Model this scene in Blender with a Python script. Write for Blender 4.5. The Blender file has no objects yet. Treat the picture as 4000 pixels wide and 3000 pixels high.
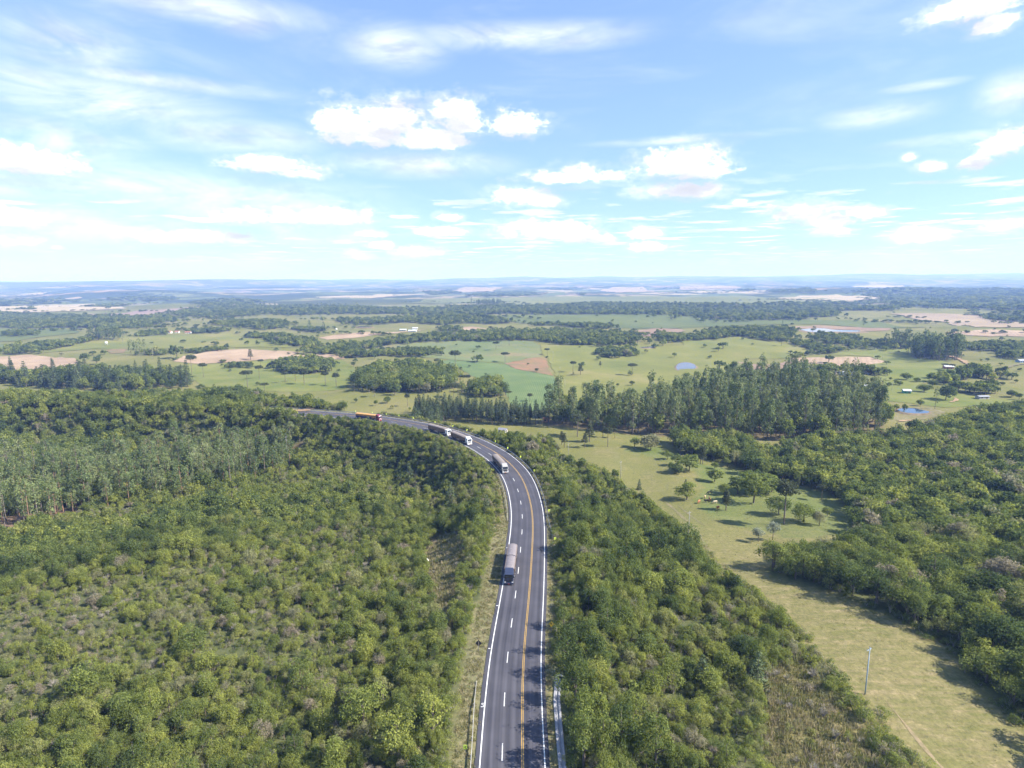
import bpy, bmesh, math, random
import numpy as np
from mathutils import Vector, Matrix, noise as mnoise
random.seed(7); RNG = np.random.default_rng(11)
sc = bpy.context.scene
C = sc.collection
R = math.radians

# ------------------------------------------------------------------ camera
CAM_H = 78.0
FPX = 2311.0                                    # focal length in pixels of a 4000 x 3000 picture
PITCH = math.atan((1500 - 1095) / FPX)
ROLL = R(0.4)
_fw = np.array([0, math.cos(PITCH), -math.sin(PITCH)])
_up0 = np.array([0, math.sin(PITCH), math.cos(PITCH)]); _rt0 = np.array([1.0, 0, 0])
_up = _up0 * math.cos(ROLL) + _rt0 * math.sin(ROLL)
_rt = _rt0 * math.cos(ROLL) - _up0 * math.sin(ROLL)
cd = bpy.data.cameras.new('camera'); cam = bpy.data.objects.new('camera', cd); C.objects.link(cam)
m = Matrix((( _rt[0], _up[0], -_fw[0], 0), (_rt[1], _up[1], -_fw[1], 0), (_rt[2], _up[2], -_fw[2], CAM_H), (0, 0, 0, 1)))
cam.matrix_world = m
cd.sensor_fit = 'HORIZONTAL'; cd.sensor_width = 36.0; cd.lens = 36.0 * FPX / 4000.0
cd.clip_start = 0.5; cd.clip_end = 90000
sc.camera = cam

# ------------------------------------------------------------------ sun, sky, exposure
SUN_EL, SUN_AZ = R(40), R(-13)                    # azimuth measured from +X towards +Y
sd = bpy.data.lights.new('sun', 'SUN'); sd.energy = 4.0; sd.angle = R(0.53); sd.color = (1.0, 0.94, 0.84)
so = bpy.data.objects.new('sun', sd); C.objects.link(so)
sdir = Vector((math.cos(SUN_EL) * math.cos(SUN_AZ), math.cos(SUN_EL) * math.sin(SUN_AZ), math.sin(SUN_EL)))
so.rotation_euler = sdir.to_track_quat('Z', 'Y').to_euler(); so.location = (200, 100, 300)
sc.view_settings.view_transform = 'Standard'; sc.view_settings.look = 'None'
sc.view_settings.gamma = 1.0; sc.view_settings.use_curve_mapping = False
sc.view_settings.exposure = 1.58
SKY_STRENGTH = 0.105; SKY_GAMMA = 0.56; SKY_MUL = (0.93, 1.155, 1.58)
cy = sc.cycles
cy.max_bounces = 5; cy.diffuse_bounces = 3; cy.glossy_bounces = 2; cy.transmission_bounces = 2
cy.volume_bounces = 1; cy.transparent_max_bounces = 8; cy.caustics_reflective = False; cy.caustics_refractive = False
cy.use_adaptive_sampling = True; cy.adaptive_threshold = 0.02
cy.use_denoising = True
cy.sample_clamp_indirect = 6.0

def ray(x, y):
    return _fw + _rt * ((x - 2000.0) / FPX) + _up * ((1500.0 - y) / FPX)

def N(nt, t, **kw):
    n = nt.nodes.new(t)
    for k, v in kw.items():
        if k.startswith('i_'):
            key = k[2:]; n.inputs[int(key) if key.isdigit() else key.replace('_', ' ')].default_value = v
        else: setattr(n, k, v)
    return n

def build_world():
    w = bpy.data.worlds.new('World'); sc.world = w; w.use_nodes = True
    nt = w.node_tree; nt.nodes.clear(); L = nt.links.new
    def M(op, a, b=None, c=None, clamp=False):
        n = N(nt, 'ShaderNodeMath', operation=op, use_clamp=clamp)
        for i, v in enumerate((a, b, c)):
            if v is None: continue
            if isinstance(v, (int, float)): n.inputs[i].default_value = v
            else: L(v, n.inputs[i])
        return n.outputs[0]
    def SS(v, a, b):
        n = N(nt, 'ShaderNodeMapRange', interpolation_type='SMOOTHSTEP'); L(v, n.inputs[0])
        n.inputs[1].default_value = a; n.inputs[2].default_value = b; n.inputs[3].default_value = 0; n.inputs[4].default_value = 1
        return n.outputs[0]
    tc = N(nt, 'ShaderNodeTexCoord')
    sep = N(nt, 'ShaderNodeSeparateXYZ'); L(tc.outputs['Generated'], sep.inputs[0])
    X, Y, Z = sep.outputs
    az = M('ARCTAN2', X, Y); el = M('ARCSINE', Z)
    cmb = N(nt, 'ShaderNodeCombineXYZ'); L(az, cmb.inputs[0]); L(el, cmb.inputs[1]); P = cmb.outputs[0]
    sky = N(nt, 'ShaderNodeTexSky', sky_type='NISHITA', sun_disc=False, sun_elevation=SUN_EL, sun_rotation=R(90) - SUN_AZ,
            altitude=300, air_density=1.0, dust_density=0.3, ozone_density=2.2)
    def noise(vec, scale, detail=5, rough=0.55, stretch=None, dist=0.0):
        v = vec
        if stretch:
            mm = N(nt, 'ShaderNodeVectorMath', operation='MULTIPLY'); L(vec, mm.inputs[0]); mm.inputs[1].default_value = stretch; v = mm.outputs[0]
        n = N(nt, 'ShaderNodeTexNoise'); L(v, n.inputs['Vector']); n.inputs['Scale'].default_value = scale
        n.inputs['Detail'].default_value = detail; n.inputs['Roughness'].default_value = rough; n.inputs['Distortion'].default_value = dist
        return n.outputs[0]
    K = 4000 / 2212.0
    def aze(x, y):
        d = ray(x * K, y * K); d = d / np.linalg.norm(d)
        return math.atan2(d[0], d[1]), math.asin(d[2])
    def lobes(lst, vec, flat=False):
        out = None
        for (x, y, rx, ry) in lst:
            a, e = aze(x, y); a2, _ = aze(x + rx, y); _, e2 = aze(x, y - ry)
            ra = max(abs(a2 - a), 1e-3); re = max(abs(e2 - e), 1e-3)
            n = N(nt, 'ShaderNodeVectorMath', operation='MULTIPLY_ADD'); L(vec, n.inputs[0])
            n.inputs[1].default_value = (1 / ra, 1 / re, 0); n.inputs[2].default_value = (-a / ra, -e / re, 0)
            if flat:                             # cumulus: flatter below than above
                f1 = N(nt, 'ShaderNodeVectorMath', operation='MULTIPLY'); L(n.outputs[0], f1.inputs[0]); f1.inputs[1].default_value = (1, 1.3, 0)
                n_ = N(nt, 'ShaderNodeVectorMath', operation='MINIMUM'); L(n.outputs[0], n_.inputs[0]); L(f1.outputs[0], n_.inputs[1]); n = n_
            l = N(nt, 'ShaderNodeVectorMath', operation='LENGTH'); L(n.outputs[0], l.inputs[0])
            out = l.outputs['Value'] if out is None else M('MINIMUM', out, l.outputs['Value'])
        return out
    cumulus = [(745, 268, 62, 42), (850, 262, 66, 46), (800, 290, 95, 34), (920, 303, 85, 30), (985, 238, 52, 32), (1000, 268, 45, 24),
               (1112, 270, 60, 28), (1480, 352, 80, 40), (1500, 372, 85, 20), (1440, 360, 52, 28), (1475, 412, 88, 19), (1235, 383, 100, 17),
               (1250, 372, 48, 19), (1125, 425, 72, 20), (1180, 437, 40, 14), (1725, 460, 68, 24), (1790, 480, 60, 18), (1800, 500, 45, 11),
               (1862, 460, 42, 13), (2150, 318, 72, 30), (2185, 300, 60, 30), (2110, 350, 42, 19), (2010, 360, 30, 13), (1962, 342, 16, 9),
               (1190, 500, 115, 22), (1280, 515, 60, 13), (1120, 490, 45, 15), (1385, 505, 42, 14), (1400, 535, 52, 12), (75, 352, 120, 32),
               (40, 335, 60, 25), (600, 358, 92, 24), (640, 375, 62, 15), (700, 468, 120, 24), (540, 470, 90, 20), (920, 543, 55, 14), (940, 500, 62, 12),
               (757, 552, 36, 11), (400, 512, 140, 18), (50, 470, 100, 22), (40, 517, 70, 17), (2090, 18, 115, 36), (2150, 55, 52, 24),
               (1990, 510, 76, 17), (2170, 487, 62, 18), (970, 470, 26, 10), (800, 505, 42, 11), (822, 530, 30, 9), (125, 535, 22, 9), (1600, 437, 14, 7)]
    soft = [(250, 225, 260, 62), (480, 292, 210, 42), (130, 300, 200, 52), (560, 435, 260, 56), (80, 190, 170, 60), (850, 100, 110, 52), (1130, 80, 270, 34),
            (130, 90, 170, 66), (910, 355, 190, 30), (1890, 248, 130, 30), (1990, 186, 90, 11), (350, 176, 260, 20), (700, 480, 200, 48), (420, 8, 300, 40),
            (530, 35, 90, 44), (250, 400, 420, 60), (2190, 200, 90, 46), (2060, 300, 170, 14), (1500, 300, 220, 10), (100, 480, 330, 55)]
    n1 = noise(P, 13.0, 7, 0.6, (1, 1.5, 1)); n2 = noise(P, 46.0, 5, 0.6, (1, 1.6, 1))
    n3 = noise(P, 150.0, 3, 0.6, (1, 1.5, 1))
    warp = M('ADD', M('ADD', M('MULTIPLY', M('SUBTRACT', n1, 0.5), 2.1), M('MULTIPLY', M('SUBTRACT', n2, 0.5), 1.8)), M('MULTIPLY', M('SUBTRACT', n3, 0.5), 0.55))
    st0 = noise(P, 7.0, 6, 0.62, (0.9, 3.2, 1), 0.8)
    dc = M('ADD', lobes(cumulus, P, True), warp)
    cum = M('MAXIMUM', M('SUBTRACT', 1.0, SS(dc, 0.58, 1.28)), M('MULTIPLY', M('MULTIPLY', M('SUBTRACT', 1.0, SS(dc, 0.7, 1.9)), SS(st0, 0.25, 0.75)), 0.6))
    up = N(nt, 'ShaderNodeVectorMath', operation='ADD'); L(P, up.inputs[0]); up.inputs[1].default_value = (0.004, 0.021, 0)
    base = M('SUBTRACT', 1.0, SS(M('ADD', lobes(cumulus[:12] + cumulus[15:17] + cumulus[19:21] + cumulus[29:35] + cumulus[38:42], up.outputs[0]), M('MULTIPLY', warp, 0.8)), 0.25, 1.1))
    st = noise(P, 5.5, 8, 0.66, (1.0, 3.2, 1), 0.9)
    ds = lobes(soft, P)
    cir = M('MULTIPLY', M('SUBTRACT', 1.0, SS(ds, 0.0, 1.5)), SS(st, 0.20, 0.70))
    # a field of small fair-weather clouds running to the horizon: noise on a flat cloud deck
    zc = M('MAXIMUM', Z, 0.012)
    pl = N(nt, 'ShaderNodeCombineXYZ'); L(M('DIVIDE', X, zc), pl.inputs[0]); L(M('DIVIDE', Y, zc), pl.inputs[1])
    fl = noise(pl.outputs[0], 0.85, 6, 0.6); fl2 = noise(pl.outputs[0], 0.09, 2, 0.5)
    field = SS(M('ADD', fl, M('MULTIPLY', M('SUBTRACT', fl2, 0.5), 0.35)), 0.52, 0.62)
    field = M('MULTIPLY', field, M('MULTIPLY', SS(el, 0.012, 0.045), M('SUBTRACT', 1.0, SS(el, 0.10, 0.17))))
    field = M('MULTIPLY', field, 0.6)
    thin = M('MULTIPLY', SS(noise(P, 3.0, 6, 0.6, (1, 3, 1), 0.8), 0.45, 0.8), 0.22)
    cl = M('MAXIMUM', M('MAXIMUM', cum, M('MULTIPLY', cir, 0.7)), M('MAXIMUM', field, thin))
    shade = noise(P, 9.0, 4, 0.55, (1, 3, 1))
    ccol = N(nt, 'ShaderNodeValToRGB'); L(shade, ccol.inputs[0])
    ccol.color_ramp.elements[0].position = 0.34; ccol.color_ramp.elements[0].color = (2.85, 2.92, 3.15, 1)
    ccol.color_ramp.elements[1].position = 0.52; ccol.color_ramp.elements[1].color = (4.6, 4.65, 4.8, 1)
    cb = N(nt, 'ShaderNodeMix', data_type='RGBA'); L(M('MULTIPLY', base, 0.7), cb.inputs[0]); L(ccol.outputs[0], cb.inputs['A']); cb.inputs['B'].default_value = (2.35, 2.42, 2.68, 1)
    mix = N(nt, 'ShaderNodeMix', data_type='RGBA'); L(cl, mix.inputs['Factor'])
    gm = N(nt, 'ShaderNodeGamma'); L(sky.outputs[0], gm.inputs[0]); gm.inputs[1].default_value = SKY_GAMMA
    sm = N(nt, 'ShaderNodeVectorMath', operation='MULTIPLY'); L(gm.outputs[0], sm.inputs[0]); sm.inputs[1].default_value = SKY_MUL
    L(sm.outputs[0], mix.inputs['A']); L(cb.outputs['Result'], mix.inputs['B'])
    bg = N(nt, 'ShaderNodeBackground'); L(mix.outputs['Result'], bg.inputs[0]); bg.inputs[1].default_value = SKY_STRENGTH
    out = N(nt, 'ShaderNodeOutputWorld'); L(bg.outputs[0], out.inputs[0])
    w.cycles.sampling_method = 'MANUAL'; w.cycles.sample_map_resolution = 512
build_world()

# ------------------------------------------------------------------ small helpers
def ss(a, b, x):
    t = np.clip((np.asarray(x, float) - a) / (b - a), 0, 1); return t * t * (3 - 2 * t)

def tag(o, label=None, cat=None, group=None, kind=None):
    if label: o['label'] = label
    if cat: o['category'] = cat
    if group: o['group'] = group
    if kind: o['kind'] = kind
    return o

def link(name, me, parent=None, loc=(0, 0, 0), rz=0.0):
    o = bpy.data.objects.new(name, me); C.objects.link(o)
    o.location = loc; o.rotation_euler = (0, 0, rz)
    if parent: o.parent = parent
    return o

class MB:
    """collects faces, then makes one mesh"""
    def __init__(s): s.v = []; s.f = []; s.mi = []
    def add(s, vs, fs, mi=0):
        b = len(s.v); s.v.extend(vs); s.f.extend([tuple(b + i for i in f) for f in fs]); s.mi.extend([mi] * len(fs)); return s
    def box(s, x0, x1, y0, y1, z0, z1, mi=0, ch=0.0):
        if ch > 0:
            bm = bmesh.new(); bmesh.ops.create_cube(bm, size=1)
            for v in bm.verts: v.co = Vector(((x0 + x1) / 2 + v.co.x * (x1 - x0), (y0 + y1) / 2 + v.co.y * (y1 - y0), (z0 + z1) / 2 + v.co.z * (z1 - z0)))
            bmesh.ops.bevel(bm, geom=list(bm.edges), offset=ch, segments=2, affect='EDGES', profile=0.6)
            bm.verts.ensure_lookup_table(); bm.verts.index_update()
            s.add([tuple(v.co) for v in bm.verts], [tuple(v.index for v in f.verts) for f in bm.faces], mi); bm.free(); return s
        return s.add([(x0, y0, z0), (x1, y0, z0), (x1, y1, z0), (x0, y1, z0), (x0, y0, z1), (x1, y0, z1), (x1, y1, z1), (x0, y1, z1)],
                     [(0, 3, 2, 1), (4, 5, 6, 7), (0, 1, 5, 4), (1, 2, 6, 5), (2, 3, 7, 6), (3, 0, 4, 7)], mi)
    def prism(s, prof, y0, y1, mi=0, inset=0.0):
        n = len(prof); cx = sum(p[0] for p in prof) / n; cz = sum(p[1] for p in prof) / n
        def ring(y, k): return [(cx + (p[0] - cx) * k, y, cz + (p[1] - cz) * k) for p in prof]
        if inset > 0:
            rs = [ring(y0, 1 - inset), ring(y0 + inset, 1), ring(y1 - inset, 1), ring(y1, 1 - inset)]
        else: rs = [ring(y0, 1), ring(y1, 1)]
        vs = [p for r in rs for p in r]; fs = []
        for k in range(len(rs) - 1):
            for i in range(n):
                j = (i + 1) % n; fs.append((k * n + i, k * n + j, (k + 1) * n + j, (k + 1) * n + i))
        fs.append(tuple(range(n))[::-1]); fs.append(tuple((len(rs) - 1) * n + i for i in range(n)))
        return s.add(vs, fs, mi)
    def tube(s, pts, rads, n=8, mi=0, cap=True):
        pts = [Vector(p) for p in pts]; vs = []; fs = []
        for k, p in enumerate(pts):
            d = (pts[min(k + 1, len(pts) - 1)] - pts[max(k - 1, 0)])
            if d.length < 1e-6: d = Vector((0, 0, 1))
            d.normalize()
            a = d.cross(Vector((1, 0, 0)) if abs(d.x) < 0.8 else Vector((0, 1, 0))).normalized(); b = d.cross(a)
            for i in range(n):
                t = 2 * math.pi * i / n; vs.append(tuple(p + (a * math.cos(t) + b * math.sin(t)) * rads[k]))
        for k in range(len(pts) - 1):
            for i in range(n):
                j = (i + 1) % n; fs.append((k * n + i, k * n + j, (k + 1) * n + j, (k + 1) * n + i))
        if cap: fs.append(tuple(range(n))[::-1]); fs.append(tuple((len(pts) - 1) * n + i for i in range(n)))
        return s.add(vs, fs, mi)
    def mesh(s, name, *mats, smooth=False):
        me = bpy.data.meshes.new(name); me.from_pydata(s.v, [], s.f)
        for mt in mats: me.materials.append(mt)
        if len(mats) > 1: me.polygons.foreach_set('material_index', s.mi)
        if smooth: me.polygons.foreach_set('use_smooth', [True] * len(me.polygons))
        me.update(); return me
    def obj(s, name, mat, parent=None, loc=(0, 0, 0), rz=0.0, smooth=False):
        return link(name, s.mesh(name, mat, smooth=smooth), parent, loc, rz)

def copy_tree(o, parent=None):
    c = o.copy(); C.objects.link(c)
    if parent is not None: c.parent = parent
    for ch in list(o.children): copy_tree(ch, c)
    return c

# ------------------------------------------------------------------ materials
MATS = {}
def mat_simple(name, col, rough=0.6, metal=0.0, var=0.12, scale=3.0, bump=0.0, spec=0.4, coat=0.0):
    if name in MATS: return MATS[name]
    mt = bpy.data.materials.new(name); mt.use_nodes = True; nt = mt.node_tree; L = nt.links.new
    b = nt.nodes['Principled BSDF']; b.inputs['Roughness'].default_value = rough; b.inputs['Metallic'].default_value = metal
    b.inputs['Specular IOR Level'].default_value = spec
    if coat: b.inputs['Coat Weight'].default_value = coat
    tc = N(nt, 'ShaderNodeTexCoord'); nz = N(nt, 'ShaderNodeTexNoise'); L(tc.outputs['Object'], nz.inputs['Vector'])
    nz.inputs['Scale'].default_value = scale; nz.inputs['Detail'].default_value = 5
    mr = N(nt, 'ShaderNodeMapRange'); L(nz.outputs[0], mr.inputs[0]); mr.inputs[1].default_value = 0.3; mr.inputs[2].default_value = 0.7
    mr.inputs[3].default_value = 1 - var; mr.inputs[4].default_value = 1 + var
    h = N(nt, 'ShaderNodeHueSaturation'); h.inputs['Color'].default_value = (*col, 1); L(mr.outputs[0], h.inputs['Value'])
    L(h.outputs[0], b.inputs['Base Color'])
    if bump:
        bp = N(nt, 'ShaderNodeBump'); bp.inputs['Strength'].default_value = bump; bp.inputs['Distance'].default_value = 0.05
        L(nz.outputs[0], bp.inputs['Height']); L(bp.outputs[0], b.inputs['Normal'])
    MATS[name] = mt; return mt

def mat_leaf(name, stops, transl=0.48, vvar=0.5):
    """leaf colour from the tree's own tint (0..1) and a per-leaf random value"""
    mt = bpy.data.materials.new(name); mt.use_nodes = True; nt = mt.node_tree; L = nt.links.new; nt.nodes.clear()
    at = N(nt, 'ShaderNodeAttribute', attribute_type='INSTANCER', attribute_name='tint')
    rp = N(nt, 'ShaderNodeValToRGB'); L(at.outputs['Fac'], rp.inputs[0]); rp.color_ramp.interpolation = 'LINEAR'
    el = rp.color_ramp.elements
    while len(el) < len(stops): el.new(0.5)
    for e, (p, c) in zip(el, stops): e.position = p; e.color = (*c, 1)
    lv = N(nt, 'ShaderNodeAttribute', attribute_type='GEOMETRY', attribute_name='lv')
    mr = N(nt, 'ShaderNodeMapRange'); L(lv.outputs['Fac'], mr.inputs[0]); mr.inputs[3].default_value = 1 - vvar; mr.inputs[4].default_value = 1 + vvar
    h = N(nt, 'ShaderNodeHueSaturation'); L(rp.outputs[0], h.inputs['Color']); L(mr.outputs[0], h.inputs['Value'])
    mh = N(nt, 'ShaderNodeMapRange'); L(lv.outputs['Fac'], mh.inputs[0]); mh.inputs[3].default_value = 0.515; mh.inputs[4].default_value = 0.49
    L(mh.outputs[0], h.inputs['Hue'])
    d = N(nt, 'ShaderNodeBsdfDiffuse'); L(h.outputs[0], d.inputs[0])
    t = N(nt, 'ShaderNodeBsdfTranslucent')
    hb = N(nt, 'ShaderNodeHueSaturation'); L(h.outputs[0], hb.inputs['Color']); hb.inputs['Value'].default_value = 1.15; hb.inputs['Saturation'].default_value = 1.1
    L(hb.outputs[0], t.inputs[0])
    mx = N(nt, 'ShaderNodeMixShader'); mx.inputs[0].default_value = transl; L(d.outputs[0], mx.inputs[1]); L(t.outputs[0], mx.inputs[2])
    o = N(nt, 'ShaderNodeOutputMaterial'); L(mx.outputs[0], o.inputs[0]); return mt

# ------------------------------------------------------------------ the road's line (world metres; the double yellow line)
CTRL = [(1.0, -60), (1.1, 0), (1.2, 40), (1.2, 60), (1.3, 84), (1.6, 103), (2.3, 117), (4.2, 141), (6.1, 172), (6.6, 186), (6.4, 199), (5.0, 217.5),
        (2.6, 233), (-1.4, 247.3), (-6.2, 260), (-11.8, 271), (-19.5, 284), (-30.2, 298), (-42, 310), (-57, 321.5), (-72, 331), (-88, 338.8),
        (-111, 346.5), (-131, 353), (-160, 361), (-220, 374), (-320, 392), (-460, 420)]
def _line():
    P = np.array(CTRL, float); pts = []
    for i in range(len(P) - 1):
        p0, p1, p2, p3 = P[max(i - 1, 0)], P[i], P[i + 1], P[min(i + 2, len(P) - 1)]
        for t in np.linspace(0, 1, 24, endpoint=False):
            pts.append(0.5 * (2 * p1 + (p2 - p0) * t + (2 * p0 - 5 * p1 + 4 * p2 - p3) * t * t + (3 * p1 - p0 - 3 * p2 + p3) * t ** 3))
    pts = np.array(pts); d = np.r_[0, np.cumsum(np.linalg.norm(np.diff(pts, axis=0), axis=1))]
    s = np.arange(0, d[-1], 1.0); q = np.c_[np.interp(s, d, pts[:, 0]), np.interp(s, d, pts[:, 1])]
    k = np.exp(-0.5 * (np.arange(-18, 19) / 7.0) ** 2); k /= k.sum()
    qp = np.pad(q, ((18, 18), (0, 0)), 'edge'); q = np.c_[np.convolve(qp[:, 0], k, 'valid'), np.convolve(qp[:, 1], k, 'valid')]
    d = np.r_[0, np.cumsum(np.linalg.norm(np.diff(q, axis=0), axis=1))]
    return q, d
RP, RS = _line()
RT = np.gradient(RP, axis=0); RT /= np.linalg.norm(RT, axis=1)[:, None]
RNRM = np.c_[RT[:, 1], -RT[:, 0]]              # to the right of travel away from the camera
def road_at(s, lat=0.0):
    x = np.interp(s, RS, RP[:, 0]); y = np.interp(s, RS, RP[:, 1])
    nx = np.interp(s, RS, RNRM[:, 0]); ny = np.interp(s, RS, RNRM[:, 1])
    return x + nx * lat, y + ny * lat
def road_ang(s):
    tx = np.interp(s, RS, RT[:, 0]); ty = np.interp(s, RS, RT[:, 1]); return math.atan2(ty, tx)
def wide(s):                                    # extra lane width in the bend
    return 0.9 * float(ss(225, 330, s))
# lookup grids of signed lateral distance and of position along the road
GX = np.arange(-480, 200, 2.0); GY = np.arange(-70, 480, 2.0)
def _grids():
    xx, yy = np.meshgrid(GX, GY); best = np.full(xx.shape, 1e9); lat = np.zeros(xx.shape); sl = np.zeros(xx.shape)
    for i in range(0, len(RP), 2):
        dx = xx - RP[i, 0]; dy = yy - RP[i, 1]; d2 = dx * dx + dy * dy; mk = d2 < best
        best[mk] = d2[mk]; lat[mk] = (dx * RNRM[i, 0] + dy * RNRM[i, 1])[mk]; sl[mk] = RS[i]
    dist = np.sqrt(best); return np.where(lat < 0, -dist, dist), sl
GLAT, GS = _grids()
def _bil(G, x, y, far):
    x = np.asarray(x, float); y = np.asarray(y, float)
    fx = (x - GX[0]) / 2.0; fy = (y - GY[0]) / 2.0
    ok = (fx >= 0) & (fy >= 0) & (fx < len(GX) - 1.01) & (fy < len(GY) - 1.01)
    fx = np.clip(fx, 0, len(GX) - 1.01); fy = np.clip(fy, 0, len(GY) - 1.01)
    i = fx.astype(int); j = fy.astype(int); a = fx - i; b = fy - j
    v = (G[j, i] * (1 - a) + G[j, i + 1] * a) * (1 - b) + (G[j + 1, i] * (1 - a) + G[j + 1, i + 1] * a) * b
    return np.where(ok, v, far)
def lateral(x, y): return _bil(GLAT, x, y, np.where(np.asarray(x) > 0, 200.0, -200.0))
def along(x, y): return _bil(GS, x, y, 0.0)

# ------------------------------------------------------------------ terrain height
_ph = np.random.default_rng(3).uniform(0, 6.28, (4, 9, 3))
def wav(x, y, lam, k):
    r = 0
    for i in range(9):
        a = _ph[k, i, 0]; f = 2 * math.pi / lam * (0.6 + 0.14 * i)
        r = r + np.sin((x * math.cos(a) + y * math.sin(a)) * f + _ph[k, i, 1]) / (1 + 0.35 * i)
    return r / 2.2
def height(x, y):
    x = np.asarray(x, float); y = np.asarray(y, float)
    z = -3 - 15 * ss(110, 290, y) - 3.0 * ss(300, 700, y)
    z = z + 0.8 * wav(x, y, 60, 0) * ss(60, 150, y)
    z = z + 4.5 * wav(x, y, 330, 1) * ss(330, 800, y) + 7.0 * wav(x, y, 800, 2) * ss(800, 2400, y) * (1 - 0.5 * ss(6000, 9000, y))
    z = z + 17 * wav(x, y, 2300, 3) * ss(2300, 6500, y)
    z = z + 72 * ss(4200, 12500, y) + 26 * ss(11500, 14500, y)
    # long ridges at the skyline, a flat-topped one on the left
    z = z + 95 * ss(10000, 14500, y) * (0.42 + 0.30 * np.sin(x / 1900.0 + 0.7) * np.sin(x / 5200.0 + 1.1) + 0.13 * np.sin(x / 700.0 + 2) + 0.08 * np.sin(x / 310.0))
    z = z + 30 * ss(2500, 7500, x) * ss(9500, 13000, y)
    mesa = ss(4900, 8600, y + 260 * np.sin(x / 420.0)) * (1 - ss(-4200, -3000, x + 250 * np.sin(y / 500.0)))
    zt = 108 + 9 * np.sin(x / 900.0) + 5 * np.sin(x / 333.0 + 1)
    z = z * (1 - mesa) + np.maximum(z, zt) * mesa
    for (hx, hy, r, a) in ((-2650, 4300, 600, 52), (-1350, 4600, 620, 26), (2400, 3900, 800, 20)):   # wooded knolls
        z = z + a * np.exp(-((x - hx) ** 2 + ((y - hy) * 1.7) ** 2) / (r * r))
    la = lateral(x, y); d = np.abs(la + 1.7)
    w = ss(11.5, 36, d)
    return np.where(d > 90, z, z * w + (-0.12) * (1 - w))

def project(x, y, z):
    d = np.stack([np.asarray(x, float), np.asarray(y, float), np.asarray(z, float) - CAM_H], -1)
    dep = d @ _fw; return 2000 + FPX * (d @ _rt) / dep, 1500 - FPX * (d @ _up) / dep, dep
_TS = np.geomspace(50, 24000, 2600)
def at(px, py, h=0.0):
    """point of the ground (or h above it) seen at a pixel of the 4000 x 3000 photograph"""
    d = ray(px, py); X = d[0] * _TS; Y = d[1] * _TS; Z = CAM_H + d[2] * _TS
    g = Z - (height(X, Y) + h); i = np.argmax(g < 0)
    if g[i] >= 0: i = len(_TS) - 1
    if i == 0: t = _TS[0]
    else: t = _TS[i - 1] + (_TS[i] - _TS[i - 1]) * g[i - 1] / (g[i - 1] - g[i])
    return np.array([d[0] * t, d[1] * t, float(height(d[0] * t, d[1] * t))])
def poly(pts, h=0.0): return np.array([at(x, y, h)[:2] for x, y in pts])
def z5(lst): return [(x * 0.6027, 1050 + y * 0.6027) for x, y in lst]
def z6(lst): return [(1333 + x * 0.6027, 1050 + y * 0.6027) for x, y in lst]
def z7(lst): return [(2666 + x * 0.6027, 1050 + y * 0.6027) for x, y in lst]
def inside(P, x, y):
    x = np.asarray(x); y = np.asarray(y); r = np.zeros(x.shape, bool); j = len(P) - 1
    for i in range(len(P)):
        xi, yi = P[i]; xj, yj = P[j]
        if yi != yj: r ^= ((yi > y) != (yj > y)) & (x < (xj - xi) * (y - yi) / (yj - yi) + xi)
        j = i
    return r

# ------------------------------------------------------------------ where things grow (outlines in photograph pixels, turned into ground outlines)
LF = poly([(-900, 3900), (-900, 1640), (0, 1602), (140, 1568), (300, 1550), (500, 1540), (750, 1528), (830, 1526), (1000, 1542), (1100, 1562), (1250, 1582),
           (1350, 1594), (1500, 1616), (1600, 1636), (1700, 1655), (1850, 1705), (2000, 1800), (2080, 1890), (2110, 2000), (2120, 2120), (2080, 2400), (2080, 3900)], 2.0)
EL = poly([(-500, 2260), (0, 2110), (130, 2075), (300, 2020), (600, 1965), (850, 1935), (1000, 1890), (1130, 1840), (1150, 1735), (1000, 1745), (800, 1780), (500, 1815), (250, 1850), (0, 1880), (-500, 1960)])
ELF = poly([(-500, 2260), (0, 2110), (130, 2075), (300, 2020), (340, 2005), (320, 1985), (230, 1985), (0, 2020), (-500, 2120)])
CLEAR = poly([(1670, 2150), (1700, 2080), (1800, 2090), (1815, 2190), (1790, 2300), (1765, 2450), (1700, 2470), (1690, 2330), (1665, 2260), (1635, 2200)])
CLEAR2 = poly([(1110, 1770), (1160, 1720), (1200, 1735), (1190, 1765), (1130, 1790)])
RF = poly([(2090, 3900), (2105, 2500), (2125, 2100), (2095, 1880), (1995, 1770), (1850, 1692), (1700, 1648), (1640, 1640), (1750, 1648), (1900, 1682), (2000, 1682), (2060, 1700),
           (2150, 1705), (2185, 1748), (2200, 1780), (2290, 1812), (2350, 1828), (2415, 1866), (2480, 1915), (2560, 1975), (2640, 2045), (2690, 2105), (2740, 2175), (2800, 2232),
           (2880, 2268), (2930, 2305), (3000, 2375), (3080, 2440), (3170, 2540), (3260, 2640), (3330, 2735), (3400, 2820), (3500, 2950), (3700, 3220), (4100, 3900)], 3.0)
SCRUB = poly([(2960, 2680), (3040, 2600), (3140, 2570), (3230, 2690), (3340, 2810), (3440, 2960), (3650, 3250), (2820, 3300), (3010, 3010), (2990, 2850)])
MF = poly([(2930, 1812), (2960, 1772), (3100, 1742), (3300, 1714), (3420, 1716), (3560, 1694), (3650, 1664), (3800, 1614), (3900, 1604), (4000, 1584), (4800, 1574), (5200, 2600), (5000, 3400),
           (4300, 3090), (4000, 2800), (3850, 2650), (3700, 2490), (3500, 2390), (3350, 2335), (3200, 2270), (3050, 2235), (2990, 2215), (3000, 2196), (3120, 2166), (3250, 2146), (3330, 2116),
           (3345, 2036), (3310, 1968), (3230, 1908), (3100, 1880), (3000, 1862), (2940, 1850)], 1.5)
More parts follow.
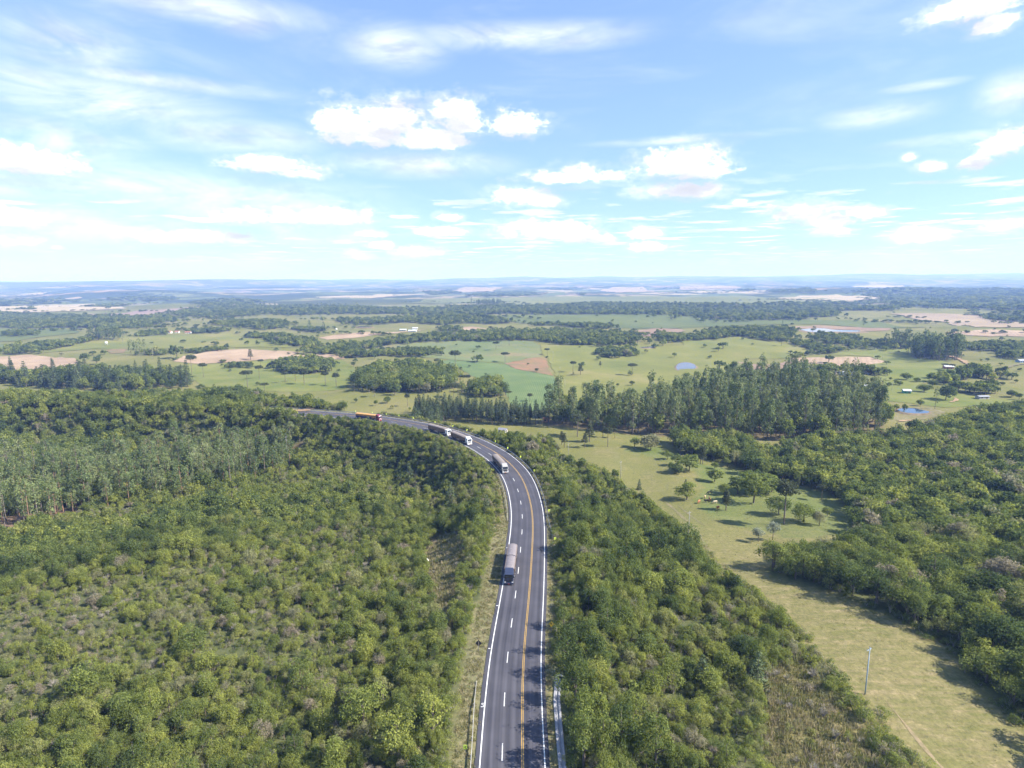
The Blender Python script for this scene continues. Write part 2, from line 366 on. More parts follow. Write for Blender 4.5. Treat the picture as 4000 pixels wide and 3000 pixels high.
WB = poly([(2620, 1735), (2750, 1712), (2900, 1722), (2960, 1772), (2930, 1842), (2850, 1812), (2760, 1796), (2650, 1776)])
EG = poly([(2135, 1662), (2400, 1690), (2650, 1708), (2900, 1722), (3200, 1722), (3450, 1694), (3450, 1620), (3380, 1570), (3260, 1550), (3150, 1505), (3000, 1492), (2850, 1512), (2780, 1545), (2700, 1580), (2500, 1622), (2300, 1618), (2140, 1630)])
PR = poly([(1610, 1632), (1760, 1644), (1900, 1660), (2050, 1664), (2130, 1664), (2130, 1644), (1980, 1632), (1800, 1618), (1620, 1610)])
PL = poly(z5([(-200, 735), (0, 750), (200, 770), (500, 785), (700, 800), (900, 800), (1100, 780), (1250, 770), (1180, 715), (1000, 700), (800, 690), (500, 705), (300, 705), (0, 700), (-200, 690)]))
# woods of the plain: (outline, tree height, spacing, what it is called, label)
WOODS = [
 (z5([(-200, 300), (0, 292), (250, 302), (450, 312), (800, 312), (950, 312), (1080, 302), (1110, 340), (950, 380), (800, 387), (600, 382), (300, 387), (0, 382), (-200, 390)]), 10, 8.5, 'broad wooded belt at the left edge below the pale tan field'),
 (z5([(1100, 295), (1250, 265), (1400, 240), (1500, 232), (1700, 245), (2212, 245), (2212, 292), (1900, 302), (1700, 292), (1500, 318), (1350, 322), (1200, 305)]), 10, 9, 'dark woods over a low rise above the farmhouses'),
 (z5([(1370, 365), (1500, 340), (1700, 340), (1880, 360), (1850, 380), (1700, 398), (1550, 380)]), 9, 7, 'long dark copse in the green pasture above the farmhouses'),
 (z5([(600, 462), (620, 452), (700, 450), (780, 452), (790, 466), (680, 470)]), 20, 7, 'tall dark copse standing below the wooded belt on the left'),
 (z5([(-100, 570), (0, 562), (120, 508), (300, 487), (500, 476), (600, 466), (590, 474), (400, 514), (200, 550)]), 10, 7, 'tree belt running to the ploughed tan field on the left'),
 (z5([(870, 436), (1000, 416), (1060, 406), (1060, 433), (900, 443)]), 9, 6, 'trees sheltering the white farmhouses'),
 (z5([(1220, 404), (1400, 394), (1500, 399), (1400, 418), (1220, 418)]), 8, 6, 'trees right behind the small white farm sheds'),
 (z5([(1580, 436), (1700, 434), (1850, 446), (2030, 466), (2030, 500), (1850, 500), (1700, 460)]), 9, 6.5, 'wooded strip between green pastures above the tan crescent field'),
 (z5([(1995, 548), (2100, 528), (2212, 512), (2300, 520), (2300, 556), (2050, 556)]), 9, 6, 'copse at the end of the tan crescent field'),
 (z5([(1790, 650), (1800, 622), (1900, 612), (2100, 612), (2150, 635), (2140, 668), (1950, 688), (1830, 675)]), 11, 5.0, 'round dark copse with flat tops in the green pasture'),
 (z5([(1480, 622), (1620, 620), (1640, 648), (1500, 645)]), 7, 5.5, 'low dark copse left of the round one'),
 (z5([(870, 560), (1060, 562), (1090, 545), (900, 545)]), 6, 5.5, 'low trees below the tall bare eucalyptus'),
 (z5([(1200, 540), (1310, 532), (1460, 518), (1470, 528), (1320, 545), (1210, 548)]), 7, 5, 'line of trees along the top of the tan crescent field'),
 (z6([(-20, 500), (200, 480), (400, 458), (600, 438), (900, 418), (1000, 402), (1300, 408), (1600, 408), (1750, 428), (1850, 438), (1900, 468), (1880, 498), (1700, 496), (1400, 494), (1250, 466), (1000, 468), (700, 470), (500, 480), (300, 496), (100, 528), (-20, 545)]), 9, 6.2, 'long wood along the top of the green crop field'),
 (z6([(-20, 556), (100, 550), (250, 541), (400, 531), (600, 535), (620, 556), (480, 574), (300, 565), (100, 578), (-20, 580)]), 8, 6, 'hedge of trees left of the brown crop field'),
 (z6([(110, 740), (150, 700), (270, 660), (450, 650), (600, 670), (700, 700), (740, 730), (720, 775), (600, 800), (450, 812), (280, 802), (130, 780)]), 13, 5.2, 'dense dark grove in front of the green crop field'),
 (z6([(800, 800), (850, 765), (950, 752), (1040, 780), (1050, 820), (950, 832), (850, 824)]), 11, 5.0, 'rounded dark copse at the foot of the green crop field'),
 (z6([(1670, 562), (1690, 540), (1750, 535), (1900, 540), (1910, 566), (1830, 576), (1740, 582)]), 10, 5.5, 'rounded copse alone in the bright pasture'),
 (z6([(380, 266), (700, 256), (1040, 236), (1200, 250), (1450, 242), (1550, 230), (1750, 228), (2212, 242), (2212, 298), (1900, 303), (1500, 298), (1000, 294), (600, 304), (400, 294), (-20, 292), (-20, 246)]), 12, 11, 'wide dark forest band crossing the middle of the plain'),
 (z6([(860, 240), (880, 232), (1040, 232), (1040, 245), (880, 248)]), 22, 12, 'tall plantation block rising from the forest band'),
 (z6([(-20, 335), (300, 325), (600, 315), (800, 310), (1000, 325), (1100, 350), (1000, 360), (850, 355), (700, 360), (640, 364), (400, 350), (200, 365), (-20, 345)]), 10, 8.5, 'woods around the greenhouse farm'),
 (z6([(640, 385), (760, 385), (760, 405), (640, 405)]), 9, 7, 'small copse beside the tan hillock'),
 (z6([(1240, 365), (1390, 358), (1400, 368), (1250, 374)]), 9, 9, 'narrow tree line in the teal fields'),
 (z6([(1410, 368), (1640, 368), (1800, 385), (1640, 392), (1450, 378)]), 10, 8, 'tree line along the lower teal field'),
 (z6([(2050, 445), (2090, 425), (2212, 440), (2212, 480), (2080, 470)]), 9, 6.5, 'copse right of the brown patch by the long wood'),
 (z7([(1480, 572), (1560, 588), (1720, 605), (1800, 588), (1790, 560), (1550, 540), (1480, 555)]), 26, 6.5, 'tall dark eucalyptus block beside the dirt road'),
 (z7([(1320, 505), (1400, 500), (1490, 510), (1480, 520), (1350, 518)]), 24, 8, 'tall eucalyptus clump behind the eucalyptus block'),
 (z7([(-10, 468), (120, 420), (300, 395), (650, 390), (720, 410), (700, 455), (550, 470), (350, 438), (200, 458)]), 9, 6.5, 'wood on the pasture hill below the blue lake'),
 (z7([(700, 488), (730, 460), (850, 488), (1000, 526), (1050, 522), (1000, 546), (830, 556), (730, 574), (715, 566), (850, 536)]), 7, 5.5, 'scrubby wood in the dip of the right pasture'),
 (z7([(820, 448), (900, 428), (1140, 446), (1150, 476), (1480, 486), (1480, 516), (1300, 526), (1150, 526), (1000, 488), (850, 478)]), 8, 6.5, 'wooded belt below the blue lake'),
 (z7([(-20, 236), (740, 230), (1400, 246), (1340, 276), (900, 276), (1000, 304), (740, 334), (500, 334), (300, 338), (-20, 304)]), 12, 13, 'dark forest in the right half of the plain'),
 (z7([(1350, 205), (1150, 150), (1700, 128), (2300, 140), (2300, 282), (1660, 256), (1400, 250)]), 14, 30, 'wide blue forest at the right edge'),
 (z7([(1950, 322), (2100, 306), (2300, 294), (2300, 362), (2050, 340)]), 12, 12, 'forest corner above the tan field at the right edge'),
 (z7([(1810, 508), (2000, 488), (2300, 496), (2300, 536), (2000, 536), (1850, 528)]), 9, 6.5, 'wooded belt at the right edge above the pastures'),
 (z7([(1590, 720), (1700, 702), (1760, 725), (1760, 745), (1650, 748)]), 9, 5.0, 'dark rounded copse below the red walled house'),
 (z7([(1780, 690), (1860, 670), (1960, 690), (1970, 716), (1790, 722)]), 11, 5.5, 'dark copse between the red walled house and the dirt road'),
 (z7([(860, 668), (960, 660), (1040, 668), (1280, 676), (1275, 690), (1180, 686), (880, 676)]), 9, 5.5, 'trees around the row of small farm cottages'),
 (z7([(2020, 715), (2060, 690), (2110, 690), (2110, 718)]), 9, 5, 'copse beside the bend of the dirt road'),
 (z7([(1880, 800), (1990, 790), (2010, 810), (1900, 822), (1800, 800)]), 10, 5.5, 'rounded copse above the long grey shed'),
 (z7([(2040, 520), (2200, 512), (2300, 560), (2180, 590), (2070, 582)]), 9, 6, 'scrub and trees at the right edge below the wooded belt'),
 (z7([(720, 262), (1320, 210), (1340, 196), (700, 228)]), 12, 20, 'far hedge line above the right forest'),
 (z7([(575, 140), (700, 132), (860, 150), (780, 158), (600, 152)]), 12, 22, 'small far wood on the right plain'),
 (z7([(370, 145), (440, 128), (460, 140), (400, 150)]), 16, 22, 'pointed far wood on the right plain'),
 (z6([(540, 150), (700, 138), (760, 160), (600, 170)]), 14, 22, 'far wood right of the pale fields'),
 (z6([(840, 180), (900, 158), (1150, 150), (1300, 165), (1150, 180)]), 11, 26, 'far dark wood beyond the big green field'),
 (z6([(1340, 132), (1500, 120), (1580, 128), (1450, 140)]), 12, 30, 'far wood below the peach coloured field'),
 (z6([(1540, 158), (1560, 154), (1565, 172), (1555, 176)]), 10, 14, 'short far hedge standing in the big green field'),
 (z5([(720, 205), (780, 185), (900, 172), (1040, 185), (1160, 200), (1000, 214), (800, 212)]), 12, 30, 'dark wooded knoll before the flat topped hills'),
 (z5([(1250, 228), (1400, 205), (1560, 200), (1700, 215), (1600, 232), (1400, 238)]), 12, 26, 'dark wooded knoll right of the first one'),
 (z5([(540, 248), (640, 240), (720, 232), (820, 240), (700, 252)]), 11, 18, 'wood behind the pale tan field'),
 (z5([(140, 262), (200, 256), (220, 266), (160, 270)]), 10, 14, 'small copse inside the pale tan field'),
 (z5([(-100, 205), (150, 200), (300, 190), (500, 205), (350, 228), (100, 240), (-100, 240)]), 10, 34, 'scattered far woods at the left edge'),
 (z5([(0, 425), (100, 410), (230, 415), (235, 436), (60, 442)]), 9, 7, 'copse in the dark green fields at the left edge'),
 (z5([(1900, 392), (2060, 392), (2140, 400), (2040, 412), (1930, 404)]), 9, 6.5, 'trees left of the white tower'),
]
WOODS = [(poly(p), h, s, lab) for p, h, s, lab in WOODS]

# ------------------------------------------------------------------ ground
def build_ground():
    def axis(a, b, step, g, lo, hi):
        c = list(np.arange(a, b, step)); s = step; v = c[-1]
        while v < hi: s *= g; v += s; c.append(v)
        s = step; v = c[0]; pre = []
        while v > lo: s *= g; v -= s; pre.append(v)
        return np.array(pre[::-1] + c)
    xs = axis(-270, 270, 3.0, 1.026, -21000, 21000); ys = axis(40, 440, 3.0, 1.0145, -400, 20500)
    xx, yy = np.meshgrid(xs, ys); zz = height(xx, yy)
    nx, ny = len(xs), len(ys); V = np.c_[xx.ravel(), yy.ravel(), zz.ravel()]
    i = np.arange(nx * ny).reshape(ny, nx)
    F = np.stack([i[:-1, :-1], i[:-1, 1:], i[1:, 1:], i[1:, :-1]], -1).reshape(-1, 4)
    me = bpy.data.meshes.new('ground'); me.vertices.add(len(V)); me.vertices.foreach_set('co', V.ravel())
    me.loops.add(F.size); me.loops.foreach_set('vertex_index', F.ravel().astype(np.int32))
    me.polygons.add(len(F)); me.polygons.foreach_set('loop_start', np.arange(0, F.size, 4, dtype=np.int32)); me.polygons.foreach_set('use_smooth', np.ones(len(F), bool))
    me.update(calc_edges=True)
    x, y = V[:, 0], V[:, 1]; la = lateral(x, y)
    wood = np.zeros(len(V))
    near = (la < -10.6) | (la > 5.6)
    for P in (LF, RF, MF, WB, EG): wood = np.maximum(wood, inside(P, x, y) * near)
    for P, h, s, lab in WOODS: wood = np.maximum(wood, inside(P, x, y) * 1.0)
    soil = np.maximum(inside(ELF, x, y) * 1.0, inside(CLEAR2, x, y) * 0.8); soil = np.maximum(soil, 0.5 * inside(EG, x, y))
    dry = np.maximum(inside(CLEAR, x, y) * 0.8, inside(SCRUB, x, y) * 1.0)
    wood = wood * (1 - np.clip(soil + dry, 0, 1))
    hl = ss(5600, 7800, y) * (1 - ss(-3900, -3000, x)); wood = np.maximum(wood, 0.75 * hl * (0.6 + 0.4 * np.sin(x / 310.0) * np.sin(y / 450.0 + x / 700.0)))
    wood = np.maximum(wood, 0.8 * ss(11500, 13500, y) * (0.7 + 0.3 * np.sin(x / 900.0)))
    verge = ((la > -12.8) & (la < 6.6) & (along(x, y) < 500) & (y > -65) & (y < 420) & (x < 60)) * 1.0
    dry = np.maximum(dry, 0.5 * ss(2450, 2700, 0 * x) )
    near_past = np.exp(-((x - 80) / 75.0) ** 2) * np.exp(-((y - 125) / 80.0) ** 2)
    dry = np.maximum(dry, 0.95 * near_past * (1 - wood)); dry = np.maximum(dry, 0.28 * inside(poly([(2250, 1790), (2420, 1740), (2750, 1830), (2700, 1960), (2820, 2080), (3010, 2190), (2800, 2260), (2550, 1990)]), x, y))
    LU = poly([(2430, 1755), (2560, 1745), (2700, 1805), (2900, 1840), (3000, 1880), (3250, 1920), (3330, 2000), (3320, 2090), (3100, 2110), (2900, 2060), (2760, 2010), (2700, 1960), (2760, 1900), (2700, 1840), (2560, 1790)])
    lush = inside(LU, x, y) * 1.0
    far = ss(1700, 3200, y)
    for nm, arr in (('wood', wood), ('soil', soil), ('dry', dry), ('verge', verge), ('far', far), ('lush', lush)):
        a = me.attributes.new(nm, 'FLOAT', 'POINT'); a.data.foreach_set('value', arr.astype(np.float32))
    o = link('ground', me); tag(o, 'green pastures and dry grass rolling out to the skyline', None, None, 'structure')
    # material
    mt = bpy.data.materials.new('ground'); mt.use_nodes = True; nt = mt.node_tree; L = nt.links.new; b = nt.nodes['Principled BSDF']
    b.inputs['Roughness'].default_value = 0.95; b.inputs['Specular IOR Level'].default_value = 0.1
    tc = N(nt, 'ShaderNodeTexCoord')
    def noise(scale, detail=5, rough=0.6, dist=0.0):
        n = N(nt, 'ShaderNodeTexNoise'); L(tc.outputs['Object'], n.inputs['Vector']); n.inputs['Scale'].default_value = scale; n.inputs['Detail'].default_value = detail
        n.inputs['Roughness'].default_value = rough; n.inputs['Distortion'].default_value = dist; return n.outputs[0]
    def ramp(v, *st):
        r = N(nt, 'ShaderNodeValToRGB'); L(v, r.inputs[0]); e = r.color_ramp.elements
        while len(e) < len(st): e.new(0.5)
        for q, (p, c) in zip(e, st): q.position = p; q.color = (*c, 1)
        return r.outputs[0]
    def mix(f, a, c, mode='MIX'):
        n = N(nt, 'ShaderNodeMix', data_type='RGBA', blend_type=mode)
        if isinstance(f, float): n.inputs[0].default_value = f
        else: L(f, n.inputs[0])
        L(a, n.inputs['A']); L(c, n.inputs['B']); return n.outputs['Result']
    def attr(n): return N(nt, 'ShaderNodeAttribute', attribute_name=n).outputs['Fac']
    def fm(op, a, c):
        n = N(nt, 'ShaderNodeMath', operation=op); n.use_clamp = True
        for i, v in enumerate((a, c)):
            if isinstance(v, (int, float)): n.inputs[i].default_value = v
            else: L(v, n.inputs[i])
        return n.outputs[0]
    green = ramp(noise(0.012, 6), (0.25, (0.102, 0.114, 0.037)), (0.5, (0.150, 0.149, 0.050)), (0.75, (0.208, 0.180, 0.086)))
    dryc = ramp(noise(0.35, 6, 0.7), (0.3, (0.125, 0.118, 0.052)), (0.55, (0.215, 0.178, 0.095)), (0.75, (0.32, 0.25, 0.155)))
    patch = ramp(noise(0.045, 6, 0.65, 0.6), (0.50, (0, 0, 0)), (0.68, (1, 1, 1)))
    lushc = ramp(noise(0.05, 6), (0.3, (0.092, 0.125, 0.036)), (0.7, (0.155, 0.165, 0.060)))
    green = mix(attr('lush'), green, lushc)
    dmask = fm('ADD', attr('dry'), fm('MULTIPLY', fm('SUBTRACT', patch, fm('MULTIPLY', attr('lush'), 0.7)), 0.6))
    mpg = N(nt, 'ShaderNodeMapping'); mpg.inputs['Rotation'].default_value = (0, 0, R(-58)); mpg.inputs['Scale'].default_value = (0.07, 0.9, 1); L(tc.outputs['Object'], mpg.inputs[0])
    stn = N(nt, 'ShaderNodeTexNoise'); L(mpg.outputs[0], stn.inputs['Vector']); stn.inputs['Scale'].default_value = 1.0; stn.inputs['Detail'].default_value = 6; stn.inputs['Roughness'].default_value = 0.7
    streak = ramp(stn.outputs[0], (0.36, (0.0, 0.0, 0.0)), (0.66, (1, 1, 1)))
    dmask = fm('MULTIPLY', dmask, fm('ADD', fm('MULTIPLY', streak, 0.9), 0.25))
    col = mix(dmask, green, dryc)
    fine = ramp(noise(1.3, 6, 0.75), (0.3, (0.62, 0.66, 0.6)), (0.7, (1.3, 1.27, 1.2)))
    col = mix(1.0, col, fine, 'MULTIPLY')
    woodc = ramp(noise(0.4, 5), (0.35, (0.055, 0.066, 0.027)), (0.65, (0.100, 0.108, 0.046)))
    col = mix(attr('wood'), col, woodc)
    soilc = ramp(noise(0.5, 6, 0.7), (0.3, (0.10, 0.085, 0.05)), (0.6, (0.235, 0.15, 0.105)), (0.8, (0.16, 0.16, 0.07)))
    col = mix(attr('soil'), col, soilc)
    vergec = ramp(noise(0.8, 7, 0.75), (0.3, (0.10, 0.115, 0.045)), (0.52, (0.185, 0.17, 0.09)), (0.7, (0.27, 0.215, 0.13)))
    col = mix(attr('verge'), col, vergec)
    # far country: a patchwork of fields and woods too far off to tell apart
    vo = N(nt, 'ShaderNodeTexVoronoi'); vo.inputs['Scale'].default_value = 0.0026; vo.inputs['Randomness'].default_value = 0.9
    wp = N(nt, 'ShaderNodeVectorMath', operation='ADD'); L(tc.outputs['Object'], wp.inputs[0])
    wn = N(nt, 'ShaderNodeTexNoise'); L(tc.outputs['Object'], wn.inputs['Vector']); wn.inputs['Scale'].default_value = 0.002; wn.inputs['Detail'].default_value = 4
    wsc = N(nt, 'ShaderNodeVectorMath', operation='SCALE'); L(wn.outputs['Color'], wsc.inputs[0]); wsc.inputs['Scale'].default_value = 420
    L(wsc.outputs[0], wp.inputs[1]); L(wp.outputs[0], vo.inputs['Vector'])
    sp = N(nt, 'ShaderNodeSeparateColor'); L(vo.outputs['Color'], sp.inputs[0])
    cr = N(nt, 'ShaderNodeValToRGB'); cr.color_ramp.interpolation = 'CONSTANT'; L(sp.outputs[0], cr.inputs[0]); e = cr.color_ramp.elements
    cols = [(0.0, (0.10, 0.125, 0.05)), (0.14, (0.045, 0.058, 0.028)), (0.30, (0.15, 0.16, 0.07)), (0.46, (0.24, 0.20, 0.13)), (0.58, (0.115, 0.135, 0.055)), (0.70, (0.33, 0.27, 0.18)), (0.80, (0.055, 0.068, 0.032)), (0.92, (0.24, 0.18, 0.135))]
    while len(e) < len(cols): e.new(0.9)
    for q, (p, c) in zip(e, cols): q.position = p; q.color = (*c, 1)
    fw = ramp(noise(0.0042, 7, 0.68), (0.47, (0, 0, 0)), (0.56, (1, 1, 1)))
    dk = N(nt, 'ShaderNodeRGB'); dk.outputs[0].default_value = (0.045, 0.06, 0.028, 1)
    farc = mix(fw, cr.outputs[0], dk.outputs[0])
    col = mix(fm('MULTIPLY', attr('far'), fm('SUBTRACT', 1.0, attr('wood'))), col, farc)
    L(col, b.inputs['Base Color'])
    bp = N(nt, 'ShaderNodeBump'); bp.inputs['Strength'].default_value = 0.5; bp.inputs['Distance'].default_value = 0.25; L(noise(1.1, 6, 0.7), bp.inputs['Height']); L(bp.outputs[0], b.inputs['Normal'])
    me.materials.append(mt)
build_ground()

# ------------------------------------------------------------------ road
def mat_asphalt():
    mt = bpy.data.materials.new('asphalt'); mt.use_nodes = True; nt = mt.node_tree; L = nt.links.new; b = nt.nodes['Principled BSDF']
    b.inputs['Roughness'].default_value = 0.85; b.inputs['Specular IOR Level'].default_value = 0.25
    uv = N(nt, 'ShaderNodeUVMap', uv_map='lane'); tc = N(nt, 'ShaderNodeTexCoord')
    mp = N(nt, 'ShaderNodeMapping'); mp.inputs['Scale'].default_value = (1.6, 0.012, 1); L(uv.outputs[0], mp.inputs[0])
    n1 = N(nt, 'ShaderNodeTexNoise'); L(mp.outputs[0], n1.inputs['Vector']); n1.inputs['Scale'].default_value = 1.0; n1.inputs['Detail'].default_value = 3
    n2 = N(nt, 'ShaderNodeTexNoise'); L(tc.outputs['Object'], n2.inputs['Vector']); n2.inputs['Scale'].default_value = 0.15; n2.inputs['Detail'].default_value = 6
    n3 = N(nt, 'ShaderNodeTexNoise'); L(tc.outputs['Object'], n3.inputs['Vector']); n3.inputs['Scale'].default_value = 9; n3.inputs['Detail'].default_value = 4
    a = N(nt, 'ShaderNodeMath', operation='ADD'); L(n1.outputs[0], a.inputs[0])
    s2 = N(nt, 'ShaderNodeMath', operation='MULTIPLY'); L(n2.outputs[0], s2.inputs[0]); s2.inputs[1].default_value = 0.7; L(s2.outputs[0], a.inputs[1])
    a2 = N(nt, 'ShaderNodeMath', operation='MULTIPLY_ADD'); L(n3.outputs[0], a2.inputs[0]); a2.inputs[1].default_value = 0.3; L(a.outputs[0], a2.inputs[2])
    r = N(nt, 'ShaderNodeValToRGB'); L(a2.outputs[0], r.inputs[0]); e = r.color_ramp.elements
    e[0].position = 0.72; e[0].color = (0.038, 0.038, 0.050, 1); e[1].position = 1.25; e[1].color = (0.086, 0.084, 0.099, 1)
    mr = N(nt, 'ShaderNodeMapRange'); L(a2.outputs[0], mr.inputs[0]); mr.inputs[1].default_value = 0.7; mr.inputs[2].default_value = 1.3; L(mr.outputs[0], r.inputs[0])
    e[0].position = 0.0; e[1].position = 1.0
    sp = N(nt, 'ShaderNodeSeparateXYZ'); L(uv.outputs[0], sp.inputs[0])
    cs = N(nt, 'ShaderNodeMath', operation='MULTIPLY'); L(sp.outputs[0], cs.inputs[0]); cs.inputs[1].default_value = 2 * math.pi / 1.75   # wheel tracks: two per lane
    co = N(nt, 'ShaderNodeMath', operation='COSINE'); L(cs.outputs[0], co.inputs[0])
    mw = N(nt, 'ShaderNodeMapRange'); L(co.outputs[0], mw.inputs[0]); mw.inputs[1].default_value = -1; mw.inputs[2].default_value = 1; mw.inputs[3].default_value = 0.84; mw.inputs[4].default_value = 1.12
    hv = N(nt, 'ShaderNodeHueSaturation'); L(r.outputs[0], hv.inputs['Color']); L(mw.outputs[0], hv.inputs['Value'])
    L(hv.outputs[0], b.inputs['Base Color']); return mt
def ribbon(name, l0, l1, s0, s1, z, mt, parent=None, step=2.0, thick=0.0, wl0=0.0, wl1=0.0, ragged=0.0):
    n = max(2, int((s1 - s0) / step) + 1); S = np.linspace(s0, s1, n); vs = []; fs = []; uvs = []; rr = random.Random(5)
    cols = [(l0, wl0), (l1, wl1)] if l1 - l0 < 3 else [(l0 + (l1 - l0) * k / 8.0, wl0 + (wl1 - wl0) * k / 8.0) for k in range(9)]
    for s in S:
        for k, (l, w) in enumerate(cols):
            ll = l + w * wide(s) + (rr.uniform(-ragged, ragged) if k in (0, len(cols) - 1) else 0)
            x, y = road_at(s, ll); vs.append((float(x), float(y), z)); uvs.append((ll, s))
    nc = len(cols)
    for i in range(n - 1):
        for k in range(nc - 1): fs.append((i * nc + k, i * nc + k + 1, (i + 1) * nc + k + 1, (i + 1) * nc + k))
    if thick:
        b = len(vs); vs += [(v[0], v[1], v[2] - thick) for v in vs[:b]]; uvs += uvs[:b]
        for i in range(n - 1):
            fs.append((i * nc, (i + 1) * nc, b + (i + 1) * nc, b + i * nc)); q = nc - 1
            fs.append((i * nc + q, b + i * nc + q, b + (i + 1) * nc + q, (i + 1) * nc + q))
    me = bpy.data.meshes.new(name); me.from_pydata(vs, [], fs); u = me.uv_layers.new(name='lane')
    li = np.zeros(len(me.loops), np.int32); me.loops.foreach_get('vertex_index', li)
    u.data.foreach_set('uv', np.array(uvs, np.float32)[li].ravel()); me.materials.append(mt); me.update()
    return link(name, me, parent)
WHITE = mat_simple('white_paint', (0.66, 0.66, 0.65), 0.6, var=0.16, scale=1.5)
YELLOW = mat_simple('yellow_paint', (0.44, 0.27, 0.05), 0.6, var=0.12, scale=1.5)
S_END = 505.0
road = ribbon('road', -7.9, 4.45, 20, S_END, 0.0, mat_asphalt(), None, 2.0, 0.13, -0.6, 1.0, 0.06)
tag(road, 'three lane asphalt highway curving away to the left', None, None, 'structure')
ribbon('edge_line', -7.12, -6.92, 20, S_END, 0.006, WHITE, road, 2.0, 0, -0.5, -0.5)
ribbon('edge_line', 3.55, 3.73, 20, S_END, 0.006, WHITE, road, 2.0, 0, 1, 1)
ribbon('centre_line', -0.20, -0.085, 20, S_END, 0.006, YELLOW, road)
ribbon('centre_line', 0.085, 0.20, 20, S_END, 0.006, YELLOW, road)
s = 155.2 - 12.6 * 5
while s < S_END - 20:
    ribbon('lane_dash', -3.48, -3.33, s, s + 3.7, 0.006, WHITE, road, 1.2); s += 12.6
for yy in (2143, 2372, 2540): # painted ticks on the left shoulder
    p = at(1985 if yy == 2143 else (1940 if yy == 2372 else 1913), yy); s0 = float(along(p[0], p[1]))
    ribbon('shoulder_tick', -7.75, -7.3, s0 - 0.1, s0 + 0.12, 0.006, WHITE, road, 0.2)
# the worn painted figure on the left shoulder
pm = at(1878, 2762); s0 = float(along(pm[0], pm[1])); mk = MB()
ax = math.radians(90)
for (a, b, c, d) in ((-0.05, 0.5, 0.62, 0.74), (-0.05, 0.07, 0.3, 0.74), (-0.05, 0.4, 0.3, 0.42), (0.28, 0.4, -0.25, 0.42), (-0.1, 0.4, -0.3, -0.18)):
    mk.add([(a, c, 0), (b, c, 0), (b, d, 0), (a, d, 0)], [(0, 1, 2, 3)])
xm, ym = road_at(s0, -7.62); mk.obj('shoulder_figure', WHITE, road, (float(xm), float(ym), 0.007), road_ang(s0) - ax)

# ------------------------------------------------------------------ fields draped on the ground
from mathutils.geometry import delaunay_2d_cdt
def drape_mesh(name, W, cell, lift, mt, jitter=0.0):
    B = []; n = len(W); rr = random.Random(len(name) + n)
    for i in range(n):
        a, b = W[i], W[(i + 1) % n]; k = max(1, int(np.linalg.norm(b - a) / cell))
        for t in range(k):
            p = a + (b - a) * t / k; B.append((p[0] + rr.uniform(-jitter, jitter), p[1] + rr.uniform(-jitter, jitter)))
    nb = len(B); W2 = np.array(B); x0, y0 = W2.min(0); x1, y1 = W2.max(0)
    gx, gy = np.meshgrid(np.arange(x0 + cell / 2, x1, cell), np.arange(y0 + cell / 2, y1, cell)); gx = gx.ravel(); gy = gy.ravel(); k = inside(W2, gx, gy)
    pts = [Vector(p) for p in B] + [Vector((a, c)) for a, c in zip(gx[k], gy[k])]
    vs, es, fs, *_ = delaunay_2d_cdt(pts, [(i, (i + 1) % nb) for i in range(nb)], [list(range(nb))], 1, 1e-4)
    xa = np.array([v.x for v in vs]); ya = np.array([v.y for v in vs]); d = np.hypot(xa, ya)
    za = height(xa, ya) + lift + np.where(d < 500, 0.00025 * d, 0.0007 * d - 0.225)
    me = bpy.data.meshes.new(name); me.from_pydata([tuple(map(float, v)) for v in np.c_[xa, ya, za]], [], [tuple(f) for f in fs])
    me.polygons.foreach_set('use_smooth', [True] * len(me.polygons)); me.materials.append(mt); me.update(); return me
def mat_field(name, c1, c2, scale=0.02, rows=0.0, ang=0.0, rowd=0.2, c3=None):
    if name in MATS: return MATS[name]
    mt = bpy.data.materials.new(name); mt.use_nodes = True; nt = mt.node_tree; L = nt.links.new; b = nt.nodes['Principled BSDF']
    b.inputs['Roughness'].default_value = 0.95; b.inputs['Specular IOR Level'].default_value = 0.1
    tc = N(nt, 'ShaderNodeTexCoord'); n = N(nt, 'ShaderNodeTexNoise'); L(tc.outputs['Object'], n.inputs['Vector']); n.inputs['Scale'].default_value = scale; n.inputs['Detail'].default_value = 7; n.inputs['Roughness'].default_value = 0.65
    r = N(nt, 'ShaderNodeValToRGB'); L(n.outputs[0], r.inputs[0]); e = r.color_ramp.elements; e[0].position = 0.34; e[0].color = (*c1, 1); e[1].position = 0.66; e[1].color = (*c2, 1)
    if c3: q = e.new(0.56); q.color = (*c3, 1)
    col = r.outputs[0]
    if rows:
        mp = N(nt, 'ShaderNodeMapping'); mp.inputs['Rotation'].default_value = (0, 0, ang); L(tc.outputs['Object'], mp.inputs[0])
        w = N(nt, 'ShaderNodeTexWave', wave_type='BANDS', bands_direction='X'); L(mp.outputs[0], w.inputs['Vector']); w.inputs['Scale'].default_value = rows; w.inputs['Distortion'].default_value = 1.2; w.inputs['Detail'].default_value = 3; w.inputs['Detail Scale'].default_value = 0.4
        mr = N(nt, 'ShaderNodeMapRange'); L(w.outputs['Fac'], mr.inputs[0]); mr.inputs[3].default_value = 1 - rowd; mr.inputs[4].default_value = 1 + rowd
        h = N(nt, 'ShaderNodeHueSaturation'); L(col, h.inputs['Color']); L(mr.outputs[0], h.inputs['Value']); col = h.outputs[0]
    L(col, b.inputs['Base Color']); MATS[name] = mt; return mt
TAN = mat_field('stubble', (0.25, 0.18, 0.12), (0.36, 0.27, 0.19), 0.02, 0.05, 0.5, 0.07)
PALE = mat_field('pale_stubble', (0.28, 0.235, 0.165), (0.38, 0.31, 0.215), 0.004)
PEACH = mat_field('peach_stubble', (0.24, 0.185, 0.125), (0.32, 0.25, 0.17), 0.004)
BROWN = mat_field('ploughed_soil', (0.185, 0.125, 0.085), (0.255, 0.185, 0.13), 0.02)
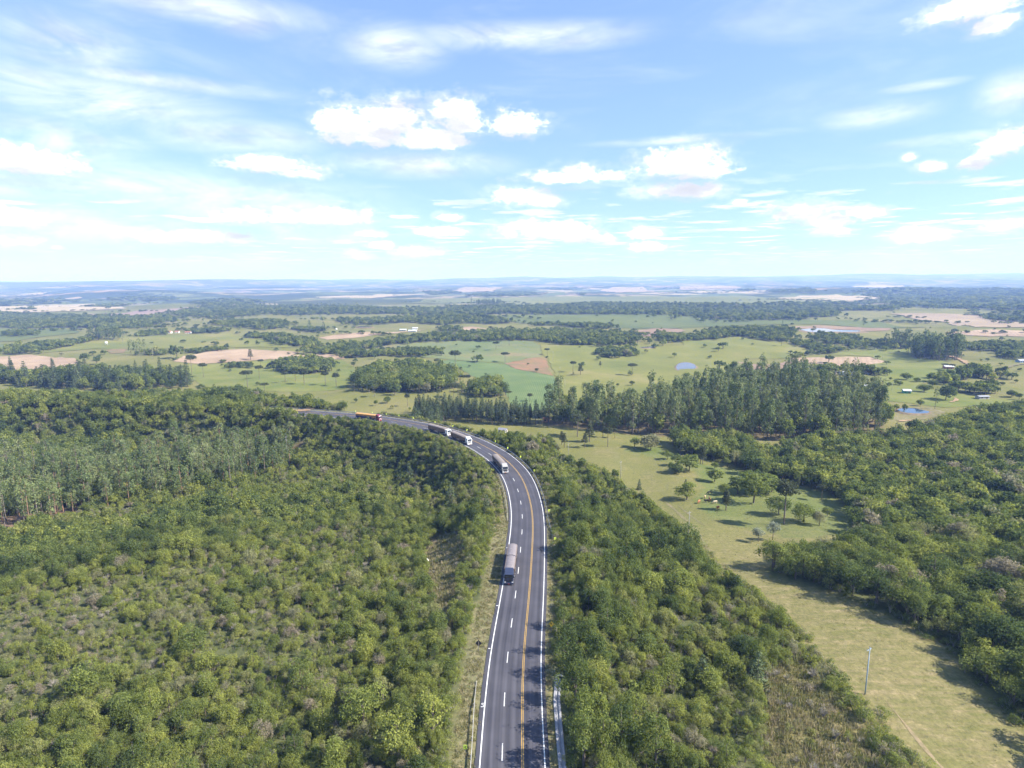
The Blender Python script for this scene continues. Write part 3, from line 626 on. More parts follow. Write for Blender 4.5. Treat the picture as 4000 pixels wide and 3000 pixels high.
MAUVE = mat_field('mauve_soil', (0.20, 0.145, 0.12), (0.26, 0.195, 0.165), 0.01)
CROP = mat_field('green_crop', (0.088, 0.132, 0.050), (0.122, 0.160, 0.064), 0.03, 0.18, 0.1, 0.16)
CROPB = mat_field('thin_crop', (0.115, 0.15, 0.06), (0.20, 0.165, 0.095), 0.012, 0.16, 0.25, 0.10, (0.145, 0.16, 0.07))
RED = mat_field('red_soil', (0.13, 0.13, 0.06), (0.25, 0.14, 0.085), 0.03, 0.18, 0.1, 0.08)
TEAL = mat_field('teal_crop', (0.085, 0.108, 0.038), (0.118, 0.136, 0.048), 0.006, 0.02, 0.9, 0.06)
LIME = mat_field('bright_pasture', (0.118, 0.135, 0.038), (0.198, 0.180, 0.070), 0.009, c3=(0.162, 0.163, 0.047))
FARG = mat_field('far_green', (0.112, 0.130, 0.048), (0.165, 0.168, 0.068), 0.003)
BRIGHT = mat_field('lush_pasture', (0.108, 0.134, 0.033), (0.168, 0.170, 0.052), 0.03)
DIRT2 = mat_field('worn_grass', (0.125, 0.125, 0.055), (0.21, 0.175, 0.10), 0.5)
FIELDS = [
 ('ploughed tan field at the left edge behind the pines', TAN, z5([(-200, 575), (0, 572), (180, 558), (400, 577), (480, 582), (525, 605), (470, 645), (350, 690), (200, 690), (-200, 680)])),
 ('small tan field at the left edge above the near forest', TAN, z5([(-200, 840), (0, 832), (150, 826), (222, 838), (150, 885), (0, 908), (-200, 920)])),
 ('tan crescent field in the middle of the left pastures', TAN, z5([(1120, 600), (1200, 565), (1400, 528), (1600, 522), (1900, 537), (1945, 547), (1850, 571), (1700, 592), (1500, 606), (1250, 616)])),
 ('thin tan field right of the crescent field', TAN, z5([(1720, 583), (1900, 562), (2100, 553), (2230, 566), (2230, 586), (1800, 592)])),
 ('long pale tan field before the flat topped hills', PALE, z5([(-200, 250), (0, 246), (300, 236), (520, 231), (620, 229), (640, 245), (820, 259), (600, 271), (200, 283), (-200, 280)])),
 ('mauve ploughed field right of the pale one', MAUVE, z5([(520, 300), (850, 281), (1050, 266), (1300, 248), (1312, 256), (1100, 277), (950, 312), (850, 317)])),
 ('small red soil patch beside tall bare trees', RED, z5([(690, 532), (760, 512), (832, 510), (805, 546), (720, 552)])),
 ('tan pasture strip left of the greenhouse farm', TAN, z5([(2065, 446), (2212, 426), (2760, 392), (2500, 425), (2330, 446), (2120, 462)])),
 ('narrow pale field far on the left', PALE, z5([(150, 213), (330, 203), (370, 210), (350, 219)])),
 ('second narrow pale field far on the left', PEACH, z5([(410, 196), (520, 183), (536, 192), (420, 203)])),
 ('dark green crop field at the left edge', TEAL, z5([(-200, 395), (200, 392), (480, 396), (520, 415), (300, 440), (100, 470), (-200, 480)])),
 ('dark green crop strip at the left edge', TEAL, z5([(-100, 498), (60, 490), (90, 512), (0, 540), (-100, 545)])),
 ('green pasture with white farmhouses', LIME, z5([(100, 490), (500, 455), (900, 440), (1500, 420), (1800, 470), (1900, 510), (1400, 515), (1000, 520), (600, 520), (300, 545), (200, 555)])),
 ('bright pasture with scattered pines left of the grove', BRIGHT, z5([(1130, 625), (1500, 612), (1760, 598), (2212, 592), (2300, 640), (2250, 780), (1900, 800), (1600, 795), (1350, 770), (1200, 700)])),
 ('thin brown green crop field', CROPB, z6([(100, 530), (300, 497), (500, 478), (900, 468), (1240, 472), (1287, 502), (1303, 572), (1060, 612), (850, 600), (700, 588), (600, 580), (480, 572), (600, 545), (400, 512), (250, 530)])),
 ('green crop field sown in rows', CROP, z6([(700, 592), (850, 604), (1060, 616), (1130, 650), (1350, 690), (1382, 700), (1412, 785), (1390, 905), (1250, 925), (1100, 880), (1060, 790), (990, 745), (850, 695), (760, 645), (640, 600)])),
 ('reddish bare corner of the crop field', RED, z6([(1060, 613), (1303, 575), (1330, 580), (1348, 655), (1380, 696), (1350, 688), (1130, 648)])),
 ('bright open pasture right of the crop field', LIME, z6([(1290, 494), (1700, 500), (2212, 500), (2600, 520), (2600, 700), (2200, 800), (1900, 850), (1500, 900), (1420, 790), (1388, 692), (1342, 582), (1308, 560)])),
 ('big far green field in the middle of the plain', FARG, z6([(450, 226), (530, 197), (1000, 191), (2300, 176), (2700, 185), (3300, 205), (2900, 226), (2212, 232), (1800, 226), (1200, 246), (1040, 220), (860, 220)])),
 ('narrow light green field before the forest band', LIME, z6([(380, 241), (660, 236), (620, 249), (400, 252)])),
 ('wide teal crop field below the forest band', TEAL, z6([(930, 306), (1250, 301), (2212, 302), (2700, 336), (3500, 345), (3800, 380), (3200, 368), (2600, 365), (2212, 386), (1650, 386), (1500, 376), (1250, 361), (1150, 351), (1050, 326)])),
 ('tan hillock among the woods', TAN, z6([(750, 382), (850, 376), (942, 391), (930, 406), (800, 402)])),
 ('brown patch right of the long wood', BROWN, z6([(1890, 402), (2000, 391), (2180, 391), (2230, 402), (2100, 441), (1960, 441)])),
 ('pale field far in the middle left', PALE, z6([(50, 191), (220, 169), (330, 166), (352, 181), (200, 193)])),
 ('peach coloured far field in the middle', PEACH, z6([(1680, 141), (1750, 121), (1960, 119), (2032, 150), (1800, 158)])),
 ('small peach far field left of the dark far wood', PEACH, z6([(700, 151), (760, 131), (940, 119), (1040, 130), (930, 150)])),
 ('brown strip behind the blue lake', BROWN, z7([(670, 376), (900, 369), (1350, 381), (1340, 402), (1160, 406), (1150, 400), (770, 388)])),
 ('large tan field at the right edge', PEACH, z7([(1330, 292), (1500, 291), (1960, 301), (1945, 319), (2050, 336), (2300, 364), (2300, 382), (1900, 381), (1700, 346), (1450, 311)])),
 ('second tan field at the right edge', TAN, z7([(1700, 411), (1950, 396), (2300, 408), (2300, 440), (2000, 441), (1750, 426)])),
 ('tan leaf shaped field on the right pasture', TAN, z7([(700, 581), (880, 576), (1080, 571), (1200, 573), (1330, 601), (1200, 626), (1080, 636), (900, 616), (780, 611)])),
 ('far tan field on the right plain', PALE, z7([(610, 196), (760, 176), (1000, 169), (1200, 181), (1330, 191), (1200, 201), (950, 211), (750, 206)])),
 ('peach far field below the right hills', PEACH, z7([(-20, 116), (200, 111), (390, 121), (350, 131), (-20, 136)])),
 ('pale far field below the right hills', PALE, z7([(1080, 116), (1300, 109), (1450, 113), (1200, 123)])),
 ('brown slope behind the tall eucalyptus', BROWN, z7([(350, 602), (500, 622), (700, 592), (720, 642), (550, 690), (400, 660)])),
 ('bright pasture on the right hill', LIME, z7([(0, 470), (200, 462), (350, 442), (550, 474), (720, 500), (830, 530), (720, 580), (300, 590), (0, 620)])),
 ('bright pasture before the eucalyptus block', BRIGHT, z7([(950, 560), (1200, 530), (1480, 518), (1480, 570), (1720, 610), (1800, 690), (1500, 760), (1900, 830), (2212, 860), (1700, 900), (1350, 860), (1280, 700), (900, 640), (1100, 640), (1340, 602), (1200, 568)])),
 ('grassy bank around the small blue pond', DIRT2, z7([(1330, 930), (1400, 900), (1600, 900), (1720, 930), (1600, 970), (1400, 985), (1300, 970)])),
]
for k, (lab, mt, P) in enumerate(FIELDS):
    W = poly(P); d = float(np.hypot(*W.mean(0))); ext = float(max(np.ptp(W[:, 0]), np.ptp(W[:, 1])))
    me = drape_mesh('field', W, max(6.0, ext / 40.0, d / 120.0), 0.05 + 0.02 * k / len(FIELDS), mt, d / 500.0)
    tag(link('field', me), lab, None, None, 'structure')

def strip(name, px, w, mt, lift=0.09, lab=None):
    P = np.array([at(x, y)[:2] for x, y in px]); d = np.r_[0, np.cumsum(np.linalg.norm(np.diff(P, axis=0), axis=1))]; n = max(6, int(d[-1] / 3)); S = np.linspace(0, d[-1], n)
    Q = np.c_[np.interp(S, d, P[:, 0]), np.interp(S, d, P[:, 1])]
    k = np.exp(-0.5 * (np.arange(-3, 4) / 1.5) ** 2); k /= k.sum(); qp = np.pad(Q, ((3, 3), (0, 0)), 'edge'); Q = np.c_[np.convolve(qp[:, 0], k, 'valid'), np.convolve(qp[:, 1], k, 'valid')]
    T = np.gradient(Q, axis=0); T /= np.linalg.norm(T, axis=1)[:, None] + 1e-9; Nn = np.c_[-T[:, 1], T[:, 0]]; rr = np.random.default_rng(len(px)); vs = []; fs = []
    for i in range(n):
        ww = w * min(1.0, min(i, n - 1 - i) / 4.0 + 0.05) * rr.uniform(0.3, 1.25)
        for s in (-0.5, 0.0, 0.5):
            p = Q[i] + Nn[i] * ww * s; vs.append((float(p[0]), float(p[1]), float(height(p[0], p[1])) + lift + (0.0009 if lift > 0.05 else 0.0003) * float(np.hypot(*p))))
    for i in range(n - 1):
        for q in (0, 1): fs.append((i * 3 + q, i * 3 + q + 1, i * 3 + 4 + q, i * 3 + 3 + q))
    me = bpy.data.meshes.new(name); me.from_pydata(vs, [], fs); me.materials.append(mt); me.update(); o = link(name, me); tag(o, lab, None, None, 'structure'); return o
DIRT = mat_field('dirt', (0.24, 0.165, 0.10), (0.37, 0.26, 0.17), 0.6)
DIRT2 = mat_field('worn_grass', (0.135, 0.135, 0.065), (0.25, 0.20, 0.12), 0.8)
RUT = mat_field('rut_soil', (0.16, 0.14, 0.07), (0.30, 0.225, 0.14), 0.9)
strip('path', z7([(1600, 545), (1780, 580), (1850, 620), (1930, 650), (2010, 690), (2020, 710), (1985, 740)]), 7, DIRT, 0.1, 'pale dirt road crossing the right pastures')
strip('path', z7([(2010, 690), (2080, 650), (2212, 620), (2300, 610)]), 5, DIRT2, 0.12, 'branch of the dirt road running to the right edge')
strip('path', z7([(1720, 870), (1775, 860), (1778, 845), (1755, 835)]), 4, DIRT, 0.1, 'short curved dirt drive near the pond')
strip('path', [(3500, 1650), (3560, 1642), (3610, 1650)], 4, DIRT, 0.1, 'dirt track below the small blue pond')
for i, (pp, w, l) in enumerate((
    ([(3980, 3250), (3700, 3040), (3610, 2920), (3520, 2810), (3440, 2710)], 1.5, 'worn dirt rut along the scrub edge of the near pasture'),
    ([(2830, 2240), (2780, 2170), (2740, 2100), (2690, 2040), (2620, 1975), (2580, 1950)], 1.8, 'worn path along the forest edge of the cattle pasture'),
    ([(2760, 2060), (2690, 2010), (2640, 1965)], 1.2, 'light cattle track beside the forest edge path'))):
    strip('path', pp, w * 0.9, RUT if i == 0 else DIRT2, 0.0, l)
strip('path', [(1105, 1600), (1180, 1607), (1220, 1602), (1180, 1592)], 6, DIRT, 0.1, 'bare earth lay-by beside the far end of the highway')

# ------------------------------------------------------------------ water
def mat_water():
    mt = bpy.data.materials.new('water'); mt.use_nodes = True; nt = mt.node_tree; b = nt.nodes['Principled BSDF']
    b.inputs['Base Color'].default_value = (0.03, 0.06, 0.12, 1); b.inputs['Roughness'].default_value = 0.06; b.inputs['IOR'].default_value = 1.33
    b.inputs['Specular IOR Level'].default_value = 0.9
    n = N(nt, 'ShaderNodeTexNoise'); n.inputs['Scale'].default_value = 0.8; tc = N(nt, 'ShaderNodeTexCoord'); nt.links.new(tc.outputs['Object'], n.inputs['Vector'])
    bp = N(nt, 'ShaderNodeBump'); bp.inputs['Strength'].default_value = 0.05; nt.links.new(n.outputs[0], bp.inputs['Height']); nt.links.new(bp.outputs[0], b.inputs['Normal']); return mt
WATER = mat_water(); MUD = mat_field('mud_bank', (0.14, 0.11, 0.07), (0.22, 0.17, 0.11), 0.2)
def pond(px, lab):
    W = poly(px); c = W.mean(0); d = float(np.hypot(*c)); zz = float(np.percentile(height(W[:, 0], W[:, 1]), 70)) + 0.15 + 0.0006 * d
    K = []
    for i in range(len(W)):                     # round the outline
        a, b, e, f = W[i - 1], W[i], W[(i + 1) % len(W)], W[(i + 2) % len(W)]
        for t in (0, 0.25, 0.5, 0.75): K.append(0.5 * (2 * b + (e - a) * t + (2 * a - 5 * b + 4 * e - f) * t * t + (3 * b - a - 3 * e + f) * t ** 3))
    K = np.array(K); n = len(K); me = bpy.data.meshes.new('water'); me.from_pydata([(p[0], p[1], zz) for p in K], [], [tuple(range(n))]); me.materials.append(WATER)
    tag(link('water', me), lab, None, None, 'structure')
    b = MB(); vs = [(p[0], p[1], zz + 0.05) for p in K] + [(c[0] + (p[0] - c[0]) * 1.04, c[1] + (p[1] - c[1]) * 1.05, zz + 0.10) for p in K] + [(c[0] + (p[0] - c[0]) * 1.3, c[1] + (p[1] - c[1]) * 1.35, float(height(c[0] + (p[0] - c[0]) * 1.3, c[1] + (p[1] - c[1]) * 1.35)) - 0.1) for p in K]
    b.add(vs, [(i, (i + 1) % n, n + (i + 1) % n, n + i) for i in range(n)] + [(n + i, n + (i + 1) % n, 2 * n + (i + 1) % n, 2 * n + i) for i in range(n)])
    tag(b.obj('shore', MUD, None, smooth=True), 'low bank around the ' + lab, None, None, 'structure')
pond(z7([(1395, 918), (1440, 906), (1520, 908), (1590, 922), (1596, 936), (1560, 946), (1480, 946), (1420, 936)]), 'small blue pond right of the eucalyptus grove')
pond(z7([(765, 396), (800, 391), (900, 392), (1000, 400), (1140, 405), (1120, 412), (950, 414), (850, 414)]), 'long blue lake in the right plain')
pond(z7([(-30, 632), (20, 628), (70, 634), (88, 644), (60, 654), (-10, 660), (-40, 650)]), 'grey pond in the bright open pasture')
pond(z6([(1940, 511), (1980, 507), (2025, 511), (2020, 517), (1960, 517)]), 'tiny grey pond beside the tree clump')
pond(z6([(105, 379), (150, 375), (200, 378), (190, 383), (120, 384)]), 'tiny pond left of the greenhouse farm')

# ------------------------------------------------------------------ trees: shapes
BARK = mat_simple('bark', (0.13, 0.105, 0.085), 0.9, var=0.3, scale=4)
BARKP = mat_simple('pale_bark', (0.15, 0.125, 0.10), 0.85, var=0.3, scale=3)
BARKR = mat_simple('orange_bark', (0.22, 0.135, 0.085), 0.85, var=0.3, scale=3)
TWIG = mat_simple('grey_twigs', (0.26, 0.235, 0.21), 0.9, var=0.2, scale=3)
LEAF = mat_leaf('broad_leaves', [(0, (0.074, 0.104, 0.040)), (0.25, (0.132, 0.168, 0.054)), (0.5, (0.206, 0.238, 0.066)), (0.70, (0.276, 0.296, 0.078)), (0.86, (0.250, 0.246, 0.146)), (1.0, (0.300, 0.258, 0.190))])
LEAFE = mat_leaf('eucalyptus_leaves', [(0, (0.085, 0.118, 0.052)), (0.5, (0.150, 0.190, 0.076)), (1.0, (0.225, 0.250, 0.115))], 0.3)
LEAFP = mat_leaf('needles', [(0, (0.050, 0.072, 0.040)), (0.5, (0.090, 0.118, 0.060)), (1.0, (0.140, 0.170, 0.078))], 0.15)
LEAFA = mat_leaf('araucaria_needles', [(0, (0.050, 0.066, 0.036)), (0.5, (0.088, 0.102, 0.052)), (1.0, (0.13, 0.138, 0.072))], 0.12)
LEAFG = mat_leaf('dry_grass', [(0, (0.14, 0.16, 0.055)), (0.4, (0.24, 0.225, 0.105)), (0.7, (0.33, 0.285, 0.17)), (1.0, (0.29, 0.25, 0.19))], 0.3, 0.35)
LEAFS = mat_leaf('silver_leaves', [(0, (0.20, 0.23, 0.14)), (1.0, (0.36, 0.38, 0.30))], 0.3)

def unit(v): return v / (np.linalg.norm(v, axis=-1, keepdims=True) + 1e-9)
def rdir(g, n): return unit(g.normal(size=(n, 3)))
class Leaves:
    def __init__(s, g): s.g = g; s.p = []; s.n = []; s.s = []; s.lv = []
    def puff(s, c, r, n, leaf, out=None, flat=1.0, lv=None, nb=(0.6, 0.3, 0.7)):
        g = s.g; d = rdir(g, int(n * 1.6) + 4)
        if out is not None: d = d[(d @ unit(np.asarray(out, float))) > -0.25][:n]
        d = d[:n]; k = len(d)
        rad = r * g.uniform(0.45, 1.12, (k, 1)) ** 0.7 * (1 + 0.18 * np.sin(d[:, :1] * 7 + c[0] * 3) * np.sin(d[:, 1:2] * 6 + c[1] * 5))
        p = np.asarray(c) + d * rad * np.array([1, 1, flat])
        nn = unit(d * nb[0] + np.array([0, 0, nb[1]]) + rdir(g, k) * nb[2])
        s.p.append(p); s.n.append(nn); s.s.append(leaf * g.uniform(0.65, 1.4, k)); b = g.uniform(0, 1) if lv is None else lv
        s.lv.append(np.clip(0.55 * b + 0.45 * g.uniform(0, 1, k), 0, 1))
    def arrays(s):
        p = np.concatenate(s.p); n = np.concatenate(s.n); z = np.concatenate(s.s); lv = np.concatenate(s.lv); g = s.g; k = len(p)
        a = unit(np.cross(n, rdir(g, k))); b = np.cross(n, a); asp = g.uniform(0.5, 0.85, k)
        V = np.stack([p - a * z[:, None] * 0.62, p + b * (z * asp * 0.5)[:, None] + n * (z * 0.1)[:, None], p + a * z[:, None] * 0.62, p - b * (z * asp * 0.5)[:, None] + n * (z * 0.1)[:, None]], 1).reshape(-1, 3)
        return V, np.arange(4 * k).reshape(k, 4), lv

def mesh_np(name, V, F, mats, mi=None, lv=None, smooth=None):
    me = bpy.data.meshes.new(name); me.vertices.add(len(V)); me.vertices.foreach_set('co', np.asarray(V, np.float32).ravel())
    me.loops.add(F.size); me.loops.foreach_set('vertex_index', F.ravel().astype(np.int32))
    me.polygons.add(len(F)); me.polygons.foreach_set('loop_start', np.arange(0, F.size, 4, dtype=np.int32))
    for mt in mats: me.materials.append(mt)
    if mi is not None: me.polygons.foreach_set('material_index', mi.astype(np.int32))
    if lv is not None: a = me.attributes.new('lv', 'FLOAT', 'FACE'); a.data.foreach_set('value', lv.astype(np.float32))
    me.update(calc_edges=True); return me
class Proto:
    def __init__(s, name, trunk, lv, bark, leaf, height):
        V, F, l = lv.arrays(); s.h = height; s.name = name
        s.crown = mesh_np('crown', V, F, [leaf], None, l)
        tf = [f if len(f) == 4 else None for f in trunk.f]; quads = [f for f in tf if f]
        TV = np.array(trunk.v); TF = np.array(quads)
        s.trunk = mesh_np('trunk', TV, TF, [bark])
        me = mesh_np(name + '_proto', np.r_[TV, V], np.r_[TF, F + len(TV)], [bark, leaf], np.r_[np.zeros(len(TF)), np.ones(len(F))], np.r_[np.zeros(len(TF)), l])
        s.whole = me; s.obj = bpy.data.objects.new(name + '_proto', me)

def limb_trunk(g, h, r0, crown_base, spread, n=4, lean=0.06, sides=6):
    t = MB(); dx, dy = g.uniform(-lean, lean, 2) * h
    t.tube([(0, 0, -0.6), (dx * 0.2, dy * 0.2, h * 0.3), (dx * 0.6, dy * 0.6, h * 0.6), (dx, dy, h * 0.9)], [r0 * 1.2, r0 * 0.85, r0 * 0.55, r0 * 0.12], sides, cap=False)
    for k in range(n):
        a = g.uniform(0, 6.28); z0 = crown_base + (h * 0.7 - crown_base) * g.uniform(0, 0.8); e = spread * g.uniform(0.6, 0.95)
        t.tube([(dx * z0 / h, dy * z0 / h, z0), (math.cos(a) * e * 0.5, math.sin(a) * e * 0.5, z0 + e * 0.45), (math.cos(a) * e, math.sin(a) * e, z0 + e * 0.75)], [r0 * 0.4, r0 * 0.28, r0 * 0.08], 5, cap=False)
    return t
def broad(seed, r, h, leaf, dens, rz=None, np_=18, bark=None, mat=None, flat=0.85, low=False):
    g = np.random.default_rng(seed); rz = rz or r * 0.75; cz = h - rz; L = Leaves(g); ph = g.uniform(0, 6.28, 4)
    for k in range(np_):
        d = rdir(g, 1)[0]; d[2] = (d[2] * 0.9 + 0.05) if low else abs(d[2]) * 0.9 - 0.25; d = unit(d); a = math.atan2(d[1], d[0])
        env = 0.80 + 0.22 * math.sin(2 * a + ph[0]) + 0.14 * math.sin(3 * a + ph[1]); q = g.uniform(0.45, 0.78)
        c = np.array([d[0] * r * env * q, d[1] * r * env * q, cz + d[2] * rz * q * (0.9 + 0.25 * math.sin(a + ph[2]))]); pr = r * g.uniform(0.25, 0.42)
        L.puff(c, pr, int(dens * pr * pr * 9 / (leaf * leaf)) + 6, leaf, c - np.array([0, 0, cz - rz * 0.6]), flat)
    L.puff(np.array([0, 0, cz + rz * 0.25]), r * 0.55, int(dens * r * r * 2.2 / (leaf * leaf)), leaf, None, 0.9)
    return Proto('broadleaf', limb_trunk(g, h, (0.02 if low else 0.03) * h, max(0.15 * h, cz - rz), r * 0.8, 4), L, bark or BARK, mat or LEAF, h)
def shrub(seed, r, h, leaf, dens, mat=None, np_=9):
    g = np.random.default_rng(seed); L = Leaves(g)
    for k in range(np_):
        a = g.uniform(0, 6.28); q = math.sqrt(g.uniform(0, 1)) * 0.75; pr = r * g.uniform(0.28, 0.45)
        c = np.array([math.cos(a) * r * q, math.sin(a) * r * q, h * g.uniform(0.35, 0.75) * (1.1 - 0.5 * q)])
        L.puff(c, pr, int(dens * pr * pr * 8 / (leaf * leaf)) + 5, leaf, c + np.array([0, 0, 0.3]), h / r * 0.7, None, (0.5, 0.55, 0.6))
    t = MB()
    for k in range(5):
        a = g.uniform(0, 6.28); t.tube([(0, 0, -0.3), (math.cos(a) * r * 0.3, math.sin(a) * r * 0.3, h * 0.45), (math.cos(a) * r * 0.55, math.sin(a) * r * 0.55, h * 0.8)], [0.06, 0.04, 0.015], 4, cap=False)
    return Proto('shrub', t, L, TWIG, mat or LEAF, h)
def bare(seed, r, h):
    g = np.random.default_rng(seed); L = Leaves(g); t = MB()
    for k in range(26):
        a = g.uniform(0, 6.28); q = g.uniform(0.3, 1); z = h * g.uniform(0.7, 1.05) * (1.1 - 0.4 * q)
        p1 = (math.cos(a) * r * q * 0.35, math.sin(a) * r * q * 0.35, z * 0.5); p2 = (math.cos(a + 0.3) * r * q, math.sin(a + 0.3) * r * q, z)
        t.tube([(0, 0, -0.2), p1, p2], [0.05, 0.035, 0.012], 4, cap=False)
        for j in range(3):
            b = a + g.uniform(-0.9, 0.9); t.tube([p1, (p1[0] + math.cos(b) * r * 0.4, p1[1] + math.sin(b) * r * 0.4, z * g.uniform(0.75, 1.05))], [0.025, 0.01], 4, cap=False)
    L.puff(np.array([0, 0, h * 0.6]), r * 0.7, 60, 0.16, None, 0.7, 0.95)
    return Proto('bare_bush', t, L, TWIG, LEAF, h)
def eucalypt(seed, h, r, leaf, dens, base=0.42, bark=None, np_=26):
    g = np.random.default_rng(seed); L = Leaves(g); t = MB(); lx, ly = g.uniform(-0.03, 0.03, 2) * h
    t.tube([(0, 0, -0.8), (lx * 0.3, ly * 0.3, h * 0.35), (lx * 0.7, ly * 0.7, h * 0.7), (lx, ly, h * 0.97)], [0.011 * h + 0.05, 0.009 * h, 0.006 * h, 0.02], 6, cap=False)
    for k in range(np_):
        f = g.uniform(0, 1) ** 0.8; z = h * (base + (1.0 - base) * f); rr = r * (1 - 0.5 * f ** 2.4) * (0.55 + 0.45 * min(1, f * 5)); a = g.uniform(0, 6.28); q = rr * g.uniform(0.35, 0.95)
        c = np.array([lx * z / h + math.cos(a) * q, ly * z / h + math.sin(a) * q, z - 0.1 * h * 0.3]); pr = r * g.uniform(0.22, 0.38)
        L.puff(c, pr, int(dens * pr * pr * 9 / (leaf * leaf)) + 5, leaf, np.array([c[0], c[1], 0.6]), 1.15, None, (0.7, 0.15, 0.7))
        if k % 3 == 0: t.tube([(lx * z / h * 0.95, ly * z / h * 0.95, z - 0.08 * h), tuple(c)], [0.004 * h, 0.02], 4, cap=False)
    L.puff(np.array([lx, ly, h * 0.97]), r * 0.28, int(dens * r * r * 0.6 / (leaf * leaf)), leaf, None, 1.6)
    return Proto('eucalyptus', t, L, bark or BARKP, LEAFE, h)
def pine(seed, h, r, leaf, dens, base=0.25, pw=1.0):
    g = np.random.default_rng(seed); L = Leaves(g); t = MB(); t.tube([(0, 0, -0.6), (0, 0, h * 0.5), (0, 0, h * 0.97)], [0.016 * h, 0.01 * h, 0.01], 6, cap=False)
    nt = int(9 + h * 0.25)
    for k in range(nt):
        f = k / (nt - 1.0); z = h * (base + (0.97 - base) * f); rr = r * (1 - f) ** pw * g.uniform(0.8, 1.15) + 0.08 * r; m = max(3, int(7 * (1 - f) + 3)); a0 = g.uniform(0, 6.28)
        for j in range(m):
            a = a0 + 6.28 * j / m + g.uniform(-0.25, 0.25); e = rr * g.uniform(0.75, 1.1)
            for q in (0.45, 0.85):
                c = np.array([math.cos(a) * e * q, math.sin(a) * e * q, z + (0.05 - 0.12 * q) * e * 1.2]); pr = max(0.22 * r, 0.34 * e) * (1.1 - 0.35 * q)
                L.puff(c, pr, int(dens * pr * pr * 5 / (leaf * leaf)) + 3, leaf, np.array([c[0], c[1], 0.4 * e]), 0.45, None, (0.5, 0.35, 0.7))
            if j % 2 == 0: t.tube([(0, 0, z), (math.cos(a) * e * 0.85, math.sin(a) * e * 0.85, z - 0.03 * e)], [0.003 * h + 0.015, 0.012], 4, cap=False)
    return Proto('pine', t, L, BARK, LEAFP, h)
def araucaria(seed, h, r, leaf, dens, tiers=3, base=0.72, umb=True):
    g = np.random.default_rng(seed); L = Leaves(g); t = MB(); t.tube([(0, 0, -0.6), (0, 0, h * 0.5), (0, 0, h * 0.93)], [0.019 * h + 0.05, 0.015 * h, 0.007 * h], 7, cap=False)
    for k in range(tiers):
        f = k / max(1, tiers - 1.0); z = h * (base + (0.93 - base) * f); rr = r * ((1.0 - 0.35 * f * f) if umb else (1 - 0.7 * f)); m = 8 if umb else 7; a0 = g.uniform(0, 6.28)
        for j in range(m):
            a = a0 + 6.28 * j / m + g.uniform(-0.25, 0.25); e = rr * g.uniform(0.7, 1.08); up = e * (0.17 if umb else 0.12) * g.uniform(0.6, 1.2)
            m1 = (math.cos(a) * e * 0.55, math.sin(a) * e * 0.55, z - 0.03 * e); p2 = (math.cos(a) * e, math.sin(a) * e, z + up)
            t.tube([(0, 0, z), m1, p2], [0.006 * h, 0.0045 * h, 0.03], 4, cap=False)
            for q, zz in ((0.5, 0.02), (0.8, 0.45), (1.0, 0.9)):
                c = np.array([math.cos(a) * e * q, math.sin(a) * e * q, z + up * zz + 0.1]); pr = r * (0.16 + 0.11 * q) * g.uniform(0.8, 1.25)
                L.puff(c, pr, int(dens * pr * pr * 7 / (leaf * leaf)) + 4, leaf, np.array([c[0], c[1], 1.0]), 0.6, None, (0.5, 0.5, 0.6))
    L.puff(np.array([0, 0, h * 0.95]), r * 0.3, int(dens * r * r * 0.8 / (leaf * leaf)) + 5, leaf, None, 0.6)
    return Proto('araucaria', t, L, BARK, LEAFA, h)
def palm(seed, h, r):
    g = np.random.default_rng(seed); L = Leaves(g); t = MB(); t.tube([(0, 0, -0.5), (0.1, 0, h * 0.5), (0.15, 0.05, h)], [0.2, 0.16, 0.13], 7, cap=False)
    for k in range(18):
        a = g.uniform(0, 6.28); el = g.uniform(-0.1, 1.1); P = []
        for q in np.linspace(0.1, 1, 9):
            x = r * q * math.cos(el * 0.8); z = r * (q * math.sin(el) - 0.75 * q * q)
            P.append(np.array([0.15 + math.cos(a) * x, 0.05 + math.sin(a) * x, h + z]))
        for c in P: L.puff(c, 0.22, 9, 0.34, None, 1.0, g.uniform(0.2, 0.9), (0.2, 0.6, 0.6))
        t.tube([tuple(p) for p in P[::2]], [0.03, 0.025, 0.02, 0.015, 0.01][:len(P[::2])], 4, cap=False)
    return Proto('palm', t, L, BARKP, LEAF, h)
def tuft(seed, r, h, n, w):
    g = np.random.default_rng(seed); V = []; F = []; lv = []
    for k in range(n):
        a = g.uniform(0, 6.28); q = r * math.sqrt(g.uniform(0, 1)); x, y = math.cos(a) * q, math.sin(a) * q; b = g.uniform(0, 6.28); hh = h * g.uniform(0.5, 1.1); lx, ly = g.normal(size=2) * 0.3 * hh
        c, s_ = math.cos(b) * w / 2, math.sin(b) * w / 2; i = len(V)
        V += [(x - c, y - s_, -0.05), (x + c, y + s_, -0.05), (x + lx + c * 0.3, y + ly + s_ * 0.3, hh), (x + lx - c * 0.3, y + ly - s_ * 0.3, hh)]; F.append((i, i + 1, i + 2, i + 3)); lv.append(g.uniform(0, 1))
    me = mesh_np('tuft_proto', np.array(V), np.array(F), [LEAFG], None, np.array(lv))
    class T: pass
    p = T(); p.obj = bpy.data.objects.new('tuft_proto', me); p.h = h; p.whole = me; return p

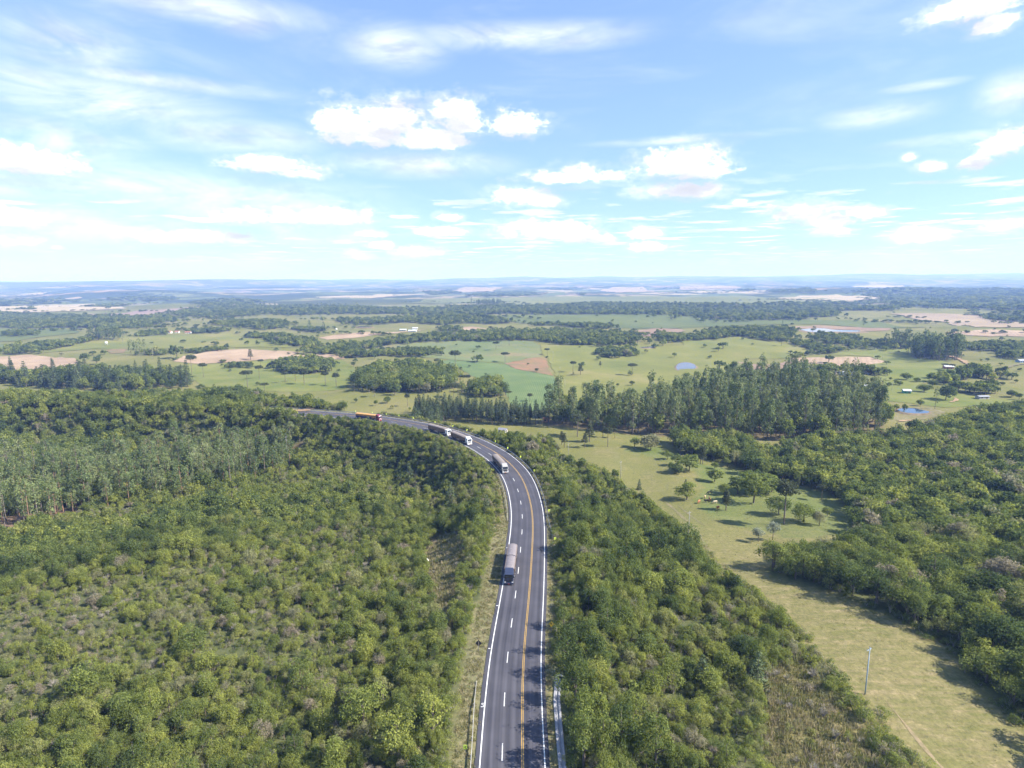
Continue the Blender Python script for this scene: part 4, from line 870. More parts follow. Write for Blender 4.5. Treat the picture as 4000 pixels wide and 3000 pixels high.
def bushy(seed, r, h, leaf, dens, np_=26):
    """a crown that reaches almost to the ground, with a ragged outline"""
    g = np.random.default_rng(seed); L = Leaves(g); ph = g.uniform(0, 6.28, 5); cz = h * 0.56; rz = h * 0.44
    for k in range(np_):
        d = rdir(g, 1)[0]; d[2] = d[2] * 0.8 + 0.25; d = unit(d); a = math.atan2(d[1], d[0])
        env = 0.84 + 0.24 * math.sin(2 * a + ph[0]) + 0.16 * math.sin(3 * a + ph[1]) + 0.1 * math.sin(5 * a + ph[2]); q = g.uniform(0.4, 0.86)
        c = np.array([d[0] * r * env * q, d[1] * r * env * q, cz + d[2] * rz * q * (0.85 + 0.3 * math.sin(a + ph[3]))]); pr = r * g.uniform(0.17, 0.38)
        L.puff(c, pr, int(dens * pr * pr * 9 / (leaf * leaf)) + 5, leaf, c - np.array([0, 0, cz - rz]), 0.95, None, (0.5, 0.5, 0.65))
    for k in range(7):                           # stray sprays at the outline
        d = rdir(g, 1)[0]; d[2] = abs(d[2]); c = np.array([d[0] * r, d[1] * r, cz + d[2] * rz]) * np.array([0.95, 0.95, 1.0]); L.puff(c, r * 0.14, int(dens * 14), leaf, None, 1.0)
    L.puff(np.array([0, 0, cz]), r * 0.5, int(dens * r * r * 1.6 / (leaf * leaf)), leaf, None, rz / r)
    return Proto('broadleaf', limb_trunk(g, h * 0.9, 0.03 * h, 0.2 * h, r * 0.7, 4), L, BARK, LEAF, h)
BN = [bushy(10 + i, *a) for i, a in enumerate(((2.5, 5.2, 0.18, 0.55), (2.0, 5.8, 0.17, 0.55), (2.9, 4.8, 0.19, 0.5), (2.0, 4.4, 0.16, 0.6), (2.4, 6.4, 0.20, 0.5), (2.4, 4.8, 0.17, 0.42), (3.0, 5.4, 0.19, 0.55), (1.7, 5.0, 0.16, 0.5)))]
BM = [bushy(30 + i, *a) for i, a in enumerate(((2.5, 5.2, 0.34, 0.62), (2.1, 5.8, 0.33, 0.62), (2.9, 4.8, 0.36, 0.6), (2.1, 4.6, 0.32, 0.65), (2.6, 6.2, 0.36, 0.6), (2.4, 4.8, 0.34, 0.5)))]
BP = [broad(20 + i, *a, np_=30, low=True) for i, a in enumerate(((2.3, 5.2, 0.20, 0.55, 2.2), (2.0, 5.6, 0.19, 0.55, 2.4), (2.6, 5.0, 0.21, 0.5, 2.1), (1.9, 4.6, 0.19, 0.55, 1.9)))]
BE = [broad(200 + i, *a, np_=32, low=True) for i, a in enumerate(((2.5, 5.4, 0.20, 0.55, 2.7), (2.2, 5.8, 0.19, 0.55, 2.9), (2.8, 5.2, 0.21, 0.5, 2.6)))]
BQ = [broad(40 + i, *a, np_=28, low=True) for i, a in enumerate(((2.4, 5.2, 0.36, 0.65, 2.3), (2.2, 5.6, 0.34, 0.65, 2.4), (2.7, 5.0, 0.38, 0.6, 2.2), (2.1, 4.8, 0.34, 0.65, 2.1)))]
BF = [broad(50 + i, *a, np_=14) for i, a in enumerate(((2.8, 5.2, 0.8, 0.7, 2.4), (2.6, 5.6, 0.8, 0.7, 2.6), (3.1, 5.0, 0.85, 0.65, 2.3), (2.5, 5.0, 0.8, 0.7, 2.3)))]
SN = [shrub(70 + i, *a) for i, a in enumerate(((1.5, 2.0, 0.18, 0.6), (1.2, 2.6, 0.17, 0.55), (1.8, 1.8, 0.19, 0.55), (2.3, 1.7, 0.14, 0.32), (2.0, 1.3, 0.13, 0.30)))]
SM = [shrub(80 + i, *a) for i, a in enumerate(((1.6, 2.0, 0.36, 0.7), (1.4, 2.5, 0.36, 0.7)))]
DN = [bare(90, 1.5, 2.6), bare(91, 1.8, 2.2)]
EN = [eucalypt(100 + i, *a) for i, a in enumerate(((20, 3.4, 0.46, 0.6, 0.30, BARKR, 34), (21, 3.0, 0.45, 0.6, 0.34, BARKP, 32), (18, 3.7, 0.48, 0.6, 0.24, BARKR, 36), (22, 3.2, 0.46, 0.55, 0.4, BARKP, 32), (16, 3.2, 0.46, 0.55, 0.2, BARKR, 30)))]
EB = [eucalypt(110 + i, *a) for i, a in enumerate(((27, 4.4, 0.70, 0.9, 0.18, None, 44), (29, 3.9, 0.68, 0.85, 0.22, None, 42), (24, 4.6, 0.72, 0.9, 0.15, None, 42), (26, 3.6, 0.68, 0.8, 0.25, None, 38)))]
EF = [eucalypt(120 + i, *a) for i, a in enumerate(((24, 4.6, 1.3, 0.8, 0.2, None, 22), (26, 4.2, 1.3, 0.8, 0.25, None, 22)))]
PN = [pine(130 + i, *a) for i, a in enumerate(((15, 2.6, 0.5, 0.6, 0.3, 0.8), (16, 2.4, 0.5, 0.55, 0.35, 0.7), (14, 2.8, 0.5, 0.6, 0.25, 0.9)))]
PB = [pine(140 + i, *a) for i, a in enumerate(((20, 4.2, 0.75, 0.7, 0.1, 0.85), (22, 4.0, 0.75, 0.7, 0.12, 0.8), (18, 4.4, 0.8, 0.7, 0.08, 0.9)))]
PY = [pine(150, 6, 1.9, 0.26, 0.55, 0.04, 0.95)]
AU = [araucaria(160 + i, *a) for i, a in enumerate(((15, 4.4, 0.42, 0.8, 3, 0.80), (16, 4.0, 0.42, 0.8, 4, 0.72), (13, 4.8, 0.42, 0.8, 3, 0.82)))]
AY = [araucaria(170 + i, *a) for i, a in enumerate(((12, 2.4, 0.36, 0.7, 7, 0.34, False), (11, 2.2, 0.36, 0.7, 6, 0.4, False)))]
PA = [palm(180, 7.0, 2.4), palm(181, 8.0, 2.2)]
TU = [tuft(190, 0.5, 0.45, 22, 0.10), tuft(191, 0.7, 0.6, 26, 0.12), tuft(192, 0.4, 0.35, 18, 0.10)]

# ------------------------------------------------------------------ scattering
def scatter_pts(P, spacing, g, cond=None, pad=350, jit=0.42):
    x0, y0 = P.min(0); x1, y1 = P.max(0)
    y0 = max(y0, 48.0)
    gx, gy = np.meshgrid(np.arange(x0, x1, spacing), np.arange(y0, y1, spacing * 0.87)); gx[1::2] += spacing / 2
    gx = gx.ravel() + g.uniform(-jit, jit, gx.size) * spacing; gy = gy.ravel() + g.uniform(-jit, jit, gy.size) * spacing
    k = inside(P, gx, gy)
    px, py, dep = project(gx, gy, height(gx, gy) + 4); k &= (px > -pad) & (px < 4000 + pad * 2) & (py < 3000 + pad) & (dep > 20)
    gx, gy = gx[k], gy[k]
    if cond is not None: k = cond(gx, gy); gx, gy = gx[k], gy[k]
    return gx, gy
def tintfield(x, y, g, base, spread, lam=14.0):
    return np.clip(base + spread * (0.45 * wav(x, y, lam, 0) + g.normal(size=len(x)) * 0.75), 0, 1)

def gn_scatter(name, protos, x, y, z, rot, scl, pid, tint, label, kind='stuff'):
    """one object made of instances of the given tree shapes on a cloud of points"""
    n = len(x)
    if n == 0: return None
    me = bpy.data.meshes.new(name); me.vertices.add(n); me.vertices.foreach_set('co', np.c_[x, y, z].astype(np.float32).ravel())
    for nm, arr, ty in (('rotz', rot, 'FLOAT'), ('tint', tint, 'FLOAT'), ('pid', pid, 'INT')):
        a = me.attributes.new(nm, ty, 'POINT'); a.data.foreach_set('value', np.asarray(arr, np.int32 if ty == 'INT' else np.float32))
    a = me.attributes.new('scl', 'FLOAT_VECTOR', 'POINT'); a.data.foreach_set('vector', np.asarray(scl, np.float32).ravel())
    o = link(name, me); tag(o, label, None, None, kind)
    ng = bpy.data.node_groups.new(name + '_nodes', 'GeometryNodeTree'); ng.interface.new_socket('Geometry', in_out='INPUT', socket_type='NodeSocketGeometry'); ng.interface.new_socket('Geometry', in_out='OUTPUT', socket_type='NodeSocketGeometry')
    gi = ng.nodes.new('NodeGroupInput'); go = ng.nodes.new('NodeGroupOutput'); jn = ng.nodes.new('GeometryNodeJoinGeometry'); L = ng.links.new
    def na(nm, ty):
        q = ng.nodes.new('GeometryNodeInputNamedAttribute'); q.data_type = ty; q.inputs[0].default_value = nm; return q.outputs[0]
    pidn = na('pid', 'INT'); cx = ng.nodes.new('ShaderNodeCombineXYZ'); L(na('rotz', 'FLOAT'), cx.inputs[2]); sv = na('scl', 'FLOAT_VECTOR')
    for k, p in enumerate(protos):
        cmp = ng.nodes.new('FunctionNodeCompare'); cmp.data_type = 'INT'; cmp.operation = 'EQUAL'; L(pidn, cmp.inputs[2]); cmp.inputs[3].default_value = k
        oi = ng.nodes.new('GeometryNodeObjectInfo'); oi.inputs['Object'].default_value = p.obj; oi.inputs['As Instance'].default_value = True
        ip = ng.nodes.new('GeometryNodeInstanceOnPoints'); L(gi.outputs[0], ip.inputs['Points']); L(cmp.outputs[0], ip.inputs['Selection']); L(oi.outputs['Geometry'], ip.inputs['Instance']); L(cx.outputs[0], ip.inputs['Rotation']); L(sv, ip.inputs['Scale'])
        L(ip.outputs[0], jn.inputs[0])
    L(jn.outputs[0], go.inputs[0])
    md = o.modifiers.new('trees', 'NODES'); md.node_group = ng; return o

class Batch:
    """plants of one wood, waiting to be built"""
    def __init__(s): s.r = []
    def add(s, x, y, protos, scl, tint, g, zoff=-0.05):
        n = len(x); z = height(x, y) + zoff; ids = g.integers(0, len(protos), n)
        for i in range(n): s.r.append((float(x[i]), float(y[i]), float(z[i]), float(g.uniform(0, 6.28)), tuple(scl[i]), protos[ids[i]], float(tint[i])))
    def gn(s, name, label, rows=None):
        rows = s.r if rows is None else rows
        ps = list({id(r[5]): r[5] for r in rows}.values()); ix = {id(p): k for k, p in enumerate(ps)}
        if not rows: return
        A = np.array([(r[0], r[1], r[2], r[3], *r[4], ix[id(r[5])], r[6]) for r in rows])
        gn_scatter(name, ps, A[:, 0], A[:, 1], A[:, 2], A[:, 3], A[:, 4:7], A[:, 7].astype(int), A[:, 8], label)
def scl3(g, n, lo, hi, zlo=0.85, zhi=1.2):
    s = g.uniform(lo, hi, n); return np.c_[s * g.uniform(0.9, 1.12, n), s * g.uniform(0.9, 1.12, n), s * g.uniform(zlo, zhi, n)]

def tree(name, p, loc, rz, scl, tint, label, cat, group=None, whole=False):
    if whole:
        o = link(name, p.whole, None, loc, rz); o.scale = scl; o['tint'] = tint; tag(o, label, cat, group); return o
    o = link(name, None, None, loc, rz); o.scale = scl; tag(o, label, cat, group)
    link('trunk', p.trunk, o); c = link('crown', p.crown, o); c['tint'] = tint; return o
def tone(t): return 'dark-green' if t < 0.2 else 'mid-green' if t < 0.42 else 'fresh-green' if t < 0.62 else 'yellow-green' if t < 0.78 else 'grey-green' if t < 0.92 else 'brownish'

# ---- the three near forests
g = np.random.default_rng(21)
def nf_cond(x, y):
    la = lateral(x, y); s_ = along(x, y)
    lim = np.where(s_ > 235, 10.6, 13.4); lr_ = np.where(s_ < 168, 9.9, 8.0)
    return ((la < -lim) | (la > lr_) | (s_ > 512)) & ~inside(ELF, x, y) & ~inside(CLEAR, x, y) & ~inside(SCRUB, x, y) & ~inside(CLEAR2, x, y)
nearB = Batch(); midL = Batch(); midR = Batch(); nearS = Batch()
def fill(P, spacing, lo, hi, base, spread, side, cond=nf_cond, shrubs=0.0, zhi=1.25, emergent=None):
    x, y = scatter_pts(P, spacing, g, cond); d = np.hypot(x, y)
    t = tintfield(x, y, g, base, spread); sc_ = scl3(g, len(x), lo, hi, 0.85, zhi); la = np.abs(lateral(x, y) + 1.7)
    edge = np.clip((la - 6) / 9.0, 0.65, 1.0)[:, None]; sc_ = sc_ * edge; sl_ = along(x, y); lo_ = lateral(x, y); cap_ = np.clip((np.abs(lo_) - 8) * 0.21 + 1.7, 1.5, 30) / 5.4; k0 = (lo_ < 0) & (sl_ > 285) & (sl_ < 470); sc_[k0] = np.minimum(sc_[k0], cap_[k0, None])
    m_ = 0.7 * wav(x, y, 62, 2) + 0.6 * wav(x + 50, y, 150, 1); gap = wav(x + 31, y, 21, 1) < -1.12
    if side == 'L' or P is RF:
        sc_ = sc_ * np.clip(0.95 + 0.36 * m_, 0.6, 1.5)[:, None]; t = np.clip(t - 0.19 * m_, 0, 1)
        ok = ~gap; x, y, d, t, sc_, m_ = x[ok], y[ok], d[ok], t[ok], sc_[ok], m_[ok]
        shrubs_ = np.clip(shrubs - 0.35 * m_, 0, 1) if shrubs > 0 else 0.0
    else: shrubs_ = shrubs
    sh = g.uniform(0, 1, len(x)) < shrubs_
    if emergent is not None:
        k = d < 225; nearB.add(x[k], y[k], emergent[0], sc_[k], t[k], g); (midL if side == 'L' else midR).add(x[~k], y[~k], emergent[1], sc_[~k], t[~k], g); return
    k = (d < 225) & ~sh; nearB.add(x[k], y[k], BN, sc_[k], t[k], g)
    k2 = (d >= 225) & ~sh; (midL if side == 'L' else midR).add(x[k2], y[k2], BM, sc_[k2], t[k2], g)
    k3 = sh & (d < 225); nearS.add(x[k3], y[k3], SN + SN + SN[3:] + DN[:1], sc_[k3] * 1.35, t[k3], g)
    k4 = sh & (d >= 225); (midL if side == 'L' else midR).add(x[k4], y[k4], SM, sc_[k4] * 1.4, t[k4], g)
def nf_near(x, y): return nf_cond(x, y) & (np.hypot(x, y) < 285 + 12 * wav(x, y, 60, 1))
def nf_far(x, y): return nf_cond(x, y) & ~(np.hypot(x, y) < 285 + 12 * wav(x, y, 60, 1))
fill(LF, 2.1, 0.44, 0.86, 0.56, 0.23, 'L', nf_near, 0.22, 1.4)
fill(LF, 2.9, 0.35, 0.62, 0.60, 0.18, 'L', nf_near, 1.0)
fill(LF, 10.0, 0.85, 1.35, 0.42, 0.24, 'L', nf_near, emergent=(BE, BQ))
fill(LF, 3.5, 0.7, 1.35, 0.45, 0.26, 'L', nf_far)
fill(LF, 4.0, 0.5, 0.8, 0.58, 0.2, 'L', nf_far, 1.0)
fill(LF, 10.0, 1.2, 1.9, 0.40, 0.28, 'L', nf_far, emergent=(BE, BQ))
fill(RF, 2.35, 0.48, 0.98, 0.51, 0.24, 'R', shrubs=0.2, zhi=1.35)
fill(RF, 3.0, 0.35, 0.70, 0.58, 0.2, 'R', shrubs=1.0)
fill(RF, 8.5, 0.95, 1.5, 0.38, 0.26, 'R', emergent=(BE, BQ))
fill(MF, 4.6, 1.0, 1.9, 0.38, 0.32, 'R', zhi=1.05)
fill(MF, 11.0, 1.5, 2.3, 0.38, 0.36, 'R', zhi=0.95, emergent=(BE, BQ))
fill(WB, 4.0, 1.0, 1.7, 0.38, 0.24, 'R')
# a taller screen of trees where the highway runs out of sight
for (l0, l1, n, lo, hi) in ((-18, -10.2, 150, 1.0, 1.6), (7.5, 22, 160, 0.9, 1.5), (-10, 8, 120, 0.8, 1.4)):
    S = g.uniform(474 if l0 != -10 else 512, 760, n); x, y = road_at(S, g.uniform(l0, l1, n)); midL.add(x, y, BM, scl3(g, n, lo, hi), np.clip(g.normal(0.42, 0.15, n), 0, 1), g)
# hand placed big trees at the right verge (they throw the shadows over the lanes) and others seen singly
hand = [(2215, 3000, 1.9, 0.36), (2240, 2890, 1.95, 0.42), (2230, 2760, 2.0, 0.30), (2235, 2660, 1.9, 0.12), (2330, 2640, 2.0, 0.1), (2215, 2560, 1.75, 0.1), (2290, 2540, 1.8, 0.14), (2200, 2460, 1.35, 0.25), (2420, 2960, 2.0, 0.16), (2560, 3000, 2.0, 0.3), (2340, 2860, 1.9, 0.5), (2480, 2840, 1.7, 0.45), (2360, 2990, 1.8, 0.5),
        (2330, 2260, 1.5, 0.45), (2480, 2240, 1.4, 0.4), (2620, 2700, 1.5, 0.5), (1420, 2850, 1.7, 0.5), (1560, 2960, 1.6, 0.6), (1690, 2900, 1.6, 0.66), (1180, 2700, 1.6, 0.35), (760, 2560, 1.5, 0.3), (330, 2760, 1.6, 0.45)]
for (px, py, s_, t_) in hand:
    p = at(px, py); la = float(lateral(p[0], p[1]))
    lm_ = 9.9 if py > 2690 else 8.6
    if -12 < la < lm_: p[0] += (lm_ - la)
    nearB.add(np.array([p[0]]), np.array([p[1]]), BN, np.array([[s_ * (0.72 if s_ > 1.7 else 0.9), s_ * (0.72 if s_ > 1.7 else 0.9), s_ * 1.02]]), np.array([t_]), g)
# low edge bushes along both verges
for lat0, lat1, s0, s1, n in ((-14.8, -12.9, 110, 300, 200), (6.6, 8.6, 168, 430, 400), (8.0, 9.2, 100, 168, 60), (-13.5, -10.2, 290, 430, 220)):
    S = g.uniform(s0, s1, n); La = g.uniform(lat0, lat1, n); x, y = road_at(S, La); wl = np.array([wide(q) for q in S])
    nx_ = np.interp(S, RS, RNRM[:, 0]); ny_ = np.interp(S, RS, RNRM[:, 1]); sg = 1.0 if lat0 > 0 else -0.5
    x = x + nx_ * wl * sg; y = y + ny_ * wl * sg
    t = np.clip(g.normal(0.55, 0.15, n), 0, 1); d = np.hypot(x, y)
    k = d < 225; nearS.add(x[k], y[k], SN, scl3(g, k.sum(), 0.55, 1.0), t[k], g); (midL if lat0 < 0 else midR).add(x[~k], y[~k], SM, scl3(g, (~k).sum(), 0.6, 1.1), t[~k], g)
def edge_band(px, n, w, lo, hi, base):
    P = np.array([at(a, b)[:2] for a, b in px]); d = np.r_[0, np.cumsum(np.linalg.norm(np.diff(P, axis=0), axis=1))]; S = g.uniform(0, d[-1], n)
    x = np.interp(S, d, P[:, 0]) + g.normal(size=n) * w; y = np.interp(S, d, P[:, 1]) + g.normal(size=n) * w; t = np.clip(g.normal(base, 0.13, n), 0, 1); dd = np.hypot(x, y)
    k = dd < 225; nearS.add(x[k], y[k], SN, scl3(g, k.sum(), lo, hi), t[k], g); midR.add(x[~k], y[~k], SM, scl3(g, (~k).sum(), lo, hi), t[~k], g)
edge_band([(3540, 3000), (3400, 2820), (3250, 2650), (3100, 2480), (2950, 2330), (2800, 2245), (2700, 2120)], 190, 1.3, 0.5, 1.25, 0.55)
edge_band([(4000, 2830), (3700, 2510), (3400, 2360), (3150, 2250), (3000, 2220)], 90, 1.2, 0.5, 1.1, 0.3)
# dry scrub corner: bushes, bare shrubs and dry tufts
x, y = scatter_pts(SCRUB, 2.6, g); k = g.uniform(0, 1, len(x)) < 0.42; nearS.add(x[k], y[k], SN + DN + DN, scl3(g, k.sum(), 0.4, 0.9), np.clip(g.normal(0.72, 0.16, k.sum()), 0, 1), g)
x, y = scatter_pts(CLEAR, 3.0, g); k = g.uniform(0, 1, len(x)) < 0.25; nearS.add(x[k], y[k], SN + DN, scl3(g, k.sum(), 0.3, 0.6), np.clip(g.normal(0.7, 0.16, k.sum()), 0, 1), g)

def place_words(x, y):
    la = float(lateral(x, y)); px, py, dep = [float(v) for v in project(x, y, float(height(x, y)) + 3)]
    if la > 0 or px > 2100:
        if la < 11 and py > 2690: return 'overhanging the concrete drain beside the right verge'
        if la < 12 and py > 2350: return 'leaning over the right verge by the yellow diamond sign'
        if la < 12: return 'behind the right verge between the sign and the bend'
        if px > 3350 and py < 2600: return ('at the right edge above the near pasture' if px > 3750 else 'above the near pasture behind the blue-grey pole' if py > 2420 else ('deep in the big right forest at the right edge' if py > 2200 else 'far back in the big right forest at the right edge') if px > 3700 else ('low' if py > 2300 else 'midway' if py > 2180 else 'high') + ' in the big right forest ' + ('near the pasture shadow' if px < 3520 else 'well behind the pasture shadow'))
        if px > 2900 and py < 2330: return 'at the tip of the big right forest by the pasture shadow'
        if px > 3350: return 'in the right corner forest beyond the near pasture'
        if py > 2820: return 'right of the drain at the bottom edge' if px < 2700 else 'beside the dry scrub corner at the bottom edge'
        if py > 2620: return 'in the right woodland level with the drain head' if px < 2650 else 'in the right woodland above the dry scrub corner'
        if py > 2430: return 'in the right woodland level with the yellow sign' if px < 2600 else 'at the pasture edge above the dry scrub corner'
        return ('in the right woodland level with the dark truck' if px < 2400 else 'in the right woodland by the tall palm') if px < 2620 else 'at the end of the right woodland near the worn path'
    if la > -16 and py > 2650: return 'behind the guardrail on the left verge'
    if la > -16 and py > 2420: return 'behind the black backed sign on the left verge'
    if la > -17: return 'behind the left verge beside the dark truck'
    if py > 2850: return ('in the bottom left corner forest' if px < 500 else 'at the bottom edge of the left forest' if px < 1150 else 'at the bottom edge between left forest and guardrail')
    if py > 2650: return ('near the left edge above the corner' if px < 500 else 'in the left forest level with the guardrail end' if px < 1150 else 'in the left forest close behind the guardrail end')
    if py > 2450: return ('at the left edge in the middle of the forest' if px < 600 else 'in the left forest level with the black backed sign')
    return 'in the left forest below the eucalyptus plantation' if px < 1200 else 'beside the grassy clearing left of the dark truck'
def split_near(B, limit, name, cat, noun, group, maxd):
    A = np.array([(r[0], r[1], r[2]) for r in B.r]); px, py, dep = project(A[:, 0], A[:, 1], A[:, 2] + 2.5)
    sz = np.array([r[5].h * r[4][2] for r in B.r]) / dep; ok = (px > 20) & (px < 3980) & (py < 2985) & (py > 0); sz = np.where(ok, sz, -1)
    top = np.argsort(-sz)[:limit]; S = set(int(i) for i in top if sz[i] > 0)
    for i in sorted(S):
        r = B.r[i]; hh = r[5].h * r[4][2]; big = 'tall' if hh > 6.4 else 'medium' if hh > 4.2 else 'low' if hh > 2.4 else 'tiny'; rr_ = r[5].h / max(v.co.x for v in r[5].crown.vertices); big += ' spreading' if rr_ < 1.85 else ' upright' if rr_ > 2.4 else ' rounded'
        nn = 'bare bush' if r[5] in DN else noun
        lb = f"{big} {'grey' if r[5] in DN else tone(r[6])} {nn} {place_words(r[0], r[1])}".split()
        if len(lb) > 16: lb = lb[:1] + lb[2:]
        tree('bare_bush' if r[5] in DN else name, r[5], r[:3], r[3], r[4], r[6], ' '.join(lb), cat, group)
    return [r for i, r in enumerate(B.r) if i not in S]
rest = split_near(nearB, 300, 'broadleaf_tree', 'tree', 'broadleaf tree', 'broadleaf trees of the near forests', 160)
restS = split_near(nearS, 260, 'bush', 'bush', 'bush', 'bushes under and along the near forests', 140)
nearB.gn('forest', 'dense green broadleaf forest on both sides of the highway', rest)
nearS.gn('undergrowth', 'low bushes filling the forest edges and verges', restS)
midL.gn('forest', 'farther broadleaf forest left of and inside the bend')
midR.gn('forest', 'farther broadleaf forest right of the bend and around the cattle pasture')

# ---- eucalyptus plantation on the left, grove on the right
def grove(P, spacing, protos, lo, hi, tb, limit, name, noun, where, group, stuff, jit=0.25, seed=5):
    gg = np.random.default_rng(seed); x, y = scatter_pts(P, spacing, gg, None, 60, jit); B = Batch(); n = len(x)
    B.add(x, y, protos, scl3(gg, n, lo, hi, 0.9, 1.15), np.clip(gg.normal(tb, 0.22, n), 0, 1), gg)
    B.r = [(r[0], r[1], r[2], r[3], tuple(3.0 * v for v in r[4]) if r[5] in BQ else r[4], r[5], r[6] * (0.6 if r[5] in BQ else 1)) for r in B.r]
    A = np.array([(r[0], r[1], r[2]) for r in B.r]); px, py, dep = project(A[:, 0], A[:, 1], A[:, 2] + 8); ok = (px > 5) & (px < 3995); order = np.argsort(np.where(ok, dep, 1e9))[:limit]; S = set(int(i) for i in order if ok[i])
    q1, q2 = np.percentile(dep[list(S)], (33, 66))
    for i in sorted(S):
        r = B.r[i]; tree('broad_crowned_tree' if r[5] in BQ else name, r[5], r[:3], r[3], r[4], r[6], ('front ' if dep[i] < q1 else 'inner ' if dep[i] < q2 else 'rear ') + f"{'dark' if r[6] < 0.35 else 'pale' if r[6] > 0.65 else 'mid-green'}{' lower' if r[4][2] * r[5].h < 17 else ' high' if r[4][2] * r[5].h > 21 else ''} {'broad crowned tree' if r[5] in BQ else noun} {where(float(px[i]), float(py[i]))}", 'tree', group)
    rows = [r for i, r in enumerate(B.r) if i not in S]
    if rows: B.gn('plantation', stuff, rows)
def w_el(px, py):
    c = 'at the left edge of' if px < 300 else 'in the left half of' if px < 650 else 'in the right half of' if px < 950 else 'at the right end of'
    return f"{c} the left plantation"
grove(EL, 5.9, EN, 0.5, 1.02, 0.55, 150, 'eucalyptus_tree', 'slender eucalyptus', w_el, 'eucalyptus plantation left of the road', 'back rows of the eucalyptus plantation left of the road', 0.46)
def w_eg(px, py):
    c = 'beside the pine row' if px < 2350 else 'behind the upper cattle pasture' if px < 2650 else 'in the middle of' if px < 2950 else 'right of the middle of' if px < 3200 else 'at the right end near the pond of'
    return c + (' the grove' if 'of' == c[-2:] else ' in the grove')
grove(EG, 7.4, EB + EB + BQ[:3], 0.45, 1.08, 0.68, 150, 'eucalyptus_tree', 'bushy eucalyptus', w_eg, 'eucalyptus grove above the cattle pasture', 'back rows of the eucalyptus grove above the cattle pasture', 0.46, 6)
grove(PR, 5.2, PN, 0.8, 1.05, 0.35, 90, 'pine_tree', 'straight pine', lambda a, b: 'at the left end of the pine row beyond the bend' if a < 1780 else 'in the pine row above the small grey roofed house' if a < 1990 else 'at the right end of the pine row beside the eucalyptus', 'pine row beyond the bend', 'back of the pine row beyond the bend', 0.3, 7)
grove(PL, 9.0, PB + BQ + BQ[:2], 0.45, 1.15, 0.5, 110, 'pine_tree', 'conical pine', lambda a, b: 'at the left edge below the ploughed field' if a < 200 else 'below the tall bare eucalyptus' if a < 480 else 'at the right end of the dark stand', 'dark pine stand on the left', 'back of the dark pine stand on the left', 0.4, 8)

# ---- woods of the plain
allW = np.random.default_rng(31)
for (P, h, spc, lab) in WOODS:
    B = Batch(); x, y = scatter_pts(P, spc, allW, None, 60, 0.45)
    keep = allW.uniform(0, 1, len(x)) < 0.88 + 0.5 * wav(x, y, spc * 9, 2); x, y = x[keep], y[keep]
    x = x + allW.normal(size=len(x)) * spc * 0.8; y = y + allW.normal(size=len(y)) * spc * 0.8
    if h < 19:
        c_ = P.mean(0); P2 = c_ + (P - c_) * 1.0; ex = scatter_pts(P2 + (P - c_) * 0.22, spc * 2.4, allW, None, 60, 0.5); kk = allW.uniform(0, 1, len(ex[0])) < 0.4; x = np.r_[x, ex[0][kk]]; y = np.r_[y, ex[1][kk]]
    n = len(x)
    if n == 0: continue
    d = np.hypot(x, y)
    if h >= 19: B.add(x, y, EF, scl3(allW, n, h / 26, h / 23), np.clip(allW.normal(0.35, 0.2, n), 0, 1), allW, -0.3)
    else:
        wd = max(1.0, spc / 5.0); s0 = h / 5.4; S = scl3(allW, n, 0.75 * s0, 1.2 * s0, 0.8, 1.15)
        f = max(1.0, spc * 0.19 / s0); S[:, 0] *= f; S[:, 1] *= f
        near = d < 620
        t = tintfield(x, y, allW, 0.34, 0.24, 40)
        if near.any(): B.add(x[near], y[near], BM, S[near], t[near], allW, -0.3)
        if (~near).any(): B.add(x[~near], y[~near], BF, S[~near], t[~near], allW, -0.3)
    B.gn('woods', lab)

# hedgerows and scattered trees of the far fields
B = Batch(); gh = np.random.default_rng(63)
for k in range(95):
    px, py = gh.uniform(-100, 4100), 1118 + 190 * gh.uniform(0, 1) ** 1.5; p = at(px, py); d = float(np.hypot(p[0], p[1])); ln = d * gh.uniform(0.03, 0.16); a = gh.normal(0, 0.35); n = int(ln / (5 + d * 0.004)); t = np.linspace(-0.5, 0.5, max(n, 3)) + gh.normal(size=max(n, 3)) * 0.03
    x = p[0] + math.cos(a) * t * ln + gh.normal(size=len(t)) * 4; y = p[1] + math.sin(a) * t * ln + gh.normal(size=len(t)) * 4; w = 1 + d / 2600.0
    s_ = gh.uniform(0.8, 1.7, len(t)); B.add(x, y, BF, np.c_[s_ * w, s_ * w, s_], np.clip(gh.normal(0.22, 0.12, len(t)), 0, 1), gh, -0.3)
B.gn('hedgerows', 'dark hedgerows dividing the far fields')

